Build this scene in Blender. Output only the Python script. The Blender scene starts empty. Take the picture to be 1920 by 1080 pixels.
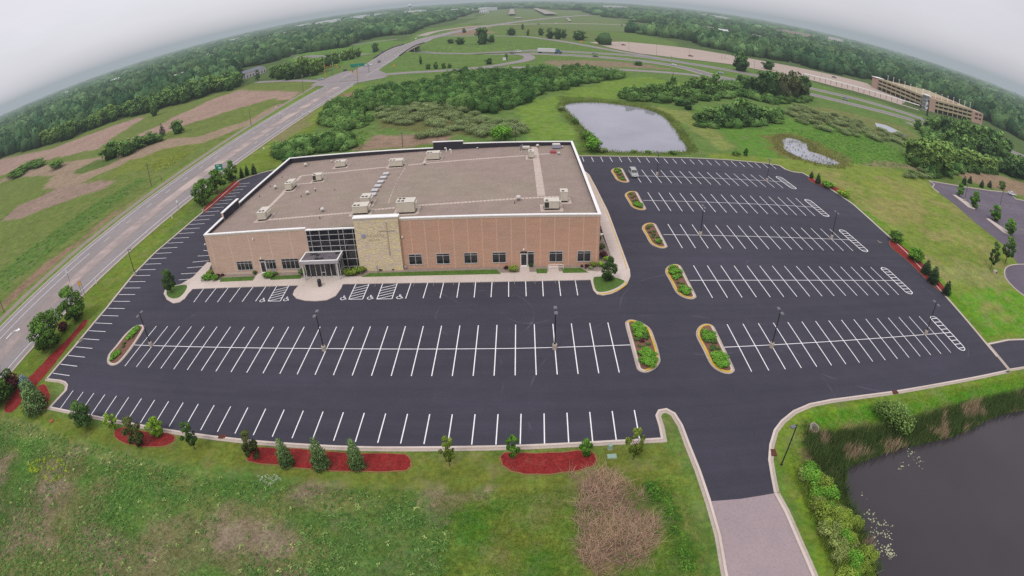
import bpy, math, random
import numpy as np
from mathutils import Vector, Matrix
from mathutils.geometry import tessellate_polygon

S = bpy.context.scene
COL = S.collection
RND = random.Random(7)
NR = np.random.default_rng(11)

# ------------------------------------------------------------------ camera
YAW, PITCH, ROLL, H = -0.0083740, 0.5197180, -0.0217190, 46.16864
B1, B3, B5, CX, CY = 1.1194, -0.0634, -0.0010, 961.845, 555.092
K = (0.0494840236, 5.80173962e-05, -2.37621599e-07, 3.15951148e-07)
R_ = np.array([0.99981942, -0.00241317, -0.01884962])
U_ = np.array([0.01755859, 0.49668286, 0.86775448])
F_ = np.array([-0.00726824, 0.86792875, -0.49663554])

def G(px, py, z=0.0):
    """point of the level z seen at that place of the photograph"""
    x = (px-CX)/960*18; y = -(py-CY)/960*18; rr = math.hypot(x, y)+1e-9
    th = K[0]*rr+K[1]*rr**2+K[2]*rr**3+K[3]*rr**4
    d = math.sin(th)*(x/rr*R_+y/rr*U_)+math.cos(th)*F_
    s = (z-H)/d[2]
    return (float(d[0]*s), float(d[1]*s))

def Gs(pts, z=0.0, s=1.0, ox=0.0, oy=0.0):
    return [G(ox+a/s, oy+b/s, z) for a, b in pts]

def proj(x, y, z):
    d = np.array([x, y, z-H]); d = d/np.linalg.norm(d)
    a, b, c = d@R_, d@U_, d@F_
    t = math.atan2(math.hypot(a, b), c); rr = B1*t+B3*t**3+B5*t**5; m = math.hypot(a, b)+1e-9
    return (CX+rr*a/m*960, CY-rr*b/m*960)

def height_at(x, y, py):
    """how tall a thing standing at x, y is when its top is at row py"""
    lo, hi = 0.0, 45.0
    for _ in range(30):
        m = (lo+hi)/2
        if proj(x, y, m)[1] > py: lo = m
        else: hi = m
    return lo

def ppm(x, y):
    a = proj(x-.5, y, 0); b = proj(x+.5, y, 0)
    return math.hypot(a[0]-b[0], a[1]-b[1])

cd = bpy.data.cameras.new('camera'); cam = bpy.data.objects.new('camera', cd); COL.objects.link(cam)
cd.type = 'PANO'; cd.panorama_type = 'FISHEYE_LENS_POLYNOMIAL'
cd.sensor_width = 36; cd.fisheye_fov = math.radians(175)
cd.fisheye_polynomial_k0 = 0
cd.fisheye_polynomial_k1, cd.fisheye_polynomial_k2, cd.fisheye_polynomial_k3, cd.fisheye_polynomial_k4 = [-k for k in K]
cd.shift_x = -(CX-960)/1920; cd.shift_y = (CY-540)/1920
cd.clip_start = .5; cd.clip_end = 90000
M = Matrix((R_, U_, -F_)).transposed().to_4x4(); M.translation = (0, 0, H)
cam.matrix_world = M
S.camera = cam

# ------------------------------------------------------------------ colour
def lin(c):
    return tuple(((v/255)/12.92 if v/255 <= .04045 else ((v/255+.055)/1.055)**2.4) for v in c)
EXPO = 1.22
def al(c, e=None):
    return tuple(min(.85, v/(e or EXPO)) for v in lin(c))

# ------------------------------------------------------------------ materials
class NT:
    def __init__(s, name):
        s.m = bpy.data.materials.new(name); s.m.use_nodes = True; s.t = s.m.node_tree; s.t.nodes.clear()
        s.out = s.n('ShaderNodeOutputMaterial')
    def n(s, k, **kw):
        x = s.t.nodes.new(k)
        for a, b in kw.items(): setattr(x, a, b)
        return x
    def l(s, a, b): s.t.links.new(a, b)

def noise_fac(t, scale, detail=3, rough=.6, lo=.3, hi=.7, vec=None):
    n = t.n('ShaderNodeTexNoise'); n.inputs['Scale'].default_value = scale; n.inputs['Detail'].default_value = detail
    n.inputs['Roughness'].default_value = rough
    t.l(vec, n.inputs['Vector'])
    r = t.n('ShaderNodeMapRange'); r.inputs[1].default_value = lo; r.inputs[2].default_value = hi
    t.l(n.outputs['Fac'], r.inputs[0])
    return r.outputs[0]

def mulc(t, col, fac, a, b):
    """col * lerp(a, b, fac)"""
    r = t.n('ShaderNodeMapRange'); r.inputs[3].default_value = a; r.inputs[4].default_value = b; t.l(fac, r.inputs[0])
    v = t.n('ShaderNodeVectorMath', operation='SCALE'); t.l(col, v.inputs[0]); t.l(r.outputs[0], v.inputs['Scale'])
    return v.outputs[0]

def mixc(t, fac, a, b):
    m = t.n('ShaderNodeMix', data_type='RGBA')
    if isinstance(fac, float): m.inputs[0].default_value = fac
    else: t.l(fac, m.inputs[0])
    for s_, i in ((a, 6), (b, 7)):
        if isinstance(s_, tuple): m.inputs[i].default_value = (*s_[:3], 1)
        else: t.l(s_, m.inputs[i])
    return m.outputs[2]

def rgb(t, c):
    n = t.n('ShaderNodeRGB'); n.outputs[0].default_value = (*c, 1); return n.outputs[0]

MATS = {}
def mat(name, c, rough=.85, v=((.6, .12), (8, .12)), spec=.3, metal=0, bump=0, alt=None):
    """c in photo sRGB; v = (noise scale, amount) pairs on world position; alt = (colour, scale, lo, hi)"""
    if name in MATS: return MATS[name]
    t = NT(name); p = t.n('ShaderNodeBsdfPrincipled'); t.l(p.outputs[0], t.out.inputs[0])
    g = t.n('ShaderNodeNewGeometry').outputs['Position']
    col = rgb(t, al(c))
    if alt: col = mixc(t, noise_fac(t, alt[1], 4, .6, alt[2], alt[3], g), col, al(alt[0]))
    for sc, am in v: col = mulc(t, col, noise_fac(t, sc, 3, .6, .3, .7, g), 1-am, 1+am)
    t.l(col, p.inputs['Base Color'])
    p.inputs['Roughness'].default_value = rough; p.inputs['Metallic'].default_value = metal
    p.inputs['Specular IOR Level'].default_value = spec
    if bump:
        b = t.n('ShaderNodeBump'); b.inputs['Strength'].default_value = .5; b.inputs['Distance'].default_value = bump
        t.l(noise_fac(t, 12, 4, .6, .2, .8, g), b.inputs['Height']); t.l(b.outputs[0], p.inputs['Normal'])
    MATS[name] = t.m; return t.m

def asphalt_mat(name, c, streak=.1):
    if name in MATS: return MATS[name]
    t = NT(name); p = t.n('ShaderNodeBsdfPrincipled'); t.l(p.outputs[0], t.out.inputs[0])
    g = t.n('ShaderNodeNewGeometry').outputs['Position']
    col = rgb(t, al(c))
    col = mulc(t, col, noise_fac(t, .035, 3, .5, .3, .7, g), .9, 1.12)
    col = mulc(t, col, noise_fac(t, .3, 4, .65, .3, .7, g), .93, 1.07)
    col = mulc(t, col, noise_fac(t, 5, 2, .8, .3, .7, g), .86, 1.14)
    mp = t.n('ShaderNodeMapping'); mp.inputs['Scale'].default_value = (.02, .5, 1); t.l(g, mp.inputs[0])
    col = mulc(t, col, noise_fac(t, 1, 3, .6, .3, .7, mp.outputs[0]), 1-streak, 1+streak)
    # old turning tyre marks: thin rings around a few centres, broken up by noise
    for cx, cy, rr in ((-5, 74, 7.5), (2, 76, 4.6), (22, 52, 21), (-32, 58, 30), (28, 74, 12), (60, 73, 24)):
        d = t.n('ShaderNodeVectorMath', operation='DISTANCE'); t.l(g, d.inputs[0]); d.inputs[1].default_value = (cx, cy, 0)
        a = t.n('ShaderNodeMath', operation='SUBTRACT'); t.l(d.outputs['Value'], a.inputs[0]); a.inputs[1].default_value = rr
        a2 = t.n('ShaderNodeMath', operation='ABSOLUTE'); t.l(a.outputs[0], a2.inputs[0])
        r = t.n('ShaderNodeMapRange'); r.inputs[1].default_value = .18; r.inputs[2].default_value = .02; t.l(a2.outputs[0], r.inputs[0])
        k = t.n('ShaderNodeMath', operation='MULTIPLY'); t.l(r.outputs[0], k.inputs[0])
        t.l(noise_fac(t, .22, 2, .5, .5, .68, g), k.inputs[1])
        col = mulc(t, col, k.outputs[0], 1, 1.75)
    t.l(col, p.inputs['Base Color']); p.inputs['Roughness'].default_value = .9; p.inputs['Specular IOR Level'].default_value = .2
    MATS[name] = t.m; return t.m

def leaf_mat(name, c1, c2, trans=.2):
    """foliage: attribute 'shade' r = brightness with painted shade, g = hue mix"""
    if name in MATS: return MATS[name]
    t = NT(name)
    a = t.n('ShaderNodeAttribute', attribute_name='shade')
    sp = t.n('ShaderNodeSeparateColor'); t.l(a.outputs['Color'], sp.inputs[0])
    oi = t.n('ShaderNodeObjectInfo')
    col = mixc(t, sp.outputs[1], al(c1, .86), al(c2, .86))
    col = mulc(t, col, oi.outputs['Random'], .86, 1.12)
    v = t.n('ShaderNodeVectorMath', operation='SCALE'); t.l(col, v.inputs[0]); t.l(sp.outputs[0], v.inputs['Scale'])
    d = t.n('ShaderNodeBsdfDiffuse'); t.l(v.outputs[0], d.inputs[0])
    if trans:
        tr = t.n('ShaderNodeBsdfTranslucent'); t.l(v.outputs[0], tr.inputs[0])
        mx = t.n('ShaderNodeMixShader'); mx.inputs[0].default_value = trans
        t.l(d.outputs[0], mx.inputs[1]); t.l(tr.outputs[0], mx.inputs[2]); t.l(mx.outputs[0], t.out.inputs[0])
    else: t.l(d.outputs[0], t.out.inputs[0])
    MATS[name] = t.m; return t.m

def tint_mat(name, amps=(.1, .2, .25, .2)):
    """ground and ground cover: colour comes from the attribute 'tint'"""
    t = NT(name)
    a = t.n('ShaderNodeAttribute', attribute_name='tint').outputs['Color']
    g = t.n('ShaderNodeNewGeometry').outputs['Position']
    col = a
    for sc, am in zip((.06, .35, 1.6, 5.5), amps):
        col = mulc(t, col, noise_fac(t, sc, 4, .65, .32, .68, g), 1-am, 1+am)
    dry = t.n('ShaderNodeMath', operation='MULTIPLY'); t.l(noise_fac(t, .22, 5, .7, .5, .72, g), dry.inputs[0]); dry.inputs[1].default_value = .42
    col = mixc(t, dry.outputs[0], col, al((156, 138, 112)))
    grn = t.n('ShaderNodeMath', operation='MULTIPLY'); gm = t.n('ShaderNodeMapping'); gm.inputs['Location'].default_value = (53, 11, 0); t.l(g, gm.inputs[0])
    t.l(noise_fac(t, .33, 5, .7, .52, .7, gm.outputs[0]), grn.inputs[0]); grn.inputs[1].default_value = .35
    col = mixc(t, grn.outputs[0], col, al((72, 104, 44)))
    hs = t.n('ShaderNodeHueSaturation'); t.l(col, hs.inputs['Color'])
    r = t.n('ShaderNodeMapRange'); r.inputs[3].default_value = .478; r.inputs[4].default_value = .522
    t.l(noise_fac(t, .5, 4, .7, .35, .65, g), r.inputs[0]); t.l(r.outputs[0], hs.inputs['Hue'])
    d = t.n('ShaderNodeBsdfDiffuse'); t.l(hs.outputs[0], d.inputs[0]); t.l(d.outputs[0], t.out.inputs[0])
    MATS[name] = t.m; return t.m

def stripes_mat(name, c, dark, period, width, soft=.02, axis='X', c2=None, offs=0):
    """wall colour with faint vertical panel joints every `period` metres"""
    t = NT(name); p = t.n('ShaderNodeBsdfPrincipled'); t.l(p.outputs[0], t.out.inputs[0])
    g = t.n('ShaderNodeNewGeometry').outputs['Position']
    sx = t.n('ShaderNodeSeparateXYZ'); t.l(g, sx.inputs[0])
    o = t.n('ShaderNodeMath', operation='ADD'); t.l(sx.outputs[axis], o.inputs[0]); o.inputs[1].default_value = 1000*period-offs
    m = t.n('ShaderNodeMath', operation='MODULO'); t.l(o.outputs[0], m.inputs[0]); m.inputs[1].default_value = period
    a = t.n('ShaderNodeMath', operation='SUBTRACT'); t.l(m.outputs[0], a.inputs[0]); a.inputs[1].default_value = period/2
    b = t.n('ShaderNodeMath', operation='ABSOLUTE'); t.l(a.outputs[0], b.inputs[0])
    r = t.n('ShaderNodeMapRange'); r.inputs[1].default_value = width+soft; r.inputs[2].default_value = width; t.l(b.outputs[0], r.inputs[0])
    base = rgb(t, al(c, .88))
    if c2: base = mixc(t, noise_fac(t, .22, 4, .6, .4, .62, g), base, al(c2, .88))
    mp = t.n('ShaderNodeMapping'); mp.inputs['Scale'].default_value = (.35, .35, 2.6); t.l(g, mp.inputs[0])
    base = mulc(t, base, noise_fac(t, 1, 4, .6, .3, .7, mp.outputs[0]), .93, 1.07)
    base = mulc(t, base, noise_fac(t, 9, 2, .8, .3, .7, g), .97, 1.03)
    # brick courses: fine horizontal beds
    bz = t.n('ShaderNodeMath', operation='SINE'); zz = t.n('ShaderNodeMath', operation='MULTIPLY'); t.l(sx.outputs['Z'], zz.inputs[0]); zz.inputs[1].default_value = 2*math.pi/.4
    t.l(zz.outputs[0], bz.inputs[0])
    base = mulc(t, base, bz.outputs[0], 1.0, .992)
    col = mixc(t, r.outputs[0], base, al(dark, .88))
    t.l(col, p.inputs['Base Color']); p.inputs['Roughness'].default_value = .9; p.inputs['Specular IOR Level'].default_value = .2
    MATS[name] = t.m; return t.m

def stone_mat():
    t = NT('ledge_stone'); p = t.n('ShaderNodeBsdfPrincipled'); t.l(p.outputs[0], t.out.inputs[0])
    g = t.n('ShaderNodeNewGeometry').outputs['Position']
    mp = t.n('ShaderNodeMapping'); mp.inputs['Scale'].default_value = (1.7, 1.7, 8.5); t.l(g, mp.inputs[0])
    vo = t.n('ShaderNodeTexVoronoi'); vo.inputs['Scale'].default_value = 1.0; t.l(mp.outputs[0], vo.inputs['Vector'])
    s = t.n('ShaderNodeSeparateColor'); t.l(vo.outputs['Color'], s.inputs[0])
    cr = t.n('ShaderNodeValToRGB'); t.l(s.outputs[0], cr.inputs[0])
    e = cr.color_ramp.elements
    cols = [(206, 188, 160), (212, 194, 152), (196, 178, 168), (208, 184, 148), (208, 194, 164), (210, 196, 136), (188, 174, 156), (212, 192, 152)]
    e[0].color = (*al(cols[0], .92), 1); e[0].position = 0; e[1].color = (*al(cols[-1], .92), 1); e[1].position = .9
    for i, c in enumerate(cols[1:-1]):
        x = e.new(.13*(i+1)); x.color = (*al(c, .92), 1)
    cr.color_ramp.interpolation = 'CONSTANT'
    r = t.n('ShaderNodeMapRange'); r.inputs[1].default_value = .3; r.inputs[2].default_value = .62; r.inputs[3].default_value = 1.0; r.inputs[4].default_value = .8
    t.l(vo.outputs['Distance'], r.inputs[0])
    v = t.n('ShaderNodeVectorMath', operation='SCALE'); t.l(cr.outputs[0], v.inputs[0]); t.l(r.outputs[0], v.inputs['Scale'])
    t.l(v.outputs[0], p.inputs['Base Color']); p.inputs['Roughness'].default_value = .9
    b = t.n('ShaderNodeBump'); b.inputs['Distance'].default_value = .05; t.l(r.outputs[0], b.inputs['Height']); t.l(b.outputs[0], p.inputs['Normal'])
    MATS['stone'] = t.m; return t.m

def water_mat(name, c, rough=.06, wave=.02, sc=1.2):
    t = NT(name); p = t.n('ShaderNodeBsdfPrincipled'); t.l(p.outputs[0], t.out.inputs[0])
    g = t.n('ShaderNodeNewGeometry').outputs['Position']
    col = mulc(t, rgb(t, al(c)), noise_fac(t, .07, 3, .5, .3, .7, g), .9, 1.12)
    t.l(col, p.inputs['Base Color']); p.inputs['Roughness'].default_value = rough; p.inputs['IOR'].default_value = 1.33
    b = t.n('ShaderNodeBump'); b.inputs['Strength'].default_value = .35; b.inputs['Distance'].default_value = wave
    t.l(noise_fac(t, sc, 3, .6, .2, .8, g), b.inputs['Height']); t.l(b.outputs[0], p.inputs['Normal'])
    MATS[name] = t.m; return t.m

# ------------------------------------------------------------------ mesh helpers
class MB:
    def __init__(s): s.v = []; s.f = []; s.mi = []
    def add(s, vs, fs, m=0):
        o = len(s.v); s.v += [tuple(float(c) for c in q) for q in vs]; s.f += [tuple(o+i for i in f) for f in fs]; s.mi += [m]*len(fs); return s
    def box(s, x0, x1, y0, y1, z0, z1, m=0, bev=0):
        if bev: return s.bbox(x0, x1, y0, y1, z0, z1, bev, m)
        vs = [(x, y, z) for z in (z0, z1) for x, y in ((x0, y0), (x1, y0), (x1, y1), (x0, y1))]
        return s.add(vs, [(3, 2, 1, 0), (4, 5, 6, 7), (0, 1, 5, 4), (1, 2, 6, 5), (2, 3, 7, 6), (3, 0, 4, 7)], m)
    def bbox(s, x0, x1, y0, y1, z0, z1, b, m=0):
        p = [(x0+b, y0), (x1-b, y0), (x1, y0+b), (x1, y1-b), (x1-b, y1), (x0+b, y1), (x0, y1-b), (x0, y0+b)]
        q = [(x0+2*b, y0+b), (x1-2*b, y0+b), (x1-b, y0+2*b), (x1-b, y1-2*b), (x1-2*b, y1-b), (x0+2*b, y1-b), (x0+b, y1-2*b), (x0+b, y0+2*b)]
        vs = [(a, c, z0) for a, c in p]+[(a, c, z1-b) for a, c in p]+[(a, c, z1) for a, c in q]
        fs = [tuple(range(7, -1, -1)), tuple(range(16, 24))]
        for i in range(8):
            j = (i+1) % 8; fs += [(i, j, 8+j, 8+i), (8+i, 8+j, 16+j, 16+i)]
        return s.add(vs, fs, m)
    def obox(s, c, ux, w, d, z0, z1, m=0):
        """box centred at c, its first side along the unit vector ux"""
        u = np.array(ux)/np.hypot(*ux); n = np.array([-u[1], u[0]]); c = np.array(c)
        p = [c-u*w/2-n*d/2, c+u*w/2-n*d/2, c+u*w/2+n*d/2, c-u*w/2+n*d/2]
        return s.prism([tuple(q) for q in p], z0, z1, m)
    def prism(s, poly, z0, z1, m=0, cap=True, mtop=None):
        poly = ccw(poly); n = len(poly)
        vs = [(x, y, z0) for x, y in poly]+[(x, y, z1) for x, y in poly]
        s.add(vs, [(i, (i+1) % n, n+(i+1) % n, n+i) for i in range(n)], m)
        if cap: s.flat(poly, z1, m if mtop is None else mtop)
        return s
    def flat(s, poly, z, m=0):
        poly = ccw(poly)
        tr = tessellate_polygon([[Vector((x, y, 0)) for x, y in poly]])
        fs = []
        for a, b, c in tr:
            (ax, ay), (bx, by), (cx_, cy_) = poly[a], poly[b], poly[c]
            fs.append((a, b, c) if (bx-ax)*(cy_-ay)-(by-ay)*(cx_-ax) > 0 else (a, c, b))
        return s.add([(x, y, z) for x, y in poly], fs, m)
    def quad(s, p, m=0): return s.add(p, [tuple(range(len(p)))], m)
    def tube(s, p0, p1, r0, r1=None, n=8, m=0, cap=True):
        r1 = r0 if r1 is None else r1
        p0 = np.array(p0, float); p1 = np.array(p1, float); d = p1-p0; d /= np.linalg.norm(d)
        a = np.cross(d, (0, 0, 1) if abs(d[2]) < .9 else (1, 0, 0)); a /= np.linalg.norm(a); b = np.cross(d, a)
        vs = []
        for p, r in ((p0, r0), (p1, r1)):
            vs += [tuple(p+r*(math.cos(2*math.pi*i/n)*a+math.sin(2*math.pi*i/n)*b)) for i in range(n)]
        fs = [(i, n+i, n+(i+1) % n, (i+1) % n) for i in range(n)]
        if cap: fs += [tuple(range(n)), tuple(range(2*n-1, n-1, -1))]
        return s.add(vs, fs, m)
    def lathe(s, c, prof, n=12, m=0):
        vs = []; k = len(prof)
        for r, z in prof: vs += [(c[0]+r*math.cos(2*math.pi*i/n), c[1]+r*math.sin(2*math.pi*i/n), c[2]+z) for i in range(n)]
        fs = []
        for j in range(k-1): fs += [(j*n+i, j*n+(i+1) % n, (j+1)*n+(i+1) % n, (j+1)*n+i) for i in range(n)]
        fs.append(tuple(range((k-1)*n, k*n)))
        return s.add(vs, fs, m)
    def ribbon(s, pts, w, z0, z1, m=0, closed=False, off=0.0, zf=None):
        P = [np.array(p, float) for p in pts]; n = len(P); L = []; R = []
        for i in range(n):
            a = P[(i-1) % n] if (closed or i > 0) else P[i]; b = P[(i+1) % n] if (closed or i < n-1) else P[i]
            d1 = P[i]-a; d2 = b-P[i]
            l1, l2 = np.linalg.norm(d1), np.linalg.norm(d2)
            d1 = d1/l1 if l1 > 1e-9 else d2/l2; d2 = d2/l2 if l2 > 1e-9 else d1
            t = d1+d2; t /= max(np.linalg.norm(t), 1e-6); nn = np.array([-t[1], t[0]])
            k = 1/max(.5, abs(nn@np.array([-d1[1], d1[0]])))
            L.append(P[i]+nn*(off+w/2)*k); R.append(P[i]+nn*(off-w/2)*k)
        zs = [(zf(*p) if zf else 0) for p in P]
        vs = [];  fs = []
        for i in range(n):
            vs += [(*R[i], z0+zs[i]), (*L[i], z0+zs[i]), (*R[i], z1+zs[i]), (*L[i], z1+zs[i])]
        for i in range(n if closed else n-1):
            a = 4*i; b = 4*((i+1) % n)
            fs.append((a+2, b+2, b+3, a+3))
            if z1-z0 > 1e-4: fs += [(a, b, b+2, a+2), (b+1, a+1, a+3, b+3)]
        if not closed and z1-z0 > 1e-4: fs += [(1, 0, 2, 3), tuple(4*(n-1)+k for k in (0, 1, 3, 2))]
        return s.add(vs, fs, m)
    def build(s, name, mats, parent=None, smooth=False):
        me = bpy.data.meshes.new(name); me.from_pydata(s.v, [], s.f)
        if not isinstance(mats, (list, tuple)): mats = [mats]
        for q in mats: me.materials.append(q)
        if len(mats) > 1: me.polygons.foreach_set('material_index', s.mi)
        if smooth: me.polygons.foreach_set('use_smooth', [True]*len(me.polygons))
        me.update(); o = bpy.data.objects.new(name, me); COL.objects.link(o)
        if parent: o.parent = parent
        return o

def ccw(p):
    p = [tuple(q) for q in p]
    a = sum(p[i][0]*p[(i+1) % len(p)][1]-p[(i+1) % len(p)][0]*p[i][1] for i in range(len(p)))
    return p if a > 0 else p[::-1]

def smooth(pts, n=5, closed=False):
    P = [np.array(p, float) for p in pts]; N = len(P); out = []
    for i in range(N if closed else N-1):
        p0 = P[(i-1) % N] if (closed or i > 0) else P[0]; p1 = P[i]; p2 = P[(i+1) % N]; p3 = P[(i+2) % N] if (closed or i < N-2) else P[-1]
        for k in range(n):
            t = k/n
            out.append(tuple(.5*((2*p1)+(-p0+p2)*t+(2*p0-5*p1+4*p2-p3)*t*t+(-p0+3*p1-3*p2+p3)*t**3)))
    if not closed: out.append(tuple(P[-1]))
    return out

def inset(poly, d):
    P = ccw(poly); n = len(P); out = []
    for i in range(n):
        a, b, c = np.array(P[i-1]), np.array(P[i]), np.array(P[(i+1) % n])
        d1 = (b-a)/max(np.linalg.norm(b-a), 1e-9); d2 = (c-b)/max(np.linalg.norm(c-b), 1e-9)
        t = d1+d2; t /= max(np.linalg.norm(t), 1e-6); nn = np.array([-t[1], t[0]])
        k = 1/max(.6, nn@np.array([-d1[1], d1[0]]))
        out.append(tuple(b+nn*d*k))
    return out

def tag(o, label=None, cat=None, group=None, kind=None):
    if label: o['label'] = label
    if cat: o['category'] = cat
    if group: o['group'] = group
    if kind: o['kind'] = kind
    return o
def struct(o, label=None, cat=None): return tag(o, label, cat, None, 'structure')
def empty(name, loc=(0, 0, 0), rz=0.0, sc=(1, 1, 1)):
    o = bpy.data.objects.new(name, None); COL.objects.link(o); o.location = loc; o.rotation_euler = (0, 0, rz); o.scale = sc
    o.empty_display_size = .3
    return o
def copy_tree(o, parent=None):
    c = o.copy(); COL.objects.link(c)
    for k in ('label', 'group'):
        if parent is None and k in c: del c[k]
    if parent: c.parent = parent
    for ch in list(o.children): copy_tree(ch, c)
    return c

def np_mesh(name, V, Fq, mats, attr=None, col=None, mi=None, sm=False):
    """mesh from numpy arrays: V (n,3), Fq (m,k) all with k corners, col (n,3)"""
    me = bpy.data.meshes.new(name); k = Fq.shape[1]
    me.vertices.add(len(V)); me.vertices.foreach_set('co', V.astype(np.float32).ravel())
    me.loops.add(Fq.size); me.loops.foreach_set('vertex_index', Fq.astype(np.int32).ravel())
    me.polygons.add(len(Fq)); me.polygons.foreach_set('loop_start', np.arange(0, Fq.size, k, dtype=np.int32))
    if mi is not None: me.polygons.foreach_set('material_index', mi.astype(np.int32))
    if sm: me.polygons.foreach_set('use_smooth', np.ones(len(Fq), dtype=bool))
    if attr:
        a = me.color_attributes.new(attr, 'FLOAT_COLOR', 'POINT')
        c = np.ones((len(V), 4), np.float32); c[:, :3] = col; a.data.foreach_set('color', c.ravel())
    for q in (mats if isinstance(mats, (list, tuple)) else [mats]): me.materials.append(q)
    me.update(calc_edges=True); me.validate()
    return me
def link(name, me, parent=None, loc=None, sc=None, rz=0):
    o = bpy.data.objects.new(name, me); COL.objects.link(o)
    if parent: o.parent = parent
    if loc: o.location = loc
    if sc: o.scale = sc
    o.rotation_euler[2] = rz
    return o

# ------------------------------------------------------------------ noise and inside tests on arrays
_T = NR.random((256, 256)).astype(np.float32)
def vnoise(X, Y, s):
    x = X*s; y = Y*s; xi = np.floor(x).astype(int); yi = np.floor(y).astype(int)
    fx = x-xi; fy = y-yi; fx = fx*fx*(3-2*fx); fy = fy*fy*(3-2*fy)
    a = _T[xi & 255, yi & 255]; b = _T[(xi+1) & 255, yi & 255]; c = _T[xi & 255, (yi+1) & 255]; d = _T[(xi+1) & 255, (yi+1) & 255]
    return (a*(1-fx)+b*fx)*(1-fy)+(c*(1-fx)+d*fx)*fy
def fbm(X, Y, s, o=3):
    return sum(vnoise(X+37*i, Y-19*i, s*2**i)*.5**(i+1) for i in range(o))/(1-.5**o)
def inside(X, Y, poly):
    r = np.zeros(X.shape, bool); n = len(poly)
    xs = [p[0] for p in poly]; ys = [p[1] for p in poly]
    box = (X >= min(xs)) & (X <= max(xs)) & (Y >= min(ys)) & (Y <= max(ys))
    if not box.any(): return r
    x = X[box]; y = Y[box]; q = np.zeros(x.shape, bool)
    for i in range(n):
        x1, y1 = poly[i]; x2, y2 = poly[(i+1) % n]
        if y1 == y2: continue
        c = ((y1 > y) != (y2 > y)) & (x < (x2-x1)*(y-y1)/(y2-y1)+x1); q ^= c
    r[box] = q; return r
def dist_line(X, Y, pts):
    D = np.full(X.shape, 1e9)
    for (x1, y1), (x2, y2) in zip(pts[:-1], pts[1:]):
        dx, dy = x2-x1, y2-y1; t = np.clip(((X-x1)*dx+(Y-y1)*dy)/(dx*dx+dy*dy+1e-9), 0, 1)
        D = np.minimum(D, np.hypot(X-x1-t*dx, Y-y1-t*dy))
    return D
# ------------------------------------------------------------------ terrain
TR = [(30, 480), (-3, 492), (-70, 533), (-100, 552), (-150, 585), (-230, 645)]
def zt(X, Y):
    X = np.asarray(X, float); Y = np.asarray(Y, float)
    e = 3.0*np.exp(-((Y-545)/75)**2)*np.clip(1-(np.abs(X+105)-14)/28, 0, 1)
    d = dist_line(X, Y, TR); k = np.clip((34-d)/16, 0, 1); k = k*k*(3-2*k)
    k = k*np.clip((20-X)/60, 0, 1)
    far = np.clip((np.hypot(X, Y)-3500)/3000, 0, 1)*6*(fbm(X, Y, 1/2500, 2)-.3)
    D = np.hypot(X, Y)+1e-6; sd_ = np.clip((np.abs(X)/D-.2)/.55, 0, 1); fall = .0095*np.clip(D-700, 0, 1e9)*sd_*sd_*(3-2*sd_)*(Y > -500)
    return e*(1-k)-4.6*k-fall+far*.5-(X*X+Y*Y)/8.4e6
def zs(x, y): return float(zt(np.array([x]), np.array([y]))[0])

# ------------------------------------------------------------------ outlines read off the photograph
LOT = Gs([(86, 719), (112, 722), (121, 725), (125, 730), (123, 739), (108, 755), (92, 772), (160, 786), (220, 798), (310, 815), (400, 828), (480, 837), (560, 843), (630, 847),
          (700, 849), (790, 849), (880, 848), (970, 846), (1060, 842), (1150, 837), (1245, 832), (1240, 806), (1234, 787), (1238, 779), (1249, 777), (1262, 784), (1275, 805),
          (1290, 845), (1308, 890), (1327, 947), (1390, 942), (1456, 931),
          (1450, 900), (1445, 870), (1447, 842), (1455, 815), (1468, 798), (1490, 780), (1520, 767), (1560, 759), (1620, 751), (1680, 743), (1760, 729), (1835, 715), (1891, 703),
          (1870, 676), (1850, 652), (1820, 616), (1780, 570), (1740, 524), (1700, 480), (1650, 435), (1600, 390), (1545, 353), (1505, 331), (1487, 329), (1472, 324), (1462, 317), (1430, 312), (1360, 306),
          (1300, 303), (1200, 300.5), (1085, 299)])
LOT_BACK = [(18.5, 159.6), (-75, 159.6)]
LOT_LEFT = Gs([(490, 331), (468, 338), (448, 345), (400, 388), (330, 447), (290, 481), (250, 522), (200, 584), (140, 656), (86, 719)])
LOT_ALL = LOT+[(-40, 159.8), (-75.5, 159.7)]+LOT_LEFT[:-1]
DRIVE = Gs([(1327, 947), (1456, 932), (1475, 960), (1498, 1010), (1513, 1045), (1527, 1078)])
PD = Gs([(1345, 1010), (1357, 1078)])
DRIVE = Gs([(1327, 947), (1390, 942), (1456, 931), (1475, 965), (1498, 1018), (1513, 1052), (1525, 1080)])+[(29.5, 5), (18.5, 5)]+Gs([(1357, 1080), (1345, 1010)])
SIDE_LOT = Gs([(1852, 652), (1893, 701), (1925, 693), (1925, 636), (1890, 644)])
SIDE_LOT = [SIDE_LOT[0], SIDE_LOT[1], (112, 49.5), (112, 57.5), SIDE_LOT[4]]
POND_FAR = smooth(Gs([(1058, 205), (1075, 199), (1120, 198), (1160, 202), (1205, 209), (1240, 222), (1262, 243), (1278, 268), (1288, 288), (1240, 292), (1190, 291), (1150, 290), (1122, 284), (1108, 262), (1085, 235), (1066, 217)]), 4, True)
POND_NEAR = Gs([(1920, 774), (1900, 777), (1857, 789), (1827, 806), (1790, 822), (1750, 832), (1722, 839), (1697, 843), (1665, 853), (1647, 858), (1620, 869), (1588, 882), (1586, 905), (1589, 925), (1594, 947), (1613, 987), (1627, 1020), (1638, 1050), (1645, 1080)])
POND_NEAR = smooth(POND_NEAR, 3)+[(41, 12), (50, 2), (112, 0), (122, 36), (110, 42)]
MARSH1 = Gs([(1466, 270), (1478, 265), (1492, 268), (1512, 276), (1516, 290), (1540, 297), (1560, 305), (1576, 313), (1560, 317), (1530, 312), (1505, 305), (1485, 295), (1470, 287)])
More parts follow.
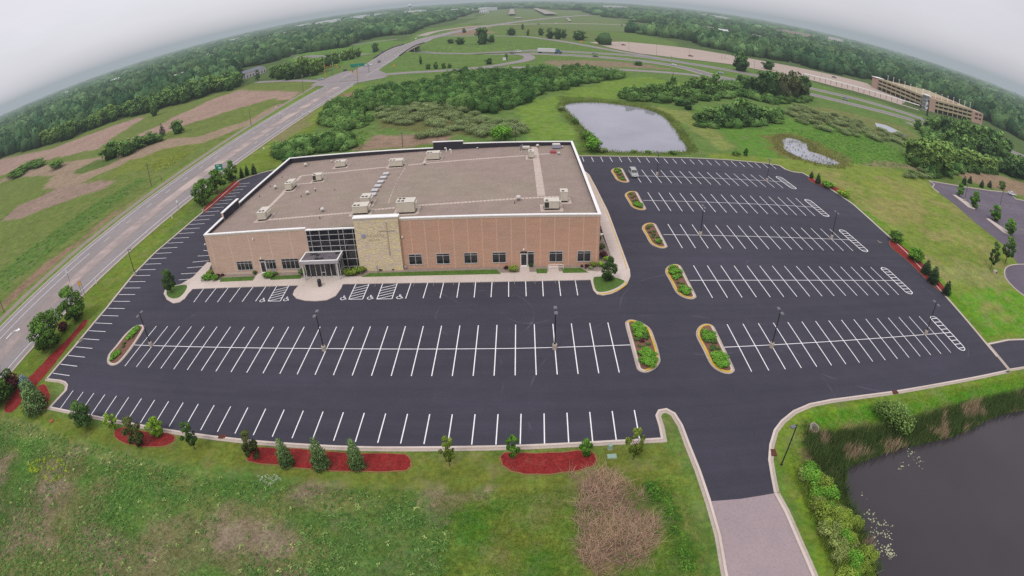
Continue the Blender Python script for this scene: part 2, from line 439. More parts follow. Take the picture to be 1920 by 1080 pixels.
MARSH2 = Gs([(1640, 237), (1660, 241), (1680, 250), (1702, 262), (1690, 263), (1668, 254), (1645, 246)])
ROAD_L, ROAD_R = -116.2, -94.9

Z3 = lambda p, ox, oy: [(ox+a/3, oy+b/3) for a, b in p]
TAN = (168, 142, 128); TAN2 = (160, 140, 118); MEAD = (104, 120, 64); LAWN = (112, 132, 52)
REG = [  # (outline, colour, raggedness in m)
    # airfield and far open ground
    ([G(905, 24.5), G(1095, 26.5), G(1145, 41), G(1195, 51), G(1240, 60), G(1290, 66), G(1150, 70), G(1000, 62), G(905, 58), G(850, 66), G(862, 48)], (112, 130, 84), 20),
    (Gs([(640, 100), (760, 82), (800, 60), (860, 52), (1000, 60), (1200, 70), (1290, 95), (1400, 125), (1450, 140), (1560, 170), (1700, 215), (1925, 300), (1925, 350), (1700, 330), (1500, 320), (1080, 295), (500, 300), (560, 190)]), (102, 130, 66), 6),
    (Gs([(930, 52), (1020, 56), (1120, 66), (1170, 84), (1080, 84), (960, 70)]), (108, 124, 72), 8),
    (Gs([(860, 57), (905, 55), (925, 66), (880, 72), (840, 74)]), (150, 128, 108), 6),
    (Gs([(640, 130), (500, 117), (567, 103), (640, 95), (720, 80), (750, 85)]), (100, 136, 62), 4),
    # left field
    (Gs([(-30, 330), (0, 302), (60, 287), (120, 272), (200, 238), (250, 224), (300, 212), (360, 196), (390, 184), (430, 176), (455, 166), (520, 160), (610, 158), (560, 190), (467, 250), (367, 308), (213, 423), (133, 484), (50, 560), (0, 610), (-40, 640)]), (112, 128, 66), 3),
    (Gs([(-20, 316), (0, 306), (100, 285), (200, 247), (258, 227), (262, 233), (215, 263), (185, 286), (110, 302), (60, 314), (0, 337), (-20, 345)]), TAN, 2),
    (Gs([(447, 176), (563, 178), (547, 196), (513, 191), (467, 203), (383, 230), (333, 247), (300, 258), (240, 268), (273, 253), (333, 224), (400, 192)]), TAN, 2),
    (Gs(Z3([(0, 1030), (200, 965), (500, 912), (700, 885), (950, 800), (1130, 785), (1400, 690), (1560, 605), (1640, 600), (1450, 710), (1300, 765), (1100, 840), (830, 900), (640, 965), (480, 1040), (380, 1085), (250, 1085), (300, 1005), (100, 1015), (0, 1050)], 0, 0)), TAN2, 1.5),
    (Gs([(250, 305), (330, 281), (380, 276), (350, 296), (300, 318), (240, 330), (200, 345), (215, 325)]), (118, 132, 60), 2),
    (Gs([(133, 330), (190, 305), (230, 300), (200, 318), (150, 335)]), (96, 118, 60), 2),
    (Gs([(5, 422), (30, 395), (110, 360), (190, 345), (210, 350), (190, 362), (110, 388), (40, 417)]), (156, 134, 120), 1.5),
    (Gs([(0, 578), (70, 512), (150, 455), (205, 410), (300, 350), (380, 296), (388, 300), (300, 360), (213, 419), (155, 465), (75, 525), (0, 592)]), (146, 122, 100), .7),
    (Gs([(0, 515), (60, 470), (120, 428), (200, 375), (262, 340), (285, 340), (200, 402), (140, 446), (65, 505), (0, 562)]), (94, 122, 58), 1.2),
    ([(-116, 40), (-122.5, 40), (-122.5, 330), (-116, 330)], (112, 142, 62), .5),
    # verge between road and lot, mown
    ([(-95, 30), (-95, 330), (-88, 330), (-84, 250), (-76, 180), (-72, 163), (-90, 162), (-92, 140), (-84, 90), (-80, 50), (-72, 44), (-60, 44), (-60, 30)], LAWN, .8),
    ([(-95, 180), (-95, 290), (-86, 290), (-86, 200)], (122, 142, 62), 1.5),
    (Gs([(500, 262), (560, 222), (585, 215), (575, 240), (540, 262), (510, 280)]), (132, 130, 86), 2),
    # behind the building
    (Gs([(690, 262), (740, 262), (800, 257), (845, 262), (840, 275), (760, 285), (690, 290), (665, 290)]), (150, 127, 108), 2),
    (Gs([(700, 225), (760, 212), (860, 225), (950, 245), (900, 265), (840, 262), (760, 250), (700, 250)]), (108, 112, 66), 3),
    (Gs([(600, 190), (660, 165), (690, 165), (660, 200), (620, 215)]), (112, 140, 58), 2),
    (Gs([(640, 185), (672, 176), (675, 184), (642, 203)]), (150, 125, 100), 1),
    (Gs([(980, 205), (1040, 185), (1130, 160), (1200, 150), (1300, 165), (1260, 185), (1180, 190), (1060, 195), (1045, 215), (1075, 250), (1095, 290), (1000, 275), (975, 240)]), (116, 145, 62), 3),
    (Gs([(1200, 200), (1290, 215), (1340, 250), (1370, 285), (1350, 290), (1300, 250), (1230, 212)]), (132, 144, 78), 1.5),
    (Gs([(1300, 205), (1420, 250), (1470, 230), (1560, 225), (1700, 300), (1720, 325), (1600, 322), (1460, 300), (1390, 300), (1330, 235)]), (98, 138, 56), 2),
    (Gs([(1432, 262), (1490, 255), (1520, 268), (1590, 300), (1600, 318), (1540, 322), (1480, 305), (1440, 285)]), (116, 116, 62), 2.5),
    (Gs([(1540, 205), (1620, 225), (1700, 245), (1720, 262), (1690, 272), (1600, 250), (1500, 232), (1470, 215)]), (122, 128, 76), 2),
    (Gs([(1600, 318), (1680, 322), (1730, 330), (1720, 318), (1640, 308)]), (140, 132, 96), 1.5),
    (Gs([(1020, 121), (1100, 119), (1190, 124), (1270, 138), (1200, 134), (1100, 131), (1030, 130)]), (142, 128, 104), 3),
    (Gs([(1045, 185), (1120, 190), (1210, 200), (1262, 225), (1300, 285), (1290, 292), (1100, 296), (1065, 230)]), (92, 112, 50), 1.5),
    # east lawn and meadow
    ([(84, 49), (112, 60), (140, 60), (150, 156), (140, 166), (60, 166), (60, 161)], (124, 142, 62), 1),
    (Gs([(1560, 380), (1620, 385), (1700, 420), (1650, 440), (1600, 410)]), (138, 148, 74), 2),
    (Gs([(1610, 345), (1740, 350), (1760, 375), (1700, 380), (1640, 365)]), (140, 150, 70), 2),
    (Gs([(1625, 380), (1700, 375), (1730, 400), (1720, 420), (1660, 425), (1620, 410)]), (146, 144, 82), 4),
    (Gs([(1740, 500), (1800, 490), (1880, 520), (1900, 540), (1830, 545), (1760, 530)]), (140, 146, 84), 2.5),
    (Gs([(1790, 560), (1860, 545), (1925, 560), (1925, 630), (1860, 640)]), (104, 150, 44), 1),
    (Gs([(1500, 332), (1560, 350), (1700, 462), (1860, 640), (1850, 646), (1690, 470), (1540, 352)]), (98, 138, 40), .8),
    (Gs([(1805, 325), (1870, 335), (1925, 352), (1925, 376), (1830, 350), (1800, 338)]), (150, 128, 104), 1),
    # south bank
    ([(84.5, 50), (112, 49), (112, 30), (34, 0), (29, 0), (29, 46), (36, 50)], (112, 138, 46), .6),
    (Gs([(1520, 790), (1560, 770), (1700, 760), (1920, 715), (1920, 735), (1760, 775), (1640, 800), (1540, 810)]), (96, 142, 42), .8),
    (Gs([(1560, 806), (1650, 798), (1730, 780), (1790, 762), (1790, 770), (1720, 795), (1600, 815)]), (146, 134, 88), .8),
    (Gs([(1505, 795), (1560, 815), (1650, 806), (1720, 790), (1810, 760), (1920, 738), (1920, 790), (1750, 840), (1600, 890), (1640, 1010), (1650, 1085), (1600, 1085), (1575, 960), (1530, 900), (1510, 850)]), (60, 76, 38), .6),
    (Gs([(1511, 835), (1530, 870), (1545, 900), (1556, 935), (1540, 930), (1522, 890), (1508, 860)]), (122, 98, 82), .6),
    # foreground weeds
    ([(-85, 44.5), (16, 44.8), (17, 42), (16, 38), (-20, 39.5), (-50, 41), (-75, 43), (-95, 50), (-95, 42)], (112, 124, 52), .5),
    ([(-95, 42), (-75, 41.5), (-40, 38.8), (-12, 37.5), (-8, 30), (-6, 18), (-8, 5), (-95, 5)], (124, 134, 76), 1),
    ([(-75, 36), (-55, 38.5), (-40, 35), (-44, 26), (-60, 20), (-80, 24)], (122, 126, 78), 3.5),
    ([(-40, 32), (-26, 34), (-18, 28), (-24, 18), (-45, 14), (-50, 22)], (124, 126, 82), 3.5),
    ([(-25, 37), (-10, 37), (-6, 30), (-8, 14), (-22, 14), (-26, 24), (-18, 30)], (98, 128, 62), 2.2),
    ([(-95, 30), (-70, 34), (-62, 28), (-66, 16), (-95, 10)], (94, 118, 60), 2.5),
    ([(-8, 38.5), (10, 37), (17, 40), (18, 24), (18, 5), (-8, 5), (-9, 20)], (110, 132, 54), 1.2),
    ([(-6, 34), (4, 34), (4, 24), (-4, 22)], (110, 124, 50), 2.5),
    (Gs([(560, 845), (1240, 833), (1240, 838), (900, 853), (560, 849)]), (122, 124, 62), .4),
    (Gs(Z3([(1310, 530), (1500, 525), (1600, 600), (1700, 690), (1750, 780), (1760, 900), (1700, 1010), (1520, 1080), (1400, 1040), (1370, 940), (1390, 860), (1330, 750), (1400, 640)], 640, 720)), (128, 104, 88), .7),
    (Gs(Z3([(1700, 560), (1800, 640), (1900, 760), (1920, 850), (1960, 1000), (1990, 1090), (1850, 1090), (1880, 900), (1800, 720), (1680, 620)], 640, 720)), (78, 108, 44), .8),
]
def tint(X, Y, _raw=False):
    """ground colour (albedo) at world points"""
    X = np.asarray(X, float); Y = np.asarray(Y, float)
    if X.size and not _raw:
        A = 0
        for k in range(6):
            j = np.random.default_rng(100+k); r0 = j.normal(size=X.shape); r1 = j.normal(size=X.shape)
            s_ = np.clip(np.hypot(X, Y)/260, .55, 3)*np.where((X < -124) & (Y < 420), .45, 1)
            A = A+tint(X+r0*s_, Y+r1*s_, True)
        return A/6
    C = np.empty(X.shape+(3,)); C[:] = al((86, 108, 62))
    D = np.hypot(X, Y)
    near = (D < 330)
    C[near] = al((102, 126, 58))
    w1 = fbm(X, Y, .12, 4)-.5; w2 = fbm(X+500, Y+300, .12, 4)-.5
    w3 = fbm(X+90, Y, .03, 3)-.5; w4 = fbm(X, Y+71, .03, 3)-.5
    for poly, c, rg in REG:
        k = 4.2*rg
        m = inside(X+w1*k*(1 if rg < 6 else 0)+w3*k*(.5 if rg < 6 else 2), Y+w2*k*(1 if rg < 6 else 0)+w4*k*(.5 if rg < 6 else 2), poly)
        C[m] = al(c)
    # bare tan soil and greener growth broken through the weedy foreground field
    f = (Y < 39.5) & (X < -4+3*np.sin(Y*.5)) & (Y > 4)
    a = fbm(X, Y, .13, 5); b_ = fbm(X+211, Y+77, .17, 5); c_ = fbm(X+31, Y+177, .5, 4)
    lim = np.where(X < -30, .57, .65)
    C[f & (a > lim) & (c_ > .36)] = al((144, 132, 104)); C[f & (a > lim+.11) & (c_ > .5)] = al((158, 144, 122)); C[f & (a < .46) & (b_ > .5)] = al((98, 132, 62))
    f2 = (Y < 38) & (X > -8) & (X < 18); C[f2 & (a > .66) & (c_ > .45)] = al((128, 128, 70)); C[f2 & (b_ > .58)] = al((84, 122, 42))
    # the same mottling, wider, over the rough east meadow and the dry fields
    f3 = (X > 92) & (Y > 60) & (Y < 155) & (a > .56) & (c_ > .42); C[f3] = al((146, 144, 84))
    return C

def axis(bands, far):
    """sorted coordinates: bands = (from, to, step); outside grows geometrically to ±far"""
    a = []
    for lo, hi, st in bands: a += list(np.arange(lo, hi-1e-6, st))
    a.append(bands[-1][1]); st = bands[-1][2]; x = a[-1]
    while x < far: st *= 1.13; x += st; a.append(x)
    st = bands[0][2]; x = a[0]; pre = []
    while x > -far: st *= 1.13; x -= st; pre.append(x)
    return np.array(pre[::-1]+a)
ax = axis([(-330, -125, 2.2), (-125, 95, .8), (95, 230, 1.6), (230, 430, 4)], 42000)
ay = axis([(4, 50, .55), (50, 64, 1), (64, 165, 2.0), (165, 330, 1.3), (330, 700, 4)], 42000)
XX, YY = np.meshgrid(ax, ay); ZZ = zt(XX, YY)
# the ponds sit in shallow basins
for pond, dp in ((POND_NEAR, 1.0), (POND_FAR, 1.0)):
    ZZ[inside(XX, YY, pond)] = -dp
V = np.stack([XX.ravel(), YY.ravel(), ZZ.ravel()], 1)
ny, nx = XX.shape; I = np.arange(ny*nx).reshape(ny, nx)
FQ = np.stack([I[:-1, :-1], I[:-1, 1:], I[1:, 1:], I[1:, :-1]], -1).reshape(-1, 4)
GT = tint_mat('ground_tint')
TC = tint(XX, YY).reshape(-1, 3)
struct(link('ground', np_mesh('ground', V, FQ, GT, 'tint', TC, sm=True)), 'mown grass, meadow and dry reed ground around the parking lot', 'ground')

# ------------------------------------------------------------------ paved surfaces
A_NEW = asphalt_mat('fresh_asphalt', (69, 67, 77)); A_OLD = asphalt_mat('worn_asphalt', (106, 98, 108), .05)
A_ROAD = mat('road_asphalt', (150, 142, 140), .9, ((.05, .08), (.5, .07), (4, .08))); CONC = mat('concrete', (222, 208, 196), .85, ((.3, .05), (2.5, .06)), alt=((206, 192, 178), .15, .4, .65))
CONC_D = mat('gutter_concrete', (190, 176, 162), .9, ((.4, .08), (3, .1)))
CONC_R = mat('drive_concrete', (166, 150, 150), .9, ((.2, .05), (3, .08), (14, .1)))
WHITE = mat('road_white', (255, 255, 252), .7, ((.8, .08), (6, .1))); YEL = mat('kerb_yellow', (216, 178, 58), .7, ((.5, .12), (4, .12)), alt=((222, 192, 110), .3, .5, .62))
BLACK = mat('black_metal', (34, 32, 38), .5, (), .5); STEEL = mat('steel', (150, 150, 152), .45, ((2, .06),), .5, .5)
MULCH = mat('red_mulch', (142, 36, 34), .95, ((.5, .2), (3.5, .34), (12, .45)), bump=.06, alt=((124, 52, 44), .5, .5, .7))
MULCH_B = mat('brown_mulch', (128, 92, 76), .95, ((1, .15), (7, .3)), bump=.05)
GRAV = mat('river_gravel', (156, 142, 128), .95, ((2, .15), (12, .25)))
PATHM = mat('gravel_path', (150, 138, 124), .95, ((.2, .08), (2, .1)))

struct(MB().flat(LOT_ALL, .02).build('parking_lot', A_NEW), 'fresh black asphalt parking lot around the office building', 'parking lot')
struct(MB().flat(DRIVE, .024).build('driveway', CONC_R), 'pale concrete driveway joining the black parking lot', 'driveway')
struct(MB().flat(SIDE_LOT, .024).build('side_parking_lot', A_NEW), 'black asphalt strip behind the concrete gutter at the east corner', 'parking lot')
k = MB()
def kerb(b, pts, w=.5, h=.14, off=0.0, m=0):
    w *= .74
    b.ribbon(pts, w*.42, .0, h, m, off=off+w*.29)
    b.ribbon(pts, w*.58, .0, .035, 1, off=off-w*.21)
kerb(k, LOT[:30], .95); kerb(k, LOT[31:45], .95); kerb(k, LOT[45:], .9)
kerb(k, [LOT[-1], (-40, 159.8), (-75.5, 159.7)]+LOT_LEFT, .9)
kerb(k, [LOT[29]]+Gs([(1345, 1010), (1357, 1080)])+[(18.5, 5)], .9)
kerb(k, [(29.5, 5)]+Gs([(1525, 1080), (1513, 1052), (1498, 1018), (1475, 965), (1456, 931)]), 1.0)
struct(k.build('kerb', [CONC, CONC_D]), 'concrete kerb and gutter around the parking lot', 'kerb')
k = MB(); kerb(k, [SIDE_LOT[1], SIDE_LOT[2]], .8); kerb(k, [SIDE_LOT[3], SIDE_LOT[4], SIDE_LOT[0]], .8)
k.ribbon([SIDE_LOT[0], SIDE_LOT[1]], .9, .0, .04, 1)
struct(k.build('kerb', [CONC, CONC_D]), 'concrete kerb of the side parking strip', 'kerb')

# sidewalk
WALK = Gs([(389, 499), (398, 500), (384, 533), (480, 532), (580, 528), (680, 526), (880, 521), (1107, 515.5), (1122, 517), (1150, 509), (1144, 484), (1134, 455), (1126, 430), (1106, 372), (1096, 345), (1090, 329), (1098, 329), (1105, 335),
           (1117, 357), (1140, 403), (1160, 457), (1173, 492), (1181, 514), (1182, 526), (1176, 540), (1160, 552), (1147, 558), (1131, 561), (1119, 559), (1112, 551), (1107, 532), (990, 534.5), (880, 536.5), (760, 538), (643, 540), (640, 548),
           (630, 562), (613, 570), (592, 572), (572, 571), (556, 567), (549, 560), (552, 552), (558, 545), (560, 542.5), (460, 545.5), (362, 549), (354, 557), (347, 567), (337, 574), (325, 576), (313, 569), (307, 558), (311, 548), (340, 540), (362, 527)])
w = MB().prism(WALK, 0, .14)
struct(w.build('sidewalk', CONC), 'pale concrete sidewalk along the front and side of the building', 'sidewalk')
w = MB()
for q in ([(568, 530), (583, 514), (655, 511), (650, 528)], [(476, 533), (497, 532), (496, 515), (485, 515.5)], [(974, 520), (993, 520), (991, 500), (976, 500)], [(1028, 518.5), (1048, 518), (1046, 503), (1028, 503.5)]):
    w.prism(Gs(q), 0, .144)
struct(w.build('doorstep', CONC), 'concrete steps and landings leading to the doors', 'path')
w = MB()
for i in range(22):
    x = 16.6-3.4*i
    if x > -60: w.box(x-.02, x+.02, 83.2, 86.2, .1405, .146)
for i in range(22):
    y = 88+3*i
    if y < 136: w.box(16.6, 19.4, y-.02, y+.02, .1405, .146)
struct(w.build('pavement_joint', CONC_D), 'joints scored across the concrete sidewalk', 'joint')
# inner lawns with rounded kerb corners
GRASS = mat('mown_grass', (84, 116, 44), .95, ((.3, .12), (2, .2), (9, .25)))
ISL_L = smooth(Gs(Z3([(938, 592), (946, 566), (1000, 549), (1052, 549), (1040, 585), (1008, 616), (975, 622), (948, 612)], 0, 360)), 3, True)
ISL_R = smooth(Gs(Z3([(1418, 508), (1450, 500), (1515, 500), (1590, 522), (1575, 545), (1535, 568), (1490, 583), (1445, 585), (1425, 560)], 640, 360)), 3, True)
struct(MB().prism(ISL_L, .1, .16).prism(ISL_R, .1, .16).build('corner_lawn', GRASS), 'small lawns set in the rounded sidewalk corners', 'lawn')
YA = smooth(Gs(Z3([(1606, 525), (1590, 548), (1560, 568), (1520, 583), (1490, 590), (1448, 593)], 640, 360), .15), 4)
struct(MB().ribbon(YA, .3, .141, .17).build('yellow_kerb_line', YEL), 'yellow painted kerb edge round the sidewalk corner', 'kerb')
YB = Gs([(1100, 331), (1114, 357), (1137, 403), (1157, 457), (1169, 490), (1175, 511)], .14)
struct(MB().ribbon(YB, .16, .141, .148).build('yellow_edge_line', YEL), 'yellow edge line painted along the east sidewalk', 'marking')

# ------------------------------------------------------------------ painted stalls
P = MB(); LW = .135
def seg(a, b, w=LW, z=.032): P.ribbon([a, b], w, z, z)
def lerp(a, b, t): return (a[0]+(b[0]-a[0])*t, a[1]+(b[1]-a[1])*t)
def row(tl, tr, bl, br, n, mid=None, skip=()):
    a, b, c, d = G(*tl), G(*tr), G(*bl), G(*br)
    for i in range(n):
        t = i/(n-1)
        if i not in skip: seg(lerp(a, b, t), lerp(c, d, t))
    if mid: seg(G(*mid[0]), G(*mid[1]), LW, .036)
row((293.3, 618.3), (1139.7, 611.7), (234.3, 693.3), (1161, 705.3), 29, None)
MID = Gs([(245, 653.5), (633, 660.6), (973, 660), (1182, 653.6)])
for a, b in zip(MID[:-1], MID[1:]): seg(a, b, LW, .036)
row((137.3, 739), (1189.3, 775.7), (111.7, 775), (1199.5, 832), 32)
row((1363.3, 615), (1723, 599.7), (1409.3, 703.7), (1782.7, 668), 16, ((1357, 658), (1771, 631)))
row((1300.3, 504.7), (1632.3, 507.7), (1336, 565.3), (1685, 559.7), 16, ((1293, 532.5), (1676, 532.7)))
row((1252.2, 427), (1555.7, 436.3), (1279.5, 471.9), (1599.3, 477.3), 16, ((1244, 446.7), (1594, 456.5)))
row((1214.5, 367.5), (1491.7, 378.3), (1236.4, 401.9), (1528.3, 412), 16, ((1206, 382.5), (1524, 395)))
row((1184.8, 324.4), (1438.8, 336.4), (1201.9, 348.7), (1468.3, 359.4), 16, ((1194, 336.5), (1466, 347.5)))
row((1091.4, 300.9), (1443.8, 314), (1094.9, 309.5), (1455.4, 323.3), 23)
# stalls along the west kerb
LL = sorted(LOT_LEFT, key=lambda p: p[1])
def xedge(y): return float(np.interp(y, [p[1] for p in LL], [p[0] for p in LL]))
for i in range(35):
    y = 55.2+2.748*i; x = xedge(y)
    if y < 151: seg((x+.5, y), (x+5.7, y-.15))
# stalls beside the west wall
for a, b in Z3([(1143, 348), (1175, 352)], 0, 360), Z3([(1113, 381), (1178, 377)], 0, 360), Z3([(1083, 415), (1174, 407)], 0, 360), Z3([(1052, 447), (1150, 439)], 0, 360), Z3([(1018, 481), (1120, 475)], 0, 360), Z3([(1005, 515), (1092, 508)], 0, 360), Z3([(1000, 547), (1060, 544)], 0, 360):
    seg(G(*a), G(*b))
# front row
for q in ([(1145, 565), (1090, 640)], [(1215, 562), (1155, 640)], [(1283, 560), (1223, 640)], [(1352, 558), (1291, 640)], [(1422, 556), (1362, 638)], [(1495, 553), (1438, 635)]):
    seg(*Gs(Z3(q, 0, 360)))
for q in ([(392, 533), (362, 620)], [(486, 531), (460, 618)], [(576, 529), (555, 617)], [(664, 526), (650, 615)], [(756, 524), (747, 614)], [(848, 522), (842, 612)], [(941, 520), (941, 610)], [(1036, 518), (1040, 607)], [(1131, 516), (1136, 607)], [(1223, 515), (1234, 605)], [(1315, 514), (1330, 602)]):
    seg(*Gs(Z3(q, 640, 360)))
def hatch(q):
    a, b, c, d = Gs(q)   # top left, bottom left, bottom right, top right
    seg(a, b); seg(b, c, LW, .033); seg(c, d)
    for i in range(5):
        t = i/5; seg(lerp(b, a, t*.86), lerp(c, d, min(1, t*.86+.22)), .13, .034)
hatch(Z3([(1557, 549), (1508, 634), (1577, 634), (1625, 547)], 0, 360))
hatch(Z3([(82, 537), (42, 624), (120, 623), (157, 535)], 640, 360))
hatch(Z3([(233, 535), (200, 623), (285, 621), (315, 533)], 640, 360))
def wheelchair(px, py):
    cx, cy = G(px, py); s = 1.15
    P.add([(cx+s*(.02+.13*math.cos(a)), cy+s*(.62+.13*math.sin(a)), .034) for a in np.linspace(0, 2*math.pi, 9)[:-1]], [tuple(range(8))])
    for a, b in (((.0, .48), (.05, .12)), ((.03, .32), (.32, .32)), ((.05, .1), (.36, .1)), ((.36, .1), (.48, -.3)), ((.48, -.3), (.62, -.26))):
        P.ribbon([(cx+s*a[0], cy+s*a[1]), (cx+s*b[0], cy+s*b[1])], .13, .035, .035)
    arc = [(cx+s*(.02+.37*math.cos(t)), cy+s*(-.1+.37*math.sin(t))) for t in np.linspace(math.radians(115), math.radians(350), 12)]
    P.ribbon(arc, .12, .036, .036)
for q in ((491.7, 570), (536, 568), (643.2, 566), (693.5, 565), (748.5, 564)): wheelchair(*q)
# painted capsules at the row ends
for top, bot in (((1746, 600), (1806, 664)), ((1653, 508.5), (1708, 558)), ((1575, 437.5), (1624, 479)), ((1510.5, 380.5), (1551, 413)), ((1456, 337.5), (1490.5, 361))):
    a = G(*top); b = G(*bot); cx = (a[0]+b[0])/2+.15; y1 = max(a[1], b[1]); y0 = min(a[1], b[1]); r = .95; tl = (b[0]-a[0])/(y1-y0)*.6
    def cp(x, y): return (cx+x-(y-(y0+y1)/2)*tl, y)
    loop = [cp(r*math.cos(t), y1-1.1+1.1*math.sin(t)) for t in np.linspace(0, math.pi, 9)]+[cp(r*math.cos(t), y0+1.1+1.1*math.sin(t)) for t in np.linspace(math.pi, 2*math.pi, 9)]
    P.ribbon(loop, .2, .04, .04, closed=True)
    for i in range(9):
        y = y0+.8+(y1-y0-1.6)*i/8; x = r*(.8 if i in (0, 8) else .95); P.ribbon([cp(-x, y), cp(x, y)], .17, .042, .042)
struct(P.build('parking_marking', WHITE), 'white painted stall lines, hatching and wheelchair symbols on the lot', 'marking')

# storm drains in the kerb
RUST = mat('rusty_iron', (104, 62, 48), .8, ((4, .2),)); DARK = mat('dark_void', (26, 24, 26), .9, ())
for i, (px, py, lab) in enumerate(((1450, 856, 'rusty drain grate in the kerb where the black asphalt bends toward the concrete drive'), (1678, 743, 'rusty drain grate in the south kerb above the pond'), (1649, 460, 'dark kerb drain beside the east lawn'), (1889, 705, 'dark kerb drain at the southeast corner of the lot'),
                     (417, 826, 'rusty kerb drain between the mulch beds on the south side'), (152, 645, 'dark kerb drain on the west side beside the mulch strip'), (1163, 301, 'dark kerb drain on the north edge near the far pond'))):
    x, y = G(px, py); b = empty('storm_drain', (x, y, 0), (1.45 if i in (0, 2, 5) else .05)); tag(b, lab, 'drain', 'storm drains in the kerb')
    MB().bbox(-.55, .55, -.35, .35, .0, .16, .03).build('frame', CONC_D if i in (2, 3, 5, 6) else RUST, b)
    g = MB()
    for j in range(6): g.box(-.45+.16*j, -.37+.16*j, -.28, .28, .161, .185)
    g.box(-.5, .5, -.3, -.27, .161, .18); g.build('grate', DARK if i in (2, 3, 5, 6) else RUST, b)

# ------------------------------------------------------------------ mulch beds
def bed(pts, lab, w=None):
    o = MB(); p = smooth(pts, 4, True); p = [(x+.06*math.sin(i*2.1+x), y+.06*math.sin(i*1.7+y*2)) for i, (x, y) in enumerate(p)] if len(pts) > 3 else p
    o.prism(inset(p, -.18), 0, .05, 1); o.prism(p, .05, .13, 0)
    return tag(o.build('mulch_bed', [MULCH, mat('mulch_rim', (150, 112, 74), .95, ((3, .2),))]), lab, 'mulch bed', 'red mulch beds around the lot')
bed(Gs([(215, 818), (222, 812), (240, 810), (285, 820), (318, 821), (327, 829), (320, 838), (295, 844), (258, 842), (232, 836), (218, 827)]), 'oval red mulch bed holding a dark tree and a lime green tree')
bed(Gs([(465, 862), (466, 851), (480, 847), (560, 850), (640, 857), (740, 859), (762, 862), (769, 873), (766, 884), (750, 889), (690, 890), (600, 887), (520, 878), (470, 872)]), 'long red mulch bed planted with three spruces')
bed(Gs([(940, 865), (950, 857), (985, 858), (1040, 857), (1095, 853), (1112, 858), (1117, 869), (1108, 881), (1070, 890), (1020, 895), (975, 893), (948, 882)]), 'wide empty red mulch bed left of the green utility boxes')
bed(Gs([(163, 607), (155, 611), (130, 640), (100, 668), (75, 695), (48, 722), (20, 752), (9, 774), (20, 780), (38, 764), (62, 736), (88, 706), (112, 676), (140, 640), (160, 617)]), 'long narrow red mulch strip along the west verge')
bed(Gs([(52, 764), (60, 776), (76, 778), (88, 768), (93, 750), (88, 735), (80, 728), (60, 742)]), 'small red mulch ring around the big green spruce')
bed(Gs([(441, 346), (448, 352), (435, 364), (415, 380), (395, 396), (385, 404), (380, 401), (395, 386), (420, 364)]), 'red mulch strip under the row of trees by the green road sign')
bed(Gs(Z3([(708, 1022), (722, 1018), (760, 1032), (810, 1052), (870, 1078), (915, 1096), (925, 1104), (905, 1106), (850, 1090), (780, 1065), (725, 1042)], 1280, 0)), 'red mulch strip by two spruces at the north end of the east kerb')
bed(Gs(Z3([(1170, 296), (1195, 300), (1240, 330), (1300, 375), (1350, 425), (1420, 500), (1465, 550), (1490, 590), (1465, 590), (1420, 555), (1350, 490), (1270, 410), (1190, 345), (1165, 312)], 1280, 360)), 'long red mulch strip with three dark spruces on the east side')

# ------------------------------------------------------------------ planted islands
OA = Gs([(1150+a/7.68, 590+b/7.68) for a, b in [(170, 200), (185, 155), (225, 132), (300, 135), (380, 165), (465, 205), (520, 250), (560, 310), (600, 420), (640, 540), (675, 700), (660, 765), (600, 835), (500, 885), (415, 885), (350, 850), (320, 780), (240, 470)]])
OB = Gs([(1150+a/7.68, 590+b/7.68) for a, b in [(1190, 320), (1203, 270), (1245, 220), (1310, 192), (1385, 195), (1440, 225), (1480, 290), (1600, 540), (1735, 820), (1735, 875), (1690, 905), (1620, 905), (1540, 880), (1440, 820), (1370, 730), (1290, 560), (1200, 390)]])
OL = Gs([(a/3.375, 540+b/3.375) for a, b in [(678, 490), (688, 445), (730, 395), (790, 320), (845, 272), (885, 258), (910, 260), (917, 275), (890, 325), (840, 400), (790, 465), (755, 500), (720, 515), (690, 510)]])
SHRUBS = []
def island(poly, lab, side, plants, dy=0, dx=0):
    """side +1: the yellow kerb runs along the east edge, -1 west edge, 0 none"""
    poly = [(x+dx, y+dy) for x, y in poly]
    r = empty('planting_island', (0, 0, 0)); tag(r, lab, 'island', 'planted kerb islands between the parking rows')
    cx = sum(p[0] for p in poly)/len(poly); cy = sum(p[1] for p in poly)/len(poly); r.location = (cx, cy, 0)
    q = smooth([(x-cx, y-cy) for x, y in ccw(poly)], 3, True)
    MB().prism(q, .02, .12).build('kerb', CONC_D, r)
    i1 = inset(q, .3); i2 = inset(q, .58)
    if side:
        yy = [(p, k_) for k_, p in enumerate(inset(q, .42))]
        xs_, ys_ = [p[0] for p in q], [p[1] for p in q]
        def on(p): return (p[0]*side > -.1-(.9 if p[1] < min(ys_)+2 else 0)) or (p[1] > max(ys_)-.9)
        n = len(yy); st = next(i for i in range(n) if not on(yy[i][0]) and on(yy[(i+1) % n][0]))
        line = []
        for j in range(1, n+1):
            p = yy[(st+j) % n][0]
            if on(p): line.append(p)
            else: break
        if len(line) > 2: MB().ribbon(line, .3, .12, .2).build('yellow_kerb', YEL, r)
    MB().prism(i1, .12, .15).build('kerb_top', CONC, r)
    MB().prism(i2, .15, .18).build('mulch', MULCH_B, r)
    for (u, v, s, kd) in plants:
        xs_ = [p[0] for p in i2]; ys_ = [p[1] for p in i2]
        yv = min(ys_)+(max(ys_)-min(ys_))*v
        xr = [p[0] for p in i2 if abs(p[1]-yv) < 1.6] or xs_
        SHRUBS.append((cx+min(xr)+(max(xr)-min(xr))*u, cy+yv, s, kd))
    return r
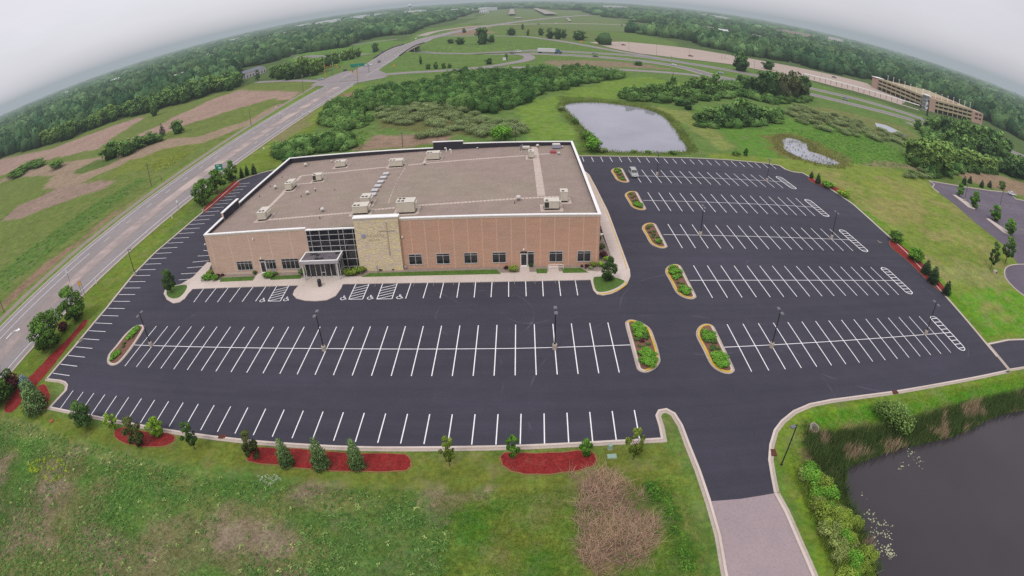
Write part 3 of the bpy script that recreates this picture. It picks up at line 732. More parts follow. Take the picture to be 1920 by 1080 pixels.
FULL_B = [(.5, .1, .75, 0), (.25, .17, .7, 0), (.72, .16, .7, 0), (.4, .26, .75, 0), (.75, .27, .7, 0), (.25, .34, .55, 0), (.6, .38, .6, 0), (.3, .66, .6, 0), (.6, .7, .7, 0), (.35, .78, .75, 0), (.7, .8, .65, 0)]
D3 = [(.45, .5, .36, 1), (.35, .44, .36, 1), (.75, .45, .34, 1)]
island(OA, 'yellow-edged planting island with a purple shrub, east end of the long front row', 1, [(.5, .07, .75, 0), (.25, .14, .7, 0), (.75, .14, .7, 0), (.45, .2, .75, 0), (.3, .28, .65, 0), (.75, .26, .7, 0), (.55, .34, .6, 0), (.5, .42, .3, 1), (.25, .45, .28, 1), (.75, .48, .32, 1), (.2, .58, .38, 1), (.72, .62, .5, 1), (.35, .66, .6, 0), (.65, .72, .65, 0), (.3, .76, .65, 0), (.6, .82, .65, 0), (.3, .88, .55, 0), (.55, .92, .5, 0), (.45, .55, .34, 2)])
island(OB, 'planting island southernmost in the column east of the aisle, yellow west edge', -1, [(.5, .1, .7, 0), (.2, .16, .6, 0), (.75, .14, .65, 0), (.45, .22, .75, 0), (.8, .26, .65, 0), (.3, .32, .6, 0), (.65, .34, .5, 0)]+D3+[(.3, .62, .4, 1), (.7, .6, .4, 1), (.35, .7, .7, 0), (.7, .7, .65, 0), (.4, .79, .7, 0), (.75, .78, .6, 0)])
island(OB, 'planting island second from the south in the column east of the aisle', -1, [(.5, .1, .7, 0), (.25, .17, .55, 0), (.7, .18, .7, 0), (.45, .25, .6, 0), (.6, .38, .32, 1), (.3, .42, .3, 1)]+[(.3, .56, .55, 0), (.65, .62, .55, 0), (.35, .72, .75, 0), (.7, .76, .7, 0), (.45, .86, .75, 0)], 19.95, -.1)
island(OB, 'planting island third in the column east of the aisle, mostly bare mulch', -1, [(.6, .12, .4, 1), (.45, .2, .5, 0), (.7, .22, .5, 0), (.3, .38, .36, 1), (.75, .36, .34, 1), (.5, .48, .38, 1), (.3, .58, .36, 1), (.7, .62, .36, 1), (.3, .76, .34, 1), (.6, .86, .4, 0)], 39.2, -.4)
island(OB, 'planting island fourth in the column east of the aisle, green south tip', -1, [(.5, .1, .7, 0), (.3, .18, .6, 0), (.7, .17, .7, 0), (.5, .26, .65, 0), (.3, .42, .34, 1), (.65, .46, .34, 1), (.4, .62, .34, 1), (.7, .7, .32, 1), (.45, .84, .5, 0)], 59.0, -.4)
island(OB, 'northernmost planting island, beside the parked silver van', -1, [(.55, .12, .5, 0), (.35, .26, .4, 0), (.7, .3, .36, 1), (.4, .45, .42, 1), (.65, .55, .5, 0), (.4, .68, .6, 0), (.6, .8, .6, 0), (.45, .9, .5, 0)], 78.0, -.6)
island(OL, 'narrow kerb island without yellow paint at the west end of the long front row', 0, [(.4, .08, .5, 0), (.5, .14, .62, 0), (.35, .2, .6, 0), (.6, .24, .5, 0), (.4, .3, .4, 0), (.5, .42, .36, 1), (.4, .5, .34, 1), (.4, .62, .5, 0), (.55, .68, .6, 0), (.4, .74, .6, 0), (.6, .79, .6, 0), (.4, .84, .6, 0), (.6, .89, .55, 0), (.45, .94, .5, 0)])
# ------------------------------------------------------------------ water
W_FAR = water_mat('pond_water', (150, 150, 160), .05, .006, .5); W_NEAR = water_mat('dark_water', (62, 57, 60), .05, .006, .9)
struct(MB().flat(POND_FAR, -.25).build('water', W_FAR), 'pale grey pond behind the parking lot', 'pond')
struct(MB().flat(POND_NEAR, -.25).build('water', W_NEAR), 'dark pond beside the driveway', 'pond')
W_M = water_mat('marsh_water', (160, 162, 172), .1, .03, .8)
struct(MB().flat(MARSH1, .06).build('marsh_water', W_M), 'shallow marsh water among the brown grass', 'water')
struct(MB().flat(MARSH2, .06).build('marsh_water', W_M), 'narrow strip of marsh water near the highway', 'water')

# ------------------------------------------------------------------ roads
MED = mat('median_concrete', (196, 178, 168), .9, ((.1, .06), (2, .08)), alt=((158, 144, 140), .08, .4, .6))
def zroad(x, y): return 3.0*math.exp(-((y-545)/75)**2)
ys = list(range(-10, 330, 20))+list(range(330, 760, 8))+list(range(760, 1700, 60))
def xr(y): return -105.5+(0 if y < 700 else (y-700)**1.25*.062)
ctr = [(xr(y), y) for y in ys]
r = MB(); r.ribbon(ctr, 21.3, .0, .07, zf=zroad)
struct(r.build('road', A_ROAD), 'four lane road running past the west side of the lot', 'road')
r = MB(); sub = [p for p in ctr if p[1] < 215]
r.ribbon([p for p in ctr if p[1] <= 330], 4.2, .06, .075, zf=zroad, off=-(-104.6+105.5)*1.0)
struct(r.build('road_median', MED), 'worn pale concrete median down the middle of the road', 'median')
m = MB()
m.ribbon([p for p in ctr if p[1] < 1200], .16, .08, .085, off=8.9, zf=zroad); m.ribbon([p for p in ctr if p[1] < 1200], .16, .08, .085, off=-8.6, zf=zroad)
m.ribbon([(-105.6, y) for y in (60, 105)], .16, .085, .09, off=5.4)
for y in range(112, 330, 12): m.ribbon([(-105.5, y), (-105.5, y+3)], .14, .085, .09, off=5.2)
for y in range(200, 330, 12): m.ribbon([(-105.5, y), (-105.5, y+3)], .14, .085, .09, off=-5.2)
for y in range(430, 700, 14):
    for o_ in (-5.5, 5.5, 1.8): m.ribbon([(-105.5, y), (-105.5, y+4)], .2, .09, .095, off=o_, zf=zroad)
for y in (352, 408): m.box(-115.5, -96, y, y+.7, .09, .1)
for q in (370, 378, 386, 394): m.box(-113, -107, q, q+.5, .09, .1)
struct(m.build('road_marking', WHITE), 'white lines and stop bars painted on the road', 'marking')
m = MB(); m.ribbon([p for p in ctr if p[1] < 360], .12, .08, .09, off=2.6, zf=zroad); m.ribbon([p for p in ctr if p[1] < 360], .12, .08, .09, off=-3.6, zf=zroad)
struct(m.build('yellow_road_line', mat('road_yellow', (186, 160, 96), .8)), 'faded yellow lines beside the road median', 'marking')
# turn arrow
a = G(22, 633); m = MB(); m.ribbon(smooth([(a[0]-.3, a[1]-2), (a[0]-.3, a[1]), (a[0]+.1, a[1]+1.2), (a[0]+.9, a[1]+1.5)], 4), .3, .082, .09)
m.quad([(a[0]+.8, a[1]+.8, .092), (a[0]+2, a[1]+1.7, .092), (a[0]+.7, a[1]+2.4, .092)])
struct(m.build('turn_arrow', WHITE), 'white turn arrow painted on the road lane', 'marking')
r = MB(); r.ribbon(smooth([(-119.6, -10), (-119.6, 90), (-119.2, 160), (-121, 240), (-124, 330), (-126, 352)], 6), 2.6, 0, .05)
struct(r.build('gravel_path', PATHM), 'narrow gravel path along the far side of the road', 'path')
r = MB(); r.ribbon([(-94.6, y) for y in range(-10, 350, 20)], .7, 0, .12); r.ribbon([(-116.4, y) for y in range(-10, 350, 20)], .5, 0, .06)
struct(r.build('road_kerb', CONC_D), 'concrete kerbs along both sides of the road', 'kerb')

def road_px(pts, w, name, m_, lab, cat='road', lift=.16, ss=6, z=0):
    p = smooth([G(*q, z) for q in pts], ss)
    b = MB(); b.ribbon(p, w, -.3, lift, zf=lambda x, y: max(zs(x, y), zs(x+4, y), zs(x-4, y), zs(x, y+4), zs(x, y-4)))
    struct(b.build(name, m_), lab, cat); return p
HWY = mat('highway_asphalt', (132, 128, 130), .9, ((.03, .1), (.3, .08))); SHO = mat('shoulder_concrete', (170, 160, 148), .9, ((.05, .08),))
HU = [(790, 97), (820, 98.5), (955, 100.5), (1015, 101.5), (1110, 106), (1195, 112), (1280, 124), (1407, 146), (1523, 173), (1613, 194), (1710, 223), (1780, 250), (1900, 292), (1925, 302)]
HL = [(790, 101), (820, 102.5), (950, 105), (1000, 107), (1100, 112), (1195, 120), (1280, 133), (1357, 153), (1513, 182), (1597, 202), (1730, 238), (1800, 268), (1900, 310), (1925, 320)]
def hwy(pts, xtra, lab):
    w0 = [G(*q) for q in pts]; w0 = xtra+w0
    p = smooth(w0, 5)
    zf = lambda x, y: max(zs(x, y), zs(x+5, y), zs(x-5, y), zs(x, y+5), zs(x, y-5))
    struct(MB().ribbon(p, 13.5, -.3, .14, zf=zf).build('highway_shoulder', SHO), 'pale shoulders of the '+lab, 'road')
    struct(MB().ribbon(p, 8.4, -.3, .2, zf=zf).build('highway', HWY), lab, 'highway')
    b = MB(); b.ribbon(p, .25, .21, .22, off=4.1, zf=zf); b.ribbon(p, .25, .21, .22, off=-4.1, zf=zf)
    for i in range(0, len(p)-1, 1):
        q0, q1 = np.array(p[i]), np.array(p[i+1]); L = np.linalg.norm(q1-q0)
        for t in np.arange(0, L-3, 12): b.ribbon([tuple(q0+(q1-q0)*t/L), tuple(q0+(q1-q0)*(t+3)/L)], .2, .21, .22, zf=zf)
    struct(b.build('highway_marking', mat('faded_white', (168, 164, 168), .8)), 'white lane lines of the '+lab, 'marking')
    return p
PU = hwy(HU, [(-300, 700), (-200, 632), (-140, 592)], 'far carriageway of the highway')
PL = hwy(HL, [(-300, 680), (-200, 612), (-140, 570)], 'near carriageway of the highway')
RAMPS = [([(668, 157), (700, 149), (760, 143.5), (820, 140), (880, 136.5), (970, 133.5), (1032, 133), (1120, 136), (1200, 139.5), (1295, 147), (1357, 158), (1430, 170)], 9, 'ramp road curving past the thicket'),
         ([(866, 137), (920, 131), (955, 125.5), (980, 121), (992, 116.5), (990, 111.5), (970, 107.5), (930, 105), (880, 104)], 8.5, 'loop ramp of the interchange'),
         ([(830, 74.5), (880, 74), (930, 74), (980, 75), (1032, 81), (1082, 89), (1145, 100.5), (1220, 113), (1290, 125)], 9, 'upper ramp joining the far carriageway'),
         ([(1925, 66), (1290, 63), (1240, 58), (1180, 54), (1120, 51.5), (1040, 51), (960, 52.5), (905, 55), (860, 59), (815, 66), (790, 74)][1:], 16, 'distant highway crossing the airfield edge'),
         ([(640, 160), (600, 159), (560, 158), (520, 159), (480, 161)], 7, 'side street leading to the white shed'),
         ([(493, 117), (567, 103.5), (600, 99.5), (654, 92), (708, 84.5), (745, 80)], 9, 'frontage road beyond the bridge'),
         ([(1700, 236), (1760, 262), (1840, 296), (1925, 340)], 6, 'pale lane beneath the eastern trees')]
for pts, w_, lab in RAMPS: road_px(pts, w_, 'ramp', A_ROAD if 'distant' not in lab else SHO, lab)
b = MB()
b.flat([(-116, 340), (-94, 340), (-80, 352), (-80, 366), (-94, 398), (-95, 470), (-116, 470), (-130, 374), (-130, 352)], .1)
struct(b.build('road_junction', A_ROAD), 'wide junction where the ramp meets the road', 'road')
# airfield runways, park and ride lot
b = MB()
for q in ([(957, 25.5), (963, 25.5), (966, 36), (953, 36.5)], [(1000, 24.5), (1008, 24.3), (1046, 35.5), (1022, 36.5)], [(1060, 41.5), (1066, 41.5), (1072, 47.5), (1067, 47.5)], [(966, 40), (976, 40), (978, 42), (964, 42)]): b.flat(ccw(Gs(q)), 5.5 if q[0][1] < 30 else 1.5)
struct(b.build('runway', mat('runway_asphalt', (166, 158, 148), .9, ((.01, .1),))), 'grey runways of the distant airfield', 'runway')
PRK = Gs([(1105, 86), (1170, 85), (1285, 96.5), (1380, 112), (1440, 123), (1560, 147), (1625, 163), (1645, 175), (1700, 196), (1690, 203), (1640, 188), (1560, 168), (1500, 152), (1420, 137), (1370, 127.5), (1280, 117), (1200, 107.5), (1150, 98)])
struct(MB().flat(PRK, .2).build('park_and_ride_lot', mat('pink_concrete', (184, 166, 152), .9, ((.03, .06), (.4, .05)))), 'long pale pinkish park-and-ride lot beyond the highway', 'parking lot')
LOT2 = Gs([(1742, 346), (1810, 357.5), (1855, 364), (1892, 368), (1905, 380), (1925, 384)])+[(228, 118), (190, 70), (150, 78)]+Gs([(1925, 522), (1880, 465), (1830, 425), (1790, 390), (1760, 368), (1748, 358)])
struct(MB().flat(LOT2, .02).build('neighbouring_lot', A_OLD), 'worn grey parking lot to the east', 'parking lot')
LOT3 = smooth(Gs([(1925, 502), (1900, 503), (1887, 508), (1883, 518), (1888, 532), (1905, 550), (1925, 565)]), 3)
LOT3c = LOT3+[(135, 70), (135, 85)]
struct(MB().flat(LOT3c, .03).build('neighbouring_lot', A_OLD), 'rounded end of the neighbouring lot', 'parking lot')
b = MB(); kerb(b, Gs([(1742, 346), (1810, 357.5), (1855, 364), (1892, 368), (1905, 380), (1925, 384)]), .7); kerb(b, LOT3, .6); kerb(b, Gs([(1742, 346), (1752, 352), (1748, 358), (1760, 368)]), .6)
for q in ([(1786, 372), (1792, 373), (1830, 396), (1827, 399.5), (1815, 395)], [(1849, 417), (1854, 417), (1895, 444), (1893, 448), (1880, 442)]): b.prism(ccw(Gs(q)), 0, .16, 0)
struct(b.build('kerb', [CONC, CONC_D]), 'kerbs and islands of the neighbouring lot', 'kerb')
b = MB()
for i in range(26):
    t = i/25; p0 = G(1822+98*t, 373+40*t*1.1); 
for (p0, p1, n_) in (((1758, 353), (1800, 360), 8), ((1815, 362), (1900, 378), 16)):
    for i in range(n_):
        a = G(p0[0]+(p1[0]-p0[0])*i/(n_-1), p0[1]+(p1[1]-p0[1])*i/(n_-1)); b.ribbon([a, (a[0]+.6, a[1]-5)], .13, .03, .03)
m0, m1 = G(1818, 387), G(1920, 401)
b.ribbon([m0, m1], .13, .034, .034)
for i in range(24):
    t = i/23; a = lerp(m0, m1, t); b.ribbon([(a[0]-.6, a[1]+5), (a[0]+.6, a[1]-5)], .12, .03, .03)
m0, m1 = G(1880, 433), G(1922, 438)
b.ribbon([m0, m1], .13, .034, .034)
for i in range(10):
    t = i/9; a = lerp(m0, m1, t); b.ribbon([(a[0]-.6, a[1]+5), (a[0]+.6, a[1]-5)], .12, .03, .03)
struct(b.build('parking_marking', mat('faded_white', (168, 164, 168), .8)), 'faded stall lines of the neighbouring lot', 'marking')

# bridge of the road over the highway
br = empty('road_bridge', (-105.5, 545, 0)); tag(br, 'concrete road bridge over the highway with dark opening beneath', 'bridge')
b = MB(); b.ribbon([(0, y-545) for y in range(500, 596, 8)], 22.6, -1.2, .02, zf=lambda x, y: zroad(x, y+545)); b.build('deck', CONC, br)
b = MB()
for sx in (-11.4, 11.0): b.ribbon([(sx, y-545) for y in range(478, 626, 8)], .4, .0, 1.1, zf=lambda x, y: zroad(x, y+545))
b.build('railing', mat('dark_rail', (84, 80, 84), .7), br)
for yy in (-26, 0, 26):
    b = MB()
    for xx in (-8, 0, 8): b.tube((xx, yy, -5), (xx, yy, 1.2), .6, n=8)
    b.box(-11, 11, yy-.7, yy+.7, 1.0, 1.9); b.build('pier', CONC, br)

# ------------------------------------------------------------------ office building
BX0, BX1, BY0, BY1 = -60.0, 14.45, 89.7, 139.6
BRICK_T = stripes_mat('tan_panel', (178, 152, 134), (192, 168, 150), 4.45, .05, .05, offs=1.2)
BRICK_R = stripes_mat('red_panel', (176, 138, 116), (192, 156, 134), 2.48, .04, .05, c2=(170, 138, 118), offs=.4)
ROOFM = mat('ballast_roof', (160, 141, 131), .95, ((.06, .06), (.4, .08), (3, .14), (11, .2)), alt=((154, 140, 124), .06, .42, .6))
COPE = mat('white_coping', (255, 253, 248), .5, ((.5, .05),)); PAR = mat('black_membrane', (52, 50, 58), .8, ((.4, .12),), .3)
GLASS = None
def glass_mat():
    t = NT('dark_glass'); p = t.n('ShaderNodeBsdfPrincipled'); t.l(p.outputs[0], t.out.inputs[0])
    g = t.n('ShaderNodeNewGeometry').outputs['Position']
    col = mixc(t, noise_fac(t, .8, 3, .6, .4, .7, g), (.012, .013, .017), (.035, .033, .036))
    t.l(col, p.inputs['Base Color']); p.inputs['Roughness'].default_value = .08; p.inputs['IOR'].default_value = 1.5
    return t.m
GLASS = glass_mat(); MULL = mat('pale_mullion', (198, 194, 190), .5); TRIM = mat('stone_trim', (206, 190, 172), .8, ((2, .06),))
bld = empty('office_building', (0, 0, 0)); tag(bld, 'long tan and red brick office building with stone tower and gravel roof', 'building')
def zroof(x, y):
    u = (x-BX0)/(BX1-BX0); v = (y-BY0)/(BY1-BY0)
    return (8.15*(1-u)+9.35*u)*(1-v)+(7.35*(1-u)+8.75*u)*v
def RG(px, py):
    z = 8.3
    for _ in range(6): x, y = G(px, py, z); z = zroof(x, y)
    return x, y, z
# walls: outline segments with their own tops
XA, XB, XC = -37.75, -28.15, -20.15
def wallbox(name, m_, x0, x1, y0, y1, z1, z0=0.0):
    b = MB().box(x0, x1, y0, y1, z0, z1); o = b.build(name, m_, bld); return o
T = .35
wallbox('wall', BRICK_T, BX0, XA, BY0, BY0+T, 8.72)['label'] = 'tan brick front wall'
wallbox('wall', BRICK_R, XC, BX1, BY0, BY0+T, 9.78)['label'] = 'red brick front wall'
o = MB(); o.box(XB, XC, BY0-.55, BY0+.5, 0, 10.38); o.build('stone_tower', stone_mat(), bld)['label'] = 'ledge stone tower beside the glass'
wallbox('side_wall', BRICK_T, BX0, BX0+T, BY0+T, BY1-T, 8.72)
wallbox('side_wall', BRICK_R, BX1-T, BX1, BY0+T, BY1-T, 9.78)
wallbox('rear_wall', BRICK_T, BX0, -20.4, BY1-T, BY1, 8.72)
wallbox('rear_wall', BRICK_T, -20.4, -12.9, BY1-T, BY1, 10.3)
wallbox('rear_wall', BRICK_R, -12.9, BX1, BY1-T, BY1, 9.6)
wallbox('side_wall', BRICK_T, BX0-.03, BX0+T+.03, 98.3, 106.2, 9.75, 8.0)['label'] = 'raised end of the west wall'
b = MB(); b.add([(BX0+T, BY0+T, zroof(BX0, BY0)), (BX1-T, BY0+T, zroof(BX1, BY0)), (BX1-T, BY1-T, zroof(BX1, BY1)), (BX0+T, BY1-T, zroof(BX0, BY1))], [(0, 1, 2, 3)])
b.build('roof', ROOFM, bld)
# black membrane on the inner faces of the parapets
b = MB(); e = .012
i0, i1, j0, j1 = BX0+T+e, BX1-T-e, BY0+T+e, BY1-T-e
b.quad([(i0, j0, 7), (i0, j1, 7), (i0, j1, 8.7), (i0, j0, 8.7)]); b.quad([(i0+.03, 98.4, 7), (i0+.03, 106.1, 7), (i0+.03, 106.1, 9.74), (i0+.03, 98.4, 9.74)])
b.quad([(i0, j1, 7), (-20.4, j1, 7), (-20.4, j1, 8.7), (i0, j1, 8.7)]); b.quad([(-20.4, j1-.02, 7), (-12.9, j1-.02, 7), (-12.9, j1-.02, 10.28), (-20.4, j1-.02, 10.28)])
b.quad([(-12.9, j1, 7), (i1, j1, 8.2), (i1, j1, 9.58), (-12.9, j1, 9.58)]); b.quad([(i1, j1, 8.2), (i1, j0, 8.8), (i1, j0, 9.76), (i1, j1, 9.76)])
b.build('parapet_lining', PAR, bld)
# coping
b = MB()
def cope(x0, x1, y0, y1, z): b.box(x0, x1, y0, y1, z, z+.16)
c_ = .1
cope(BX0-c_, XA, BY0-c_, BY0+T+c_, 8.72); cope(XA-.0, XB-.1, BY0-.15, BY0+.5, 8.36)
cope(XB-.12, XC+.12, BY0-.7, BY0+.62, 10.38)
cope(XC+.13, BX1+c_, BY0-c_, BY0+T+c_, 9.78)
cope(BX0-c_, BX0+T+c_, BY0+T+c_, 98.2, 8.72); cope(BX0-c_-.03, BX0+T+c_+.03, 98.2, 106.3, 9.75); cope(BX0-c_, BX0+T+c_, 106.3, BY1-T-c_, 8.72)
cope(BX1-T-c_, BX1+c_, BY0+T+c_, BY1-T-c_, 9.78)
cope(BX0-c_, -38.6, BY1-T-c_, BY1+c_, 8.72); cope(-38.6, -28.5, BY1-T-c_, BY1+c_, 8.722); cope(-28.5, -20.5, BY1-T-c_, BY1+c_, 8.72); cope(-20.5, -12.8, BY1-T-c_, BY1+c_, 10.3); cope(-12.8, BX1+c_, BY1-T-c_, BY1+c_, 9.6)
b.build('coping', COPE, bld)
b = MB()  # frieze under the coping on the front
b.box(BX0-.02, XA, BY0-.04, BY0, 8.4, 8.7); b.box(XC, BX1, BY0-.05, BY0, 9.42, 9.76); b.box(XB-.03, XC+.03, BY0-.6, BY0-.55, 10.1, 10.36)
b.box(BX0, XA, BY0-.05, BY0, 0, .35)
b.build('trim_band', TRIM, bld)
def window(x0, x1, z0, z1, splits, trans=.45, y=BY0, door=None):
    f = MB(); fr = .09; Y0, Y1 = y-.06, y+.02
    f.box(x0, x1, Y0, Y1, z1-fr, z1); f.box(x0-.05, x1+.05, Y0-.05, Y1, z0-.1, z0)
    f.box(x0, x0+fr, Y0, Y1, z0, z1-fr); f.box(x1-fr, x1, Y0, Y1, z0, z1-fr)
    for s_ in splits: f.box(x0+(x1-x0)*s_-.035, x0+(x1-x0)*s_+.035, Y0+.01, Y1, z0, z1-fr)
    if trans:
        f.box(x0+fr, x1-fr, Y0+.015, Y1, z1-fr-trans-.035, z1-fr-trans+.035)
    o = f.build('window', MULL, bld)
    g = MB().box(x0+.03, x1-.03, y-.02, y+.012, z0+.002, z1-.03).build('pane', GLASS, o); return o
def door(x0, x1, z1, y=BY0, glazed=True):
    f = MB(); fr = .09
    f.box(x0, x0+fr, y-.1, y-.02, .15, z1); f.box(x1-fr, x1, y-.1, y-.02, .15, z1); f.box(x0+fr, x1-fr, y-.1, y-.02, z1-fr, z1); f.box(x0+fr, x1-fr, y-.1, y-.02, .15, .35)
    o = f.build('door', COPE, bld); MB().box(x0+.02, x1-.02, y-.05, y-.03, .16, z1-.03).build('pane', GLASS, o)
    MB().tube((x1-.16, y-.16, .9), (x1-.16, y-.16, 1.4), .02).build('handle', STEEL, o); return o
window(-53.9, -50.3, .95, 2.85, (.25, .5, .75)); window(-47.35, -45.1, .95, 2.92, (.33, .66)); window(-43.9, -40.2, .88, 2.98, (.25, .5, .75))
door(-48.55, -47.4, 2.55); MB().box(-48.55, -47.4, BY0-.08, BY0, 2.6, 2.92).build('transom', GLASS, bld)
for x in (-19.05, -14.1, -9.2, -4.25, 5.65, 10.6): window(x, x+2.45, 1.0, 3.0, (.5,), .35)
door(.7, 1.85, 2.6); MB().box(.7, 1.85, BY0-.08, BY0, 2.65, 3.0).build('transom', GLASS, bld); window(1.9, 3.1, .4, 3.0, (), .35)
# curtain wall
g = MB().box(XA, XB, BY0+.1, BY0+.4, 0, 8.36); g.build('curtain_glass', GLASS, bld)
f = MB(); zz = [.05, .9, 2.45, 4.1, 5.15, 6.25, 7.35, 8.3]; xs = [XA+.06, XA+.85, XA+2.65, XA+4.45, XA+6.3, XA+7.25, XA+9.05, XB-.06]
for z in zz: f.box(XA, XB, BY0-.02, BY0+.12, z-.035, z+.035)
for x in xs: f.box(x-.035, x+.035, BY0-.04, BY0+.11, .05, 8.3)
f.build('curtain_mullion', MULL, bld)
# entrance vestibule
VX0, VX1, VY = -38.3, -31.2, 85.9
v = bld
MB().box(VX0-.1, VX1+.1, VY, BY0-.06, 3.45, 4.05).build('canopy', mat('grey_fascia', (176, 172, 174), .6), v)
b = MB(); b.box(VX0-.15, VX1+.15, VY-.05, VY+.2, 4.05, 4.17); b.box(VX0-.15, VX0+.1, VY+.2, BY0-.3, 4.05, 4.17); b.box(VX1-.1, VX1+.15, VY+.2, BY0-.3, 4.05, 4.17); b.box(VX0-.15, VX1+.15, BY0-.3, BY0-.05, 4.05, 4.17)
b.build('canopy_coping', COPE, v)
MB().box(VX0+.1, VX1-.1, VY+.2, BY0-.3, 4.05, 4.08).build('canopy_roof', mat('wet_membrane', (118, 112, 116), .5, ((.8, .2),), alt=((58, 54, 58), .55, .55, .6)), v)
for x in (VX0+.1, VX1-.35): MB().box(x, x+.25, VY+.15, VY+.4, .14, 3.45).build('canopy_post', MULL, v)
for x in (VX0+.1, VX1-.3): MB().box(x, x+.2, VY+1.3, 87.34, .14, .3).build('canopy_sill', MULL, v)
GY = 87.4
b = MB().box(VX0+.15, VX1-.15, GY, GY+.06, .2, 3.44); b.box(VX0+.15, VX0+.2, GY+.06, BY0-.1, .2, 3.44); b.box(VX1-.2, VX1-.15, GY+.06, BY0-.1, .2, 3.44); b.build('vestibule_glass', GLASS, v)
b = MB()
for x in (VX0+.15, VX0+1.05, VX0+2.15, VX0+3.2, VX0+4.0, VX0+5.1, VX0+6.15, VX1-.2): b.box(x-.06, x+.06, GY-.05, GY-.0, .14, 3.45)
for yy in (GY+.8, GY+1.6, BY0-.15): b.box(VX1-.15, VX1-.1, yy-.05, yy+.05, .14, 3.45); b.box(VX0+.1, VX0+.15, yy-.05, yy+.05, .14, 3.45)
b.box(VX0+.1, VX1-.1, GY-.05, GY, .14, .3); b.box(VX0+.1, VX1-.1, GY-.05, GY, 2.75, 2.83); b.box(VX0+3.2, VX0+4.0, GY-.06, GY-.01, 1.0, 1.12); b.box(VX1-.15, VX1-.1, GY, BY0-.1, 1.15, 1.22)
b.build('vestibule_frame', MULL, v)
for x in (VX0+1.15, VX0+4.1): MB().box(x, x+.9, GY-.07, GY-.052, .3, 2.7).build('door', GLASS, v)
# emblem, illegible lettering and the tall cross on the stone
FM = mat('faded_metal', (184, 168, 152), .6); BL = mat('faded_blue', (160, 162, 178), .6)
SY = BY0-.55
b = MB(); b.tube((-26.6, SY, 7.0), (-26.6, SY-.08, 7.0), .42, n=20); b.build('wall_emblem', BL, bld)
b = MB(); b.box(-22.33, -22.17, SY-.1, SY, 3.1, 9.5); b.box(-23.7, -22.33, SY-.1, SY, 7.85, 7.99); b.box(-22.17, -20.85, SY-.1, SY, 7.85, 7.99); b.build('wall_cross', FM, bld)
b = MB(); x = -25.95
rr = random.Random(3)
for i in range(11):
    wd = rr.choice((.16, .22, .26)); hh = rr.choice((.3, .42, .5))
    b.box(x, x+.05, SY-.05, SY, 6.85, 6.85+hh); b.box(x+.05, x+wd, SY-.05, SY, 6.85, 6.91) if i % 2 else b.box(x+.05, x+wd, SY-.05, SY, 6.8+hh, 6.86+hh)
    x += wd+.07
b.build('wall_lettering', FM, bld); b = MB(); x = -25.7
for i in range(6):
    b.box(x, x+.05, SY-.05, SY, 6.1, 6.45); b.box(x+.05, x+.2, SY-.05, SY, 6.1, 6.16); x += .33
b.build('wall_lettering', FM, bld)
LAMP = mat('white_lamp', (236, 232, 226), .5)
for x, y0_, z in ((-48.1, BY0, 3.15), (1.25, BY0, 3.3), (-48.9, BY0, 7.2), (-19.75, BY0, 6.3)):
    MB().box(x-.14, x+.14, y0_-.26, y0_, z, z+.28, 0, 0).build('wall_lamp', LAMP, bld)
for x, z in ((BX0-.7, 6.6), (BX1+.1, 5.9)):
    MB().tube((x+.1, BY0+.4, z), (x+.5, BY0+.1, z+.2), .16, .1).box(x+.1, x+.5, BY0+.3, BY0+.42, z+.1, z+.2).build('corner_lamp', LAMP, bld)
for y in (96, 104, 117): MB().box(BX1, BX1+.3, y, y+.3, 3.2, 3.5).build('wall_lamp', LAMP, bld)
# ------------------------------------------------------------------ front planting beds
b = MB()
def slab(bb, pts, h, m=0): bb.prism(ccw(pts), .02, h, m)
bg = MB(); slab(bg, [(-61, 86.3), (-61, 89.68), (-38.4, 89.68), (-38.4, 86.6)], .1); slab(bg, [(-31.1, 86.9), (-31.1, 89.68), (14.4, 89.68), (18.2, 88.2), (17.9, 86.2), (-28, 86.5)], .1)
slab(bg, [(14.5, 89.75), (14.5, 139), (16.1, 139), (16.4, 120), (17.4, 92)], .1)
struct(bg.build('gravel_bed', GRAV), 'river gravel beds along the front and side walls', 'gravel bed')
lw = MB()
for q in ([(-57, 86.55), (-57.5, 88.2), (-49.8, 88.4), (-49.4, 86.7)], [(-45.6, 86.7), (-46.0, 88.2), (-39.6, 88.4), (-39.3, 86.9)], [(-27.5, 86.9), (-26.3, 88.3), (-3.5, 88.6), (-2.7, 86.9)], [(3.4, 86.9), (3.4, 88.6), (5.2, 88.6), (5.2, 86.9)], [(7.9, 86.9), (7.9, 88.7), (11.2, 88.7), (12.4, 86.9)]):
    slab(lw, q, .16)
struct(lw.build('front_lawn', GRASS), 'strips of mown grass in front of the building', 'lawn')

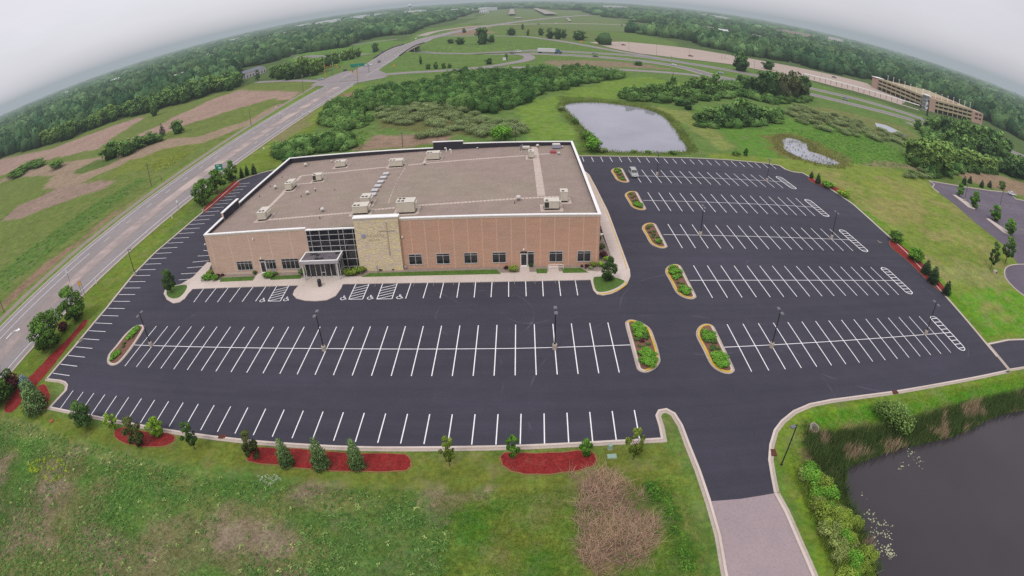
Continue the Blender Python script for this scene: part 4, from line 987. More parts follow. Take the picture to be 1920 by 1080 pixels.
# ------------------------------------------------------------------ foliage generators
def leaves(rng, lobes, n, size, zlo, zhi, up=.35, inner=.25, drop=0.0):
    """leaf quads over ellipsoid lobes (cx, cy, cz, rx, rz); returns V, F, shade"""
    L = np.array(lobes); w = L[:, 3]**2; idx = rng.choice(len(L), n, p=w/w.sum())
    d = rng.normal(size=(n, 3)); d /= np.linalg.norm(d, axis=1)[:, None]
    rad = 1-inner*rng.random(n)**1.5
    l = L[idx]; sc = np.stack([l[:, 3], l[:, 3], l[:, 4]], 1)
    c = l[:, :3]+d*sc*rad[:, None]
    nrm = d+np.array([0, 0, up])+rng.normal(size=(n, 3))*.45; nrm /= np.linalg.norm(nrm, axis=1)[:, None]
    a = np.cross(nrm, rng.normal(size=(n, 3))); a /= np.linalg.norm(a, axis=1)[:, None]; b = np.cross(nrm, a)
    s = size*(.6+.8*rng.random(n))[:, None]
    V = np.stack([c-a*s*.5, c-b*s*.32, c+a*s*.5, c+b*s*.32], 1).reshape(-1, 3)
    F = np.arange(4*n).reshape(n, 4)
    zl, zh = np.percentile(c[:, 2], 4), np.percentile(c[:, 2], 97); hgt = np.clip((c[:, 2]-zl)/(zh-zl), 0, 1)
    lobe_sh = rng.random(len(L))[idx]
    sh = (.42+.5*hgt+.22*np.clip(d[:, 2], -1, 1)+.28*(lobe_sh-.5))*(.8+.4*rng.random(n))*(.7+.3*rad)  # crown shading put into the colour: tops and outer leaves lighter, inside darker
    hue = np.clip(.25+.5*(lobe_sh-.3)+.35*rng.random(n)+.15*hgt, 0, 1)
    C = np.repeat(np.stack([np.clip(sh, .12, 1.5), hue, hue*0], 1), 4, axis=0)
    return V, F, C
def crown(name, m_, seed, kind, n, size):
    rng = np.random.default_rng(seed); lobes = []
    if kind == 'round':
        for i in range(26):
            a = rng.random()*6.28; z = rng.random(); r = .36*math.sqrt(max(.05, 1-(2*z-.95)**2))*(.75+.35*rng.random())
            lobes.append((r*math.cos(a), r*math.sin(a), .14+.74*z, .13+.06*rng.random(), .08+.04*rng.random()))
        lobes += [(0, 0, .55, .3, .26), (0, 0, .9, .12, .08)]
    elif kind == 'oval':
        for i in range(24):
            a = rng.random()*6.28; z = rng.random(); r = .33*(math.sin(math.pi*(.12+.82*z))**.8)*(.7+.4*rng.random())
            lobes.append((r*math.cos(a), r*math.sin(a), .12+.8*z, .12+.06*rng.random(), .07+.04*rng.random()))
        lobes += [(0, 0, .5, .24, .28), (0, 0, .93, .07, .07)]
    elif kind == 'spruce':
        for lv in range(11):
            z = .05+.085*lv; r = .47*(1-z)**.72*(1 if z > .15 else .85)+.01; nb = 9 if lv < 8 else 5
            for j in range(nb):
                a = 6.28*(j+rng.random()*.6)/nb+lv; q = r*(.62+.25*rng.random())
                lobes.append((q*math.cos(a), q*math.sin(a), z+.015*rng.random(), .05+.26*r, .028))
            lobes.append((0, 0, z+.02, r*.55, .05))
        lobes.append((0, 0, .97, .025, .05))
    elif kind == 'bush':
        for i in range(16):
            a = rng.random()*6.28; r = .36*math.sqrt(rng.random())
            lobes.append((r*math.cos(a), r*math.sin(a), .25+.5*(1-r/.4)*rng.random()+.1, .15+.06*rng.random(), .18+.1*rng.random()))
        lobes.append((0, 0, .4, .34, .38))
    elif kind == 'sparse':
        for i in range(26):
            a = rng.random()*6.28; z = rng.random(); r = .34*math.sin(math.pi*(.15+.75*z))*(.5+.6*rng.random())
            lobes.append((r*math.cos(a), r*math.sin(a), .24+.68*z, .08+.05*rng.random(), .05+.03*rng.random()))
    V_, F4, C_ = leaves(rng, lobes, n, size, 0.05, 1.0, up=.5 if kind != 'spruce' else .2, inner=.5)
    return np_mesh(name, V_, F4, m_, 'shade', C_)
BARK = mat('bark', (98, 84, 74), .95, ((2, .2), (8, .2)))
def trunk_mesh(seed, kind):
    rng = random.Random(seed); b = MB()
    top = .55 if kind != 'spruce' else .9
    b.lathe((0, 0, -.01), [(.034, 0), (.026, .08), (.022, .25), (.013, top)], 8)
    if kind != 'spruce':
        for i in range(6):
            a = rng.random()*6.28; z = .2+.3*rng.random(); r = .2+.1*rng.random()
            b.tube((0, 0, z), (r*math.cos(a), r*math.sin(a), z+.22+.1*rng.random()), .011, .004, 5)
    me = bpy.data.meshes.new('trunk'); me.from_pydata(b.v, [], b.f); me.materials.append(BARK); return me
L_MID = leaf_mat('leaf_mid', (70, 104, 42), (112, 148, 68)); L_DARK = leaf_mat('leaf_dark', (56, 84, 44), (94, 124, 64)); L_LIME = leaf_mat('leaf_lime', (110, 150, 40), (156, 190, 70))
L_OLIVE = leaf_mat('leaf_olive', (70, 80, 46), (112, 122, 70)); L_SPR = leaf_mat('needle_green', (76, 108, 58), (130, 158, 98), 0); L_BLUE = leaf_mat('needle_blue', (84, 112, 112), (140, 164, 168), 0)
L_RED = leaf_mat('leaf_purple', (62, 34, 40), (96, 52, 56)); L_WIL = leaf_mat('leaf_willow', (112, 134, 80), (150, 164, 112)); L_YEL = leaf_mat('leaf_yellow', (100, 126, 46), (144, 162, 70))
L_DSP = leaf_mat('needle_dark', (34, 58, 40), (62, 88, 60), 0); L_FERN = leaf_mat('leaf_bright', (72, 122, 40), (118, 166, 62))
PROTO = {}
def tree_proto(kind, m_, seed, n=1500, size=.075):
    key = (kind, m_.name, seed, n)
    if key not in PROTO: PROTO[key] = (crown('crown', m_, seed, kind, n, size), trunk_mesh(seed, kind))
    return PROTO[key]
def plant_tree(x, y, h, w, kind, m_, label, name='tree', cat='tree', group=None, seed=0, n=1500, size=.075, z=0.0):
    cm, tm = tree_proto(kind, m_, seed, n, size)
    r = empty(name, (x, y, z), RND.random()*6.28, (w, w, h)); tag(r, label, cat, group)
    link('crown', cm, r); link('trunk', tm, r); return r
def shrub(x, y, w, h, m_, label, name='shrub', cat='shrub', group=None, seed=0, n=420, size=.13, z=0.0, kind='bush'):
    key = ('sh', kind, m_.name, seed % 4, n)
    if key not in PROTO: PROTO[key] = crown(name, m_, 50+seed % 4, kind, n, size)
    o = link(name, PROTO[key], None, (x, y, z), (w, w, h), RND.random()*6.28); tag(o, label, cat, group); return o
def tree_px(bx, by, ty, wpx, kind, m_, label, **k):
    x, y = G(bx, by); h = height_at(x, y, ty); w = wpx/ppm(x, y)
    return plant_tree(x, y, max(1, h), w*(1.1 if kind != 'spruce' else 1.08), kind, m_, label, **k)

# trees around the lot
T_ = [(143, 607, 546, 38, 'oval', L_MID, 'leafy green tree on the west verge just below the yellow road sign', 'leafy_tree'),
 (98, 656, 592, 47, 'round', L_MID, 'broad leafy green tree beside the west road with a purple shrub behind', 'leafy_tree'),
 (384, 390, 341, 34, 'round', L_MID, 'nearest of three leafy trees by the red mulch under the green sign', 'leafy_tree'),
 (408, 368, 322, 33, 'round', L_MID, 'middle of three leafy trees by the red mulch, in front of the green sign', 'leafy_tree'),
 (434, 347, 307, 25, 'oval', L_MID, 'farthest of three leafy trees by the red mulch near the small spruces', 'leafy_tree'),
 (454, 340, 319, 9, 'spruce', L_DSP, 'small dark spruce nearest the row of leafy trees by the green sign', 'spruce_tree'),
 (464, 336, 315, 9, 'spruce', L_DSP, 'small dark spruce in the middle of three near the lot corner', 'spruce_tree'),
 (477, 334, 312, 11, 'spruce', L_DSP, 'small dark spruce closest to the building of three near the lot corner', 'spruce_tree'),
 (322, 556, 511, 21, 'oval', L_DARK, 'narrow dark tree in the west sidewalk corner lawn', 'leafy_tree'),
 (1140, 534, 486, 31, 'oval', L_DARK, 'dense dark green tree in the east sidewalk corner lawn', 'leafy_tree'),
 (3, 757, 694, 44, 'round', L_MID, 'large leafy tree cut off at the west edge beside the mulch strip', 'leafy_tree'),
 (52, 738, 708, 19, 'spruce', L_BLUE, 'pale blue spruce behind the big green spruce', 'spruce_tree'),
 (70, 775, 717, 38, 'spruce', L_SPR, 'big green spruce in the small red mulch ring', 'spruce_tree'),
 (163, 807, 760, 33, 'oval', L_DARK, 'dark tree without mulch at the southwest end of the lot', 'leafy_tree'),
 (216, 812, 780, 23, 'sparse', L_LIME, 'thin lime green sapling left of the oval mulch bed', 'sapling'),
 (262, 841, 789, 29, 'oval', L_OLIVE, 'dark olive tree standing in the oval mulch bed', 'leafy_tree'),
 (297, 824, 789, 26, 'round', L_LIME, 'round lime green tree in the oval mulch bed', 'leafy_tree'),
 (366, 849, 797, 30, 'sparse', L_DARK, 'small dark tree with bare trunk between the oval and long mulch beds', 'leafy_tree'),
 (479, 869, 814, 29, 'oval', L_OLIVE, 'dark olive tree at the west end of the long mulch bed', 'leafy_tree'),
 (539, 878, 827, 34, 'spruce', L_SPR, 'westmost of three spruces in the long mulch bed', 'spruce_tree'),
 (604, 883, 825, 39, 'spruce', L_SPR, 'middle of three spruces in the long mulch bed', 'spruce_tree'),
 (671, 884, 827, 36, 'spruce', L_SPR, 'eastmost of three spruces in the long mulch bed', 'spruce_tree'),
 (843, 880, 824, 34, 'sparse', L_YEL, 'small yellow green tree between the long and wide mulch beds', 'leafy_tree'),
 (962, 870, 822, 33, 'sparse', L_FERN, 'small bright green tree at the west end of the wide mulch bed', 'leafy_tree'),
 (1098, 862, 827, 24, 'round', L_FERN, 'small round green tree at the east end of the wide mulch bed', 'leafy_tree'),
 (1187, 868, 808, 38, 'sparse', L_YEL, 'yellow green tree right of the utility boxes', 'leafy_tree'),
 (1521, 341, 327, 9, 'spruce', L_DSP, 'small spruce at the north tip of the east mulch strip', 'spruce_tree'),
 (1533, 351, 330, 11, 'spruce', L_DSP, 'larger spruce of the pair on the north-east mulch strip', 'spruce_tree'),
 (1679, 460, 439, 22, 'round', L_MID, 'round green tree above the tip of the long east mulch strip', 'leafy_tree'),
 (1714, 495, 471, 24, 'round', L_FERN, 'round bright tree beside the long east mulch strip', 'leafy_tree'),
 (1735, 520, 493, 17, 'spruce', L_DSP, 'northmost of three dark spruces on the long east mulch strip', 'spruce_tree'),
 (1748, 537, 505, 19, 'spruce', L_DSP, 'middle and largest of three dark spruces on the east mulch strip', 'spruce_tree'),
 (1773, 559, 532, 14, 'spruce', L_DSP, 'southmost of three dark spruces at the end of the east mulch strip', 'spruce_tree'),
 (1799, 375, 350, 11, 'oval', L_FERN, 'bright sapling at the northwest of the neighbouring lot', 'sapling'),
 (1826, 396, 364, 14, 'oval', L_FERN, 'bright sapling beside the first island of the neighbouring lot', 'sapling'),
 (1864, 420, 391, 16, 'oval', L_FERN, 'bright sapling between the two islands of the neighbouring lot', 'sapling'),
 (1892, 446, 416, 14, 'oval', L_FERN, 'bright sapling at the second island of the neighbouring lot', 'sapling'),
 (1807, 353, 336, 8, 'spruce', L_DSP, 'first of four small spruces beyond the neighbouring lot', 'spruce_tree'),
 (1818, 350, 336, 7, 'spruce', L_DSP, 'second of four small spruces beyond the neighbouring lot', 'spruce_tree'),
 (1840, 358, 343, 7, 'spruce', L_DSP, 'third of four small spruces beyond the neighbouring lot', 'spruce_tree'),
 (1855, 358, 344, 7, 'spruce', L_DSP, 'fourth of four small spruces beyond the neighbouring lot', 'spruce_tree'),
 (1878, 361, 345, 9, 'round', L_MID, 'small round tree beyond the neighbouring lot', 'leafy_tree'),
 (1857, 512, 459, 16, 'sparse', L_DARK, 'tall thin dark tree on the slope by the rounded lot end', 'leafy_tree'),
 (1884, 502, 449, 18, 'sparse', L_MID, 'tall leaning tree beside the rounded lot end', 'leafy_tree'),
 (1398, 299, 283, 9, 'round', L_DARK, 'small dark tree standing alone north of the lot by the marsh', 'leafy_tree'),
 (1380, 299, 292, 8, 'bush', L_MID, 'low round bush alone north of the lot', 'bush')]
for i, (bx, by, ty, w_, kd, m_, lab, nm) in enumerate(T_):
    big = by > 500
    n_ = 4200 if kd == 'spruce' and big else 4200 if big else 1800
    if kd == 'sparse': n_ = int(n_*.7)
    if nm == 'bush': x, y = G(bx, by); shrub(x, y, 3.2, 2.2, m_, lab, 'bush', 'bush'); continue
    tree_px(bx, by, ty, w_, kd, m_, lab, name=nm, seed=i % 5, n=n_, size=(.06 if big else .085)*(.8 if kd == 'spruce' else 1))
# shrubs beside the building and on the verge
SB = [(120, 626, 17, 17, L_RED, 'dark purple shrub behind the broad leafy tree on the west verge'), (27, 735, 26, 28, L_RED, 'dark purple shrub beside the long mulch strip at the far west'),
 (394, 524, 12, 13, L_YEL, 'yellow green shrub at the northwest end of the front bed'), (388, 532, 17, 11, L_FERN, 'spreading green shrub at the corner of the west wall'), (404, 531, 15, 9, L_FERN, 'low green shrub in front of the tan wall corner'),
 (409, 528, 9, 9, L_RED, 'dark red shrub left of the grass strip by the tan wall'), (418, 525, 6, 6, L_RED, 'tiny dark red shrub next to a larger one by the tan wall'), (479, 522, 7, 9, L_DARK, 'small dark upright shrub left of the west door'),
 (503, 528, 17, 13, L_FERN, 'pale green shrub right of the west door'), (516, 524, 10, 9, L_MID, 'green shrub under the window right of the west door'), (570, 523, 16, 16, L_MID, 'green shrub left of the entrance canopy'),
 (654, 523, 18, 15, L_YEL, 'bright green shrub below the curtain wall nearest the entrance'), (667, 522, 20, 15, L_YEL, 'bright green shrub below the middle of the curtain wall'), (678, 520, 16, 15, L_YEL, 'bright green shrub between curtain wall and stone tower'),
 (687, 515, 8, 5, L_RED, 'low dark shrub left below the stone tower'), (714, 515, 7, 5, L_RED, 'low dark shrub below the middle of the stone tower'), (739, 514, 7, 5, L_RED, 'low dark shrub right below the stone tower'),
 (949, 512, 9, 7, L_RED, 'dark red shrub left of a lime shrub by the red wall'), (962, 516, 18, 14, L_YEL, 'lime green shrub left of the east door'), (996, 508, 7, 9, L_DARK, 'small dark shrub right of the east door'),
 (1091, 508, 6, 5, L_RED, 'small dark red shrub below the last window'), (1101, 508, 8, 7, L_RED, 'larger dark red shrub below the last window'), (1098, 511, 4, 4, L_RED, 'tiny dark shrub in the gravel before the last window'),
 (1113, 507, 13, 11, L_YEL, 'lime green shrub under the southeast wall corner'), (1107, 512, 8, 6, L_WIL, 'pale grass tuft in the gravel at the southeast corner'), (1127, 507, 13, 12, L_LIME, 'lime shrub just outside the southeast wall corner'),
 (1130, 490, 15, 14, L_RED, 'dark purple shrub first along the east wall'), (1127, 476, 13, 15, L_OLIVE, 'dark olive shrub second along the east wall'), (1124, 459, 9, 13, L_DARK, 'dark shrub third along the east wall'), (1137, 497, 12, 11, L_LIME, 'lime shrub between the dark tree and the east wall'),
 (1552, 358, 21, 15, L_FERN, 'wide bright shrub in the middle of the north-east mulch strip'), (1582, 375, 18, 15, L_LIME, 'lime yellow shrub at the south end of the north-east mulch strip'),
 (1427, 348, 6, 5, L_MID, 'tiny shrub')][:-1]
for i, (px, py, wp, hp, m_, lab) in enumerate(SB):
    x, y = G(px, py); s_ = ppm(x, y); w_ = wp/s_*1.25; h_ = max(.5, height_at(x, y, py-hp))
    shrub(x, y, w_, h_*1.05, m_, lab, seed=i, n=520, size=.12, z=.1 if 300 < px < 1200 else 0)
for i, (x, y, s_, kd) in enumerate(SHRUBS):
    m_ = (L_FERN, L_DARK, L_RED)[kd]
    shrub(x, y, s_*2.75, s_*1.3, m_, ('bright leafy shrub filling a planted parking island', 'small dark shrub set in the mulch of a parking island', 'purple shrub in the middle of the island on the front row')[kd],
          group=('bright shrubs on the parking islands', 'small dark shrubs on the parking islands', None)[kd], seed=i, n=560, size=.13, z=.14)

# ------------------------------------------------------------------ ponds' reeds, bushes and mounds
def blades(name, pts, h, w, cols, m_, lab, cat='reeds', lean=.3, per=5, rad=.35, dark=.95):
    """clumps of upright blades at pts (n,2); cols (n,3)"""
    rng = np.random.default_rng(len(pts)); n = len(pts)*per
    P_ = np.repeat(pts, per, 0)+rng.normal(size=(n, 2))*rad; c = np.repeat(cols, per, 0)*(.7+.6*rng.random((n, 1)))
    hh = h*(.6+.7*rng.random(n)); a = rng.random(n)*6.28; ln = rng.normal(size=(n, 2))*lean*hh[:, None]
    dx, dy = np.cos(a)*w/2, np.sin(a)*w/2; z0 = zt(P_[:, 0], P_[:, 1])
    V_ = np.stack([np.stack([P_[:, 0]-dx, P_[:, 1]-dy, z0-.05], 1), np.stack([P_[:, 0]+dx, P_[:, 1]+dy, z0-.05], 1), np.stack([P_[:, 0]+ln[:, 0], P_[:, 1]+ln[:, 1], z0+hh], 1)], 1).reshape(-1, 3)
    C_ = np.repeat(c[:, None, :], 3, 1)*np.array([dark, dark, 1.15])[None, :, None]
    me = np_mesh(name, V_, np.arange(3*n).reshape(n, 3), m_, 'tint', C_.reshape(-1, 3))
    return tag(link(name, me), lab, cat, None, 'stuff')
def scatter(poly, step, jit=.5, rng=None):
    rng = rng or NR; xs = [p[0] for p in poly]; ys = [p[1] for p in poly]
    X, Y = np.meshgrid(np.arange(min(xs), max(xs), step), np.arange(min(ys), max(ys), step))
    X = X+(rng.random(X.shape)-.5)*2*jit*step; Y = Y+(rng.random(Y.shape)-.5)*2*jit*step
    m_ = inside(X, Y, poly); return np.stack([X[m_], Y[m_]], 1)
BL_M = NT('blade_tint'); _a = BL_M.n('ShaderNodeAttribute', attribute_name='tint'); _d = BL_M.n('ShaderNodeBsdfDiffuse'); BL_M.l(_a.outputs['Color'], _d.inputs[0])
_t = BL_M.n('ShaderNodeBsdfTranslucent'); BL_M.l(_a.outputs['Color'], _t.inputs[0]); _m = BL_M.n('ShaderNodeMixShader'); _m.inputs[0].default_value = .25
BL_M.l(_d.outputs[0], _m.inputs[1]); BL_M.l(_t.outputs[0], _m.inputs[2]); BL_M.l(_m.outputs[0], BL_M.out.inputs[0]); BLADE = BL_M.m
REED = Gs([(1512, 815), (1560, 818), (1610, 812), (1660, 806), (1720, 790), (1780, 772), (1850, 755), (1920, 738)])+[(112, 47.5), (112, 42)]+Gs([(1920, 776), (1900, 779), (1857, 791), (1827, 808), (1790, 824), (1750, 834), (1697, 846), (1647, 861), (1590, 884), (1588, 925), (1596, 950), (1618, 990), (1640, 1045), (1650, 1080), (1630, 1080), (1605, 1010), (1575, 950), (1545, 905), (1522, 868), (1510, 840)])
pp = scatter(REED, .34); dry = fbm(pp[:, 0], pp[:, 1], .35, 3) > .6
cc = np.where(dry[:, None], np.array(al((168, 148, 118), 1.0)), np.array(al((84, 104, 56), 1.0)))*(1+.5*(fbm(pp[:, 0]+9, pp[:, 1], .8, 2)-.5))[:, None]
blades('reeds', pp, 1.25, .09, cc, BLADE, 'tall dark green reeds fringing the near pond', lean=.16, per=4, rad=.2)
def ringband(poly, d_out, d_in): return inset(poly, -d_out), inset(poly, d_in)
o_, i_ = ringband(POND_FAR, 3.4, .2)
pp = scatter(o_, .9); pp = pp[~inside(pp[:, 0], pp[:, 1], i_)]
cc = np.array(al((118, 132, 70), .95))*(1+.8*(fbm(pp[:, 0], pp[:, 1], .2, 3)-.5))[:, None]
blades('pond_grass', pp, .75, .22, cc, BLADE, 'rank grass and reeds fringing the far pond', per=5, rad=.4)
pp = scatter(inset(MARSH1, -4), 1.1); pp = pp[(~inside(pp[:, 0], pp[:, 1], MARSH1)) | (NR.random(len(pp)) < .16)]
cc = np.array(al((126, 124, 76), 1.0))*(1+.8*(fbm(pp[:, 0], pp[:, 1], .2, 3)-.5))[:, None]
blades('marsh_grass', pp, .8, .25, cc, BLADE, 'brown marsh grass around and within the shallow water', per=5, rad=.5)
# lily pads
LP = MB(); rg = random.Random(5)
for cx_, cy_, n_, sp in ((1707, 853, 12, 1.0), (1725, 872, 10, 1.3), (1693, 876, 8, .9), (1624, 934, 3, .8), (1633, 965, 12, .9), (1640, 985, 14, 1.3), (1655, 990, 22, 1.6), (1668, 1008, 18, 1.2), (1663, 1035, 30, 1.1), (1672, 1045, 22, .7), (1647, 1060, 8, 1.6), (1640, 1020, 8, 1.4)):
    x, y = G(cx_, cy_)
    for _ in range(n_):
        a, b_ = x+rg.gauss(0, sp*.45), y+rg.gauss(0, sp*.45); s_ = rg.uniform(.05, .14); t0 = rg.random()*6
        if inside(np.array([a]), np.array([b_]), POND_NEAR)[0]: LP.add([(a+s_*math.cos(t0+t), b_+s_*math.sin(t0+t), -.235+rg.random()*.004) for t in (0, 1.1, 2.2, 3.3, 4.4, 5.4)], [tuple(range(6))])
tag(LP.build('lily_pads', mat('lily', (172, 178, 140), .5)), 'pale lily pads scattered on the dark near pond', 'lily pads', None, 'stuff')
# yellow-green willow bushes along the near pond
WB = [(1510, 893), (1516, 915), (1527, 935), (1536, 955), (1541, 978), (1556, 960), (1562, 985), (1560, 1008), (1576, 1000), (1575, 1025), (1592, 1022), (1588, 1045), (1606, 1045), (1602, 1065), (1618, 1068), (1570, 1058), (1585, 985), (1604, 1078), (1585, 1078)]
L_SED = leaf_mat('leaf_sedge', (104, 124, 62), (142, 154, 88))
WBP = Gs([(1500, 880), (1515, 880), (1545, 925), (1580, 965), (1605, 1010), (1630, 1065), (1640, 1085), (1570, 1085), (1545, 1040), (1520, 975), (1500, 920)])
q_ = scatter(WBP, .3); blades('tall_sedge', q_, 1.15, .09, np.array(al((124, 144, 62), 1.0))*(.7+.6*fbm(q_[:, 0], q_[:, 1], .8, 2))[:, None], BLADE, 'tall yellow green sedge between the willow bushes by the drive', 'sedge', .25, 4, .25)
WB += [(1505, 905), (1522, 950), (1550, 940), (1548, 1000), (1568, 1035), (1600, 1000), (1590, 1065), (1625, 1050), (1575, 975), (1535, 915)]
for i, (px, py) in enumerate(WB):
    x, y = G(px, py); shrub(x+RND.uniform(-.5, .5), y+RND.uniform(-.5, .5), 1.9+1.6*RND.random(), 1.0+1.3*RND.random(), (L_YEL, L_FERN, L_YEL, L_SED)[i % 4] if i > 2 else L_FERN, 'yellow green willow bush in the thicket between the drive and the pond', 'willow_bush', 'bush', 'willow bushes beside the driveway and pond', seed=i, n=1500, size=.07)
x, y = G(1668, 800); shrub(x, y, 7.5, 4.0, leaf_mat('leaf_soft', (92, 118, 58), (122, 150, 80)), 'soft feathery green bush alone on the south bank of the lot', 'bush', 'bush', n=2400, size=.05)
for i, (px, py, wp, hp, m_) in enumerate(((1112, 290, 40, 34, L_FERN), (1100, 268, 30, 22, L_MID), (1130, 292, 20, 12, L_WIL), (942, 270, 42, 38, L_FERN), (1110, 280, 26, 26, L_MID), (1188, 293, 10, 8, L_MID), (1215, 294, 12, 8, L_FERN), (1262, 296, 14, 10, L_MID), (1078, 240, 14, 16, L_MID), (1052, 215, 14, 12, L_WIL))):
    x, y = G(px, py); s_ = ppm(x, y)
    shrub(x, y, wp/s_*1.2, max(1, height_at(x, y, py-hp)), m_, 'leafy bush on the grassy bank around the far pond', 'bush', 'bush', 'bushes around the far pond', seed=i, n=900, size=.09)
# grey-green willow mounds
def mounds(poly, step, n_max, lab, grp, sc=1.0):
    p = scatter(poly, step, .45); NR.shuffle(p)
    for i, (x, y) in enumerate(p[:n_max]):
        shrub(x, y, (5.5+3*RND.random())*sc, (2.2+1.2*RND.random())*sc, L_WIL, lab, 'willow_shrub', 'shrub', grp, seed=i, n=1500, size=.052)
mounds(Gs([(690, 215), (780, 200), (860, 208), (945, 235), (1000, 240), (985, 262), (880, 266), (760, 266), (830, 243), (730, 240)]), 5.2, 100, 'grey green willow shrub in the wet ground behind the building', 'willow shrubs behind the building')
mounds(Gs([(1480, 203), (1560, 222), (1640, 248), (1700, 262), (1692, 280), (1620, 268), (1530, 250), (1470, 228)]), 5.8, 80, 'grey green willow shrub on the wet meadow by the highway', 'willow shrubs by the highway')
mounds(Gs([(1690, 328), (1740, 318), (1758, 334), (1730, 345), (1695, 340)]), 5.5, 9, 'grey green willow shrub beside the neighbouring lot corner', 'willow shrubs near the neighbouring lot', .8)

# ------------------------------------------------------------------ tree masses
def far_proto(seed, m_, n=260, size=.12, kind='round', core=True):
    key = ('far', seed, m_.name, n, kind)
    if key in PROTO: return PROTO[key]
    rng = np.random.default_rng(seed+100); lobes = []
    for i in range(20):
        a = rng.random()*6.28; z = rng.random(); r = .37*math.sqrt(max(.05, 1-(1.7*z-.75)**2))*(.55+.7*rng.random())
        lobes.append((r*math.cos(a), r*math.sin(a), .18+.7*z, .1+.11*rng.random(), .07+.07*rng.random()))
    lobes.append((0, 0, .5, .3, .3))
    V1, F1, C1 = leaves(rng, lobes, n, size, .1, 1, up=.6, inner=.3)
    b = MB(); prof = [(.1, .0), (.22, .04), (.3, .2), (.3, .45), (.2, .68), (.05, .8)]; b.lathe((0, 0, 0), prof, 9)
    V2 = np.array(b.v); V2[:, :2] *= (1+.18*np.sin(5*np.arctan2(V2[:, 1], V2[:, 0])+V2[:, 2]*9))[:, None]
    F2 = [f for f in b.f if len(f) == 4]; F2 = np.array(F2)+len(V1)
    sh2 = .3+.35*V2[:, 2:3]; C2 = np.concatenate([sh2, sh2*0+.3, sh2*0], 1)  # core coloured dark as the shaded inside of the crown, darkest low down
    me = np_mesh('tree', np.concatenate([V1, V2]), np.concatenate([F1, F2]), m_, 'shade', np.concatenate([C1, C2]))
    PROTO[key] = me; return me
F_MID = leaf_mat('wood_mid', (66, 98, 52), (110, 142, 76), 0); F_DARK = leaf_mat('wood_dark', (54, 84, 52), (92, 122, 70), 0); F_LITE = leaf_mat('wood_light', (86, 118, 54), (124, 150, 80), 0); F_BRN = leaf_mat('wood_brown', (72, 86, 56), (108, 112, 78), 0)
NIND = 0
def wood_tree(x, y, h, w, m_, lab, grp, name='wood_tree', n=620):
    global NIND; NIND += 1
    s_ = NIND % 4
    o = link(name, far_proto(s_, m_, n), None, (x, y, zs(x, y)-.3), (w*RND.uniform(.85, 1.3), w*RND.uniform(.85, 1.3), h*RND.uniform(.86, 1.06)), RND.random()*6.28); tag(o, lab, 'tree', grp); return o
def wtp(bx, by, ty, wpx, m_, lab, grp=None, name='wood_tree'):
    x, y = G(bx, by); h = height_at(x, y, ty); w = wpx/ppm(x, y)*1.0; return wood_tree(x, y, max(2, h), w, m_, lab, grp, name)
g1 = 'trees strung across the dry field west of the road'
for q, lab in (((209, 304, 265, 26), 'dense round tree at the west end of the field tree row'), ((239, 297, 266, 28), 'broad tree second in the field tree row'), ((261, 285, 254, 26), 'tall tree in the middle of the field tree row'),
               ((284, 276, 250, 22), 'leafy tree right of the middle of the field tree row'), ((300, 272, 256, 16), 'smaller tree beside the conifer in the field row'), ((334, 257, 228, 24), 'irregular tree at the east end of the field tree row'),
               ((290, 224, 192, 16), 'single tall tree standing out before the west wood'), ((277, 215, 200, 12), 'small tree by the edge of the west wood'), ((350, 198, 183, 13), 'small round tree in front of the west wood')):
    wtp(*q, F_MID, lab)
tree_px(305, 262, 236, 12, 'spruce', L_DSP, 'lone pointed conifer among the field tree row', name='conifer', n=900, size=.07)
for q, lab in (((50, 325, 309, 42), 'long low bush at the far west of the dry field'), ((35, 337, 326, 26), 'low bush nearest the west edge of the dry field'), ((107, 322, 303, 24), 'round bush alone on the dry field'), ((72, 320, 307, 22), 'round bush right of the long low bush')):
    x, y = G(q[0], q[1]); shrub(x, y, q[3]/ppm(x, y)*1.2, height_at(x, y, q[2]), L_MID, lab, 'bush', 'bush', n=900, size=.09)
# single trees near the interchange and the highway
for bx, by, ty, w_, lab in ((905, 89, 54, 28, 'large lone tree on the interchange embankment'), (922, 86, 69, 14, 'smaller tree beside the large lone embankment tree'), (902, 90, 75, 14, 'low dark crown at the foot of the lone embankment tree'), (863, 90, 75, 20, 'dark bush-like tree on the embankment west of the lone tree'),
     (845, 88, 78, 16, 'low tree farthest west on the embankment'), (870, 68, 57, 8, 'tiny tree beside the far end of the road'), (959, 73, 56, 17, 'pale round tree north of the highway'), (980, 62, 49, 7, 'small distant tree on the airfield edge'), (990, 73, 58, 8, 'narrow tree left of the dark pair beyond the highway'),
     (1014, 73, 56, 14, 'dark round tree first of the row beyond the highway'), (1031, 79, 58, 18, 'dark tree second of the row beyond the highway'), (1046, 80, 58, 18, 'dark tree third of the row beyond the highway'), (1057, 78, 60, 14, 'dark tree fourth of the row beyond the highway'), (1086, 82, 62, 27, 'broad dark tree by itself beyond the highway'),
     (789, 127, 107, 7, 'slim tree inside the loop ramp'), (817, 136, 118, 10, 'leafy young tree inside the loop ramp'), (832, 135, 120, 10, 'second young tree inside the loop ramp'), (803, 136, 122, 10, 'third young tree inside the loop ramp'), (843, 134, 124, 8, 'smallest young tree inside the loop ramp'), (917, 127, 113, 14, 'bushy tree near the bend of the loop ramp'), (949, 119, 104, 7, 'slim tree beside the small sign in the loop'),
     (1197, 129, 118, 18, 'low bush in the highway verge'), (1389, 140, 101, 36, 'large tree between the highway and the pale lot'), (1440, 137, 117, 24, 'medium tree against the pale lot'), (1385, 166, 140, 15, 'narrow tree left of the dark clump'), (703, 98, 78, 14, 'tree beyond the road bridge approach')):
    wtp(bx, by, ty, w_, F_DARK if w_ > 12 else F_MID, lab)
g = 'trees of the clump between the meadow and the highway'
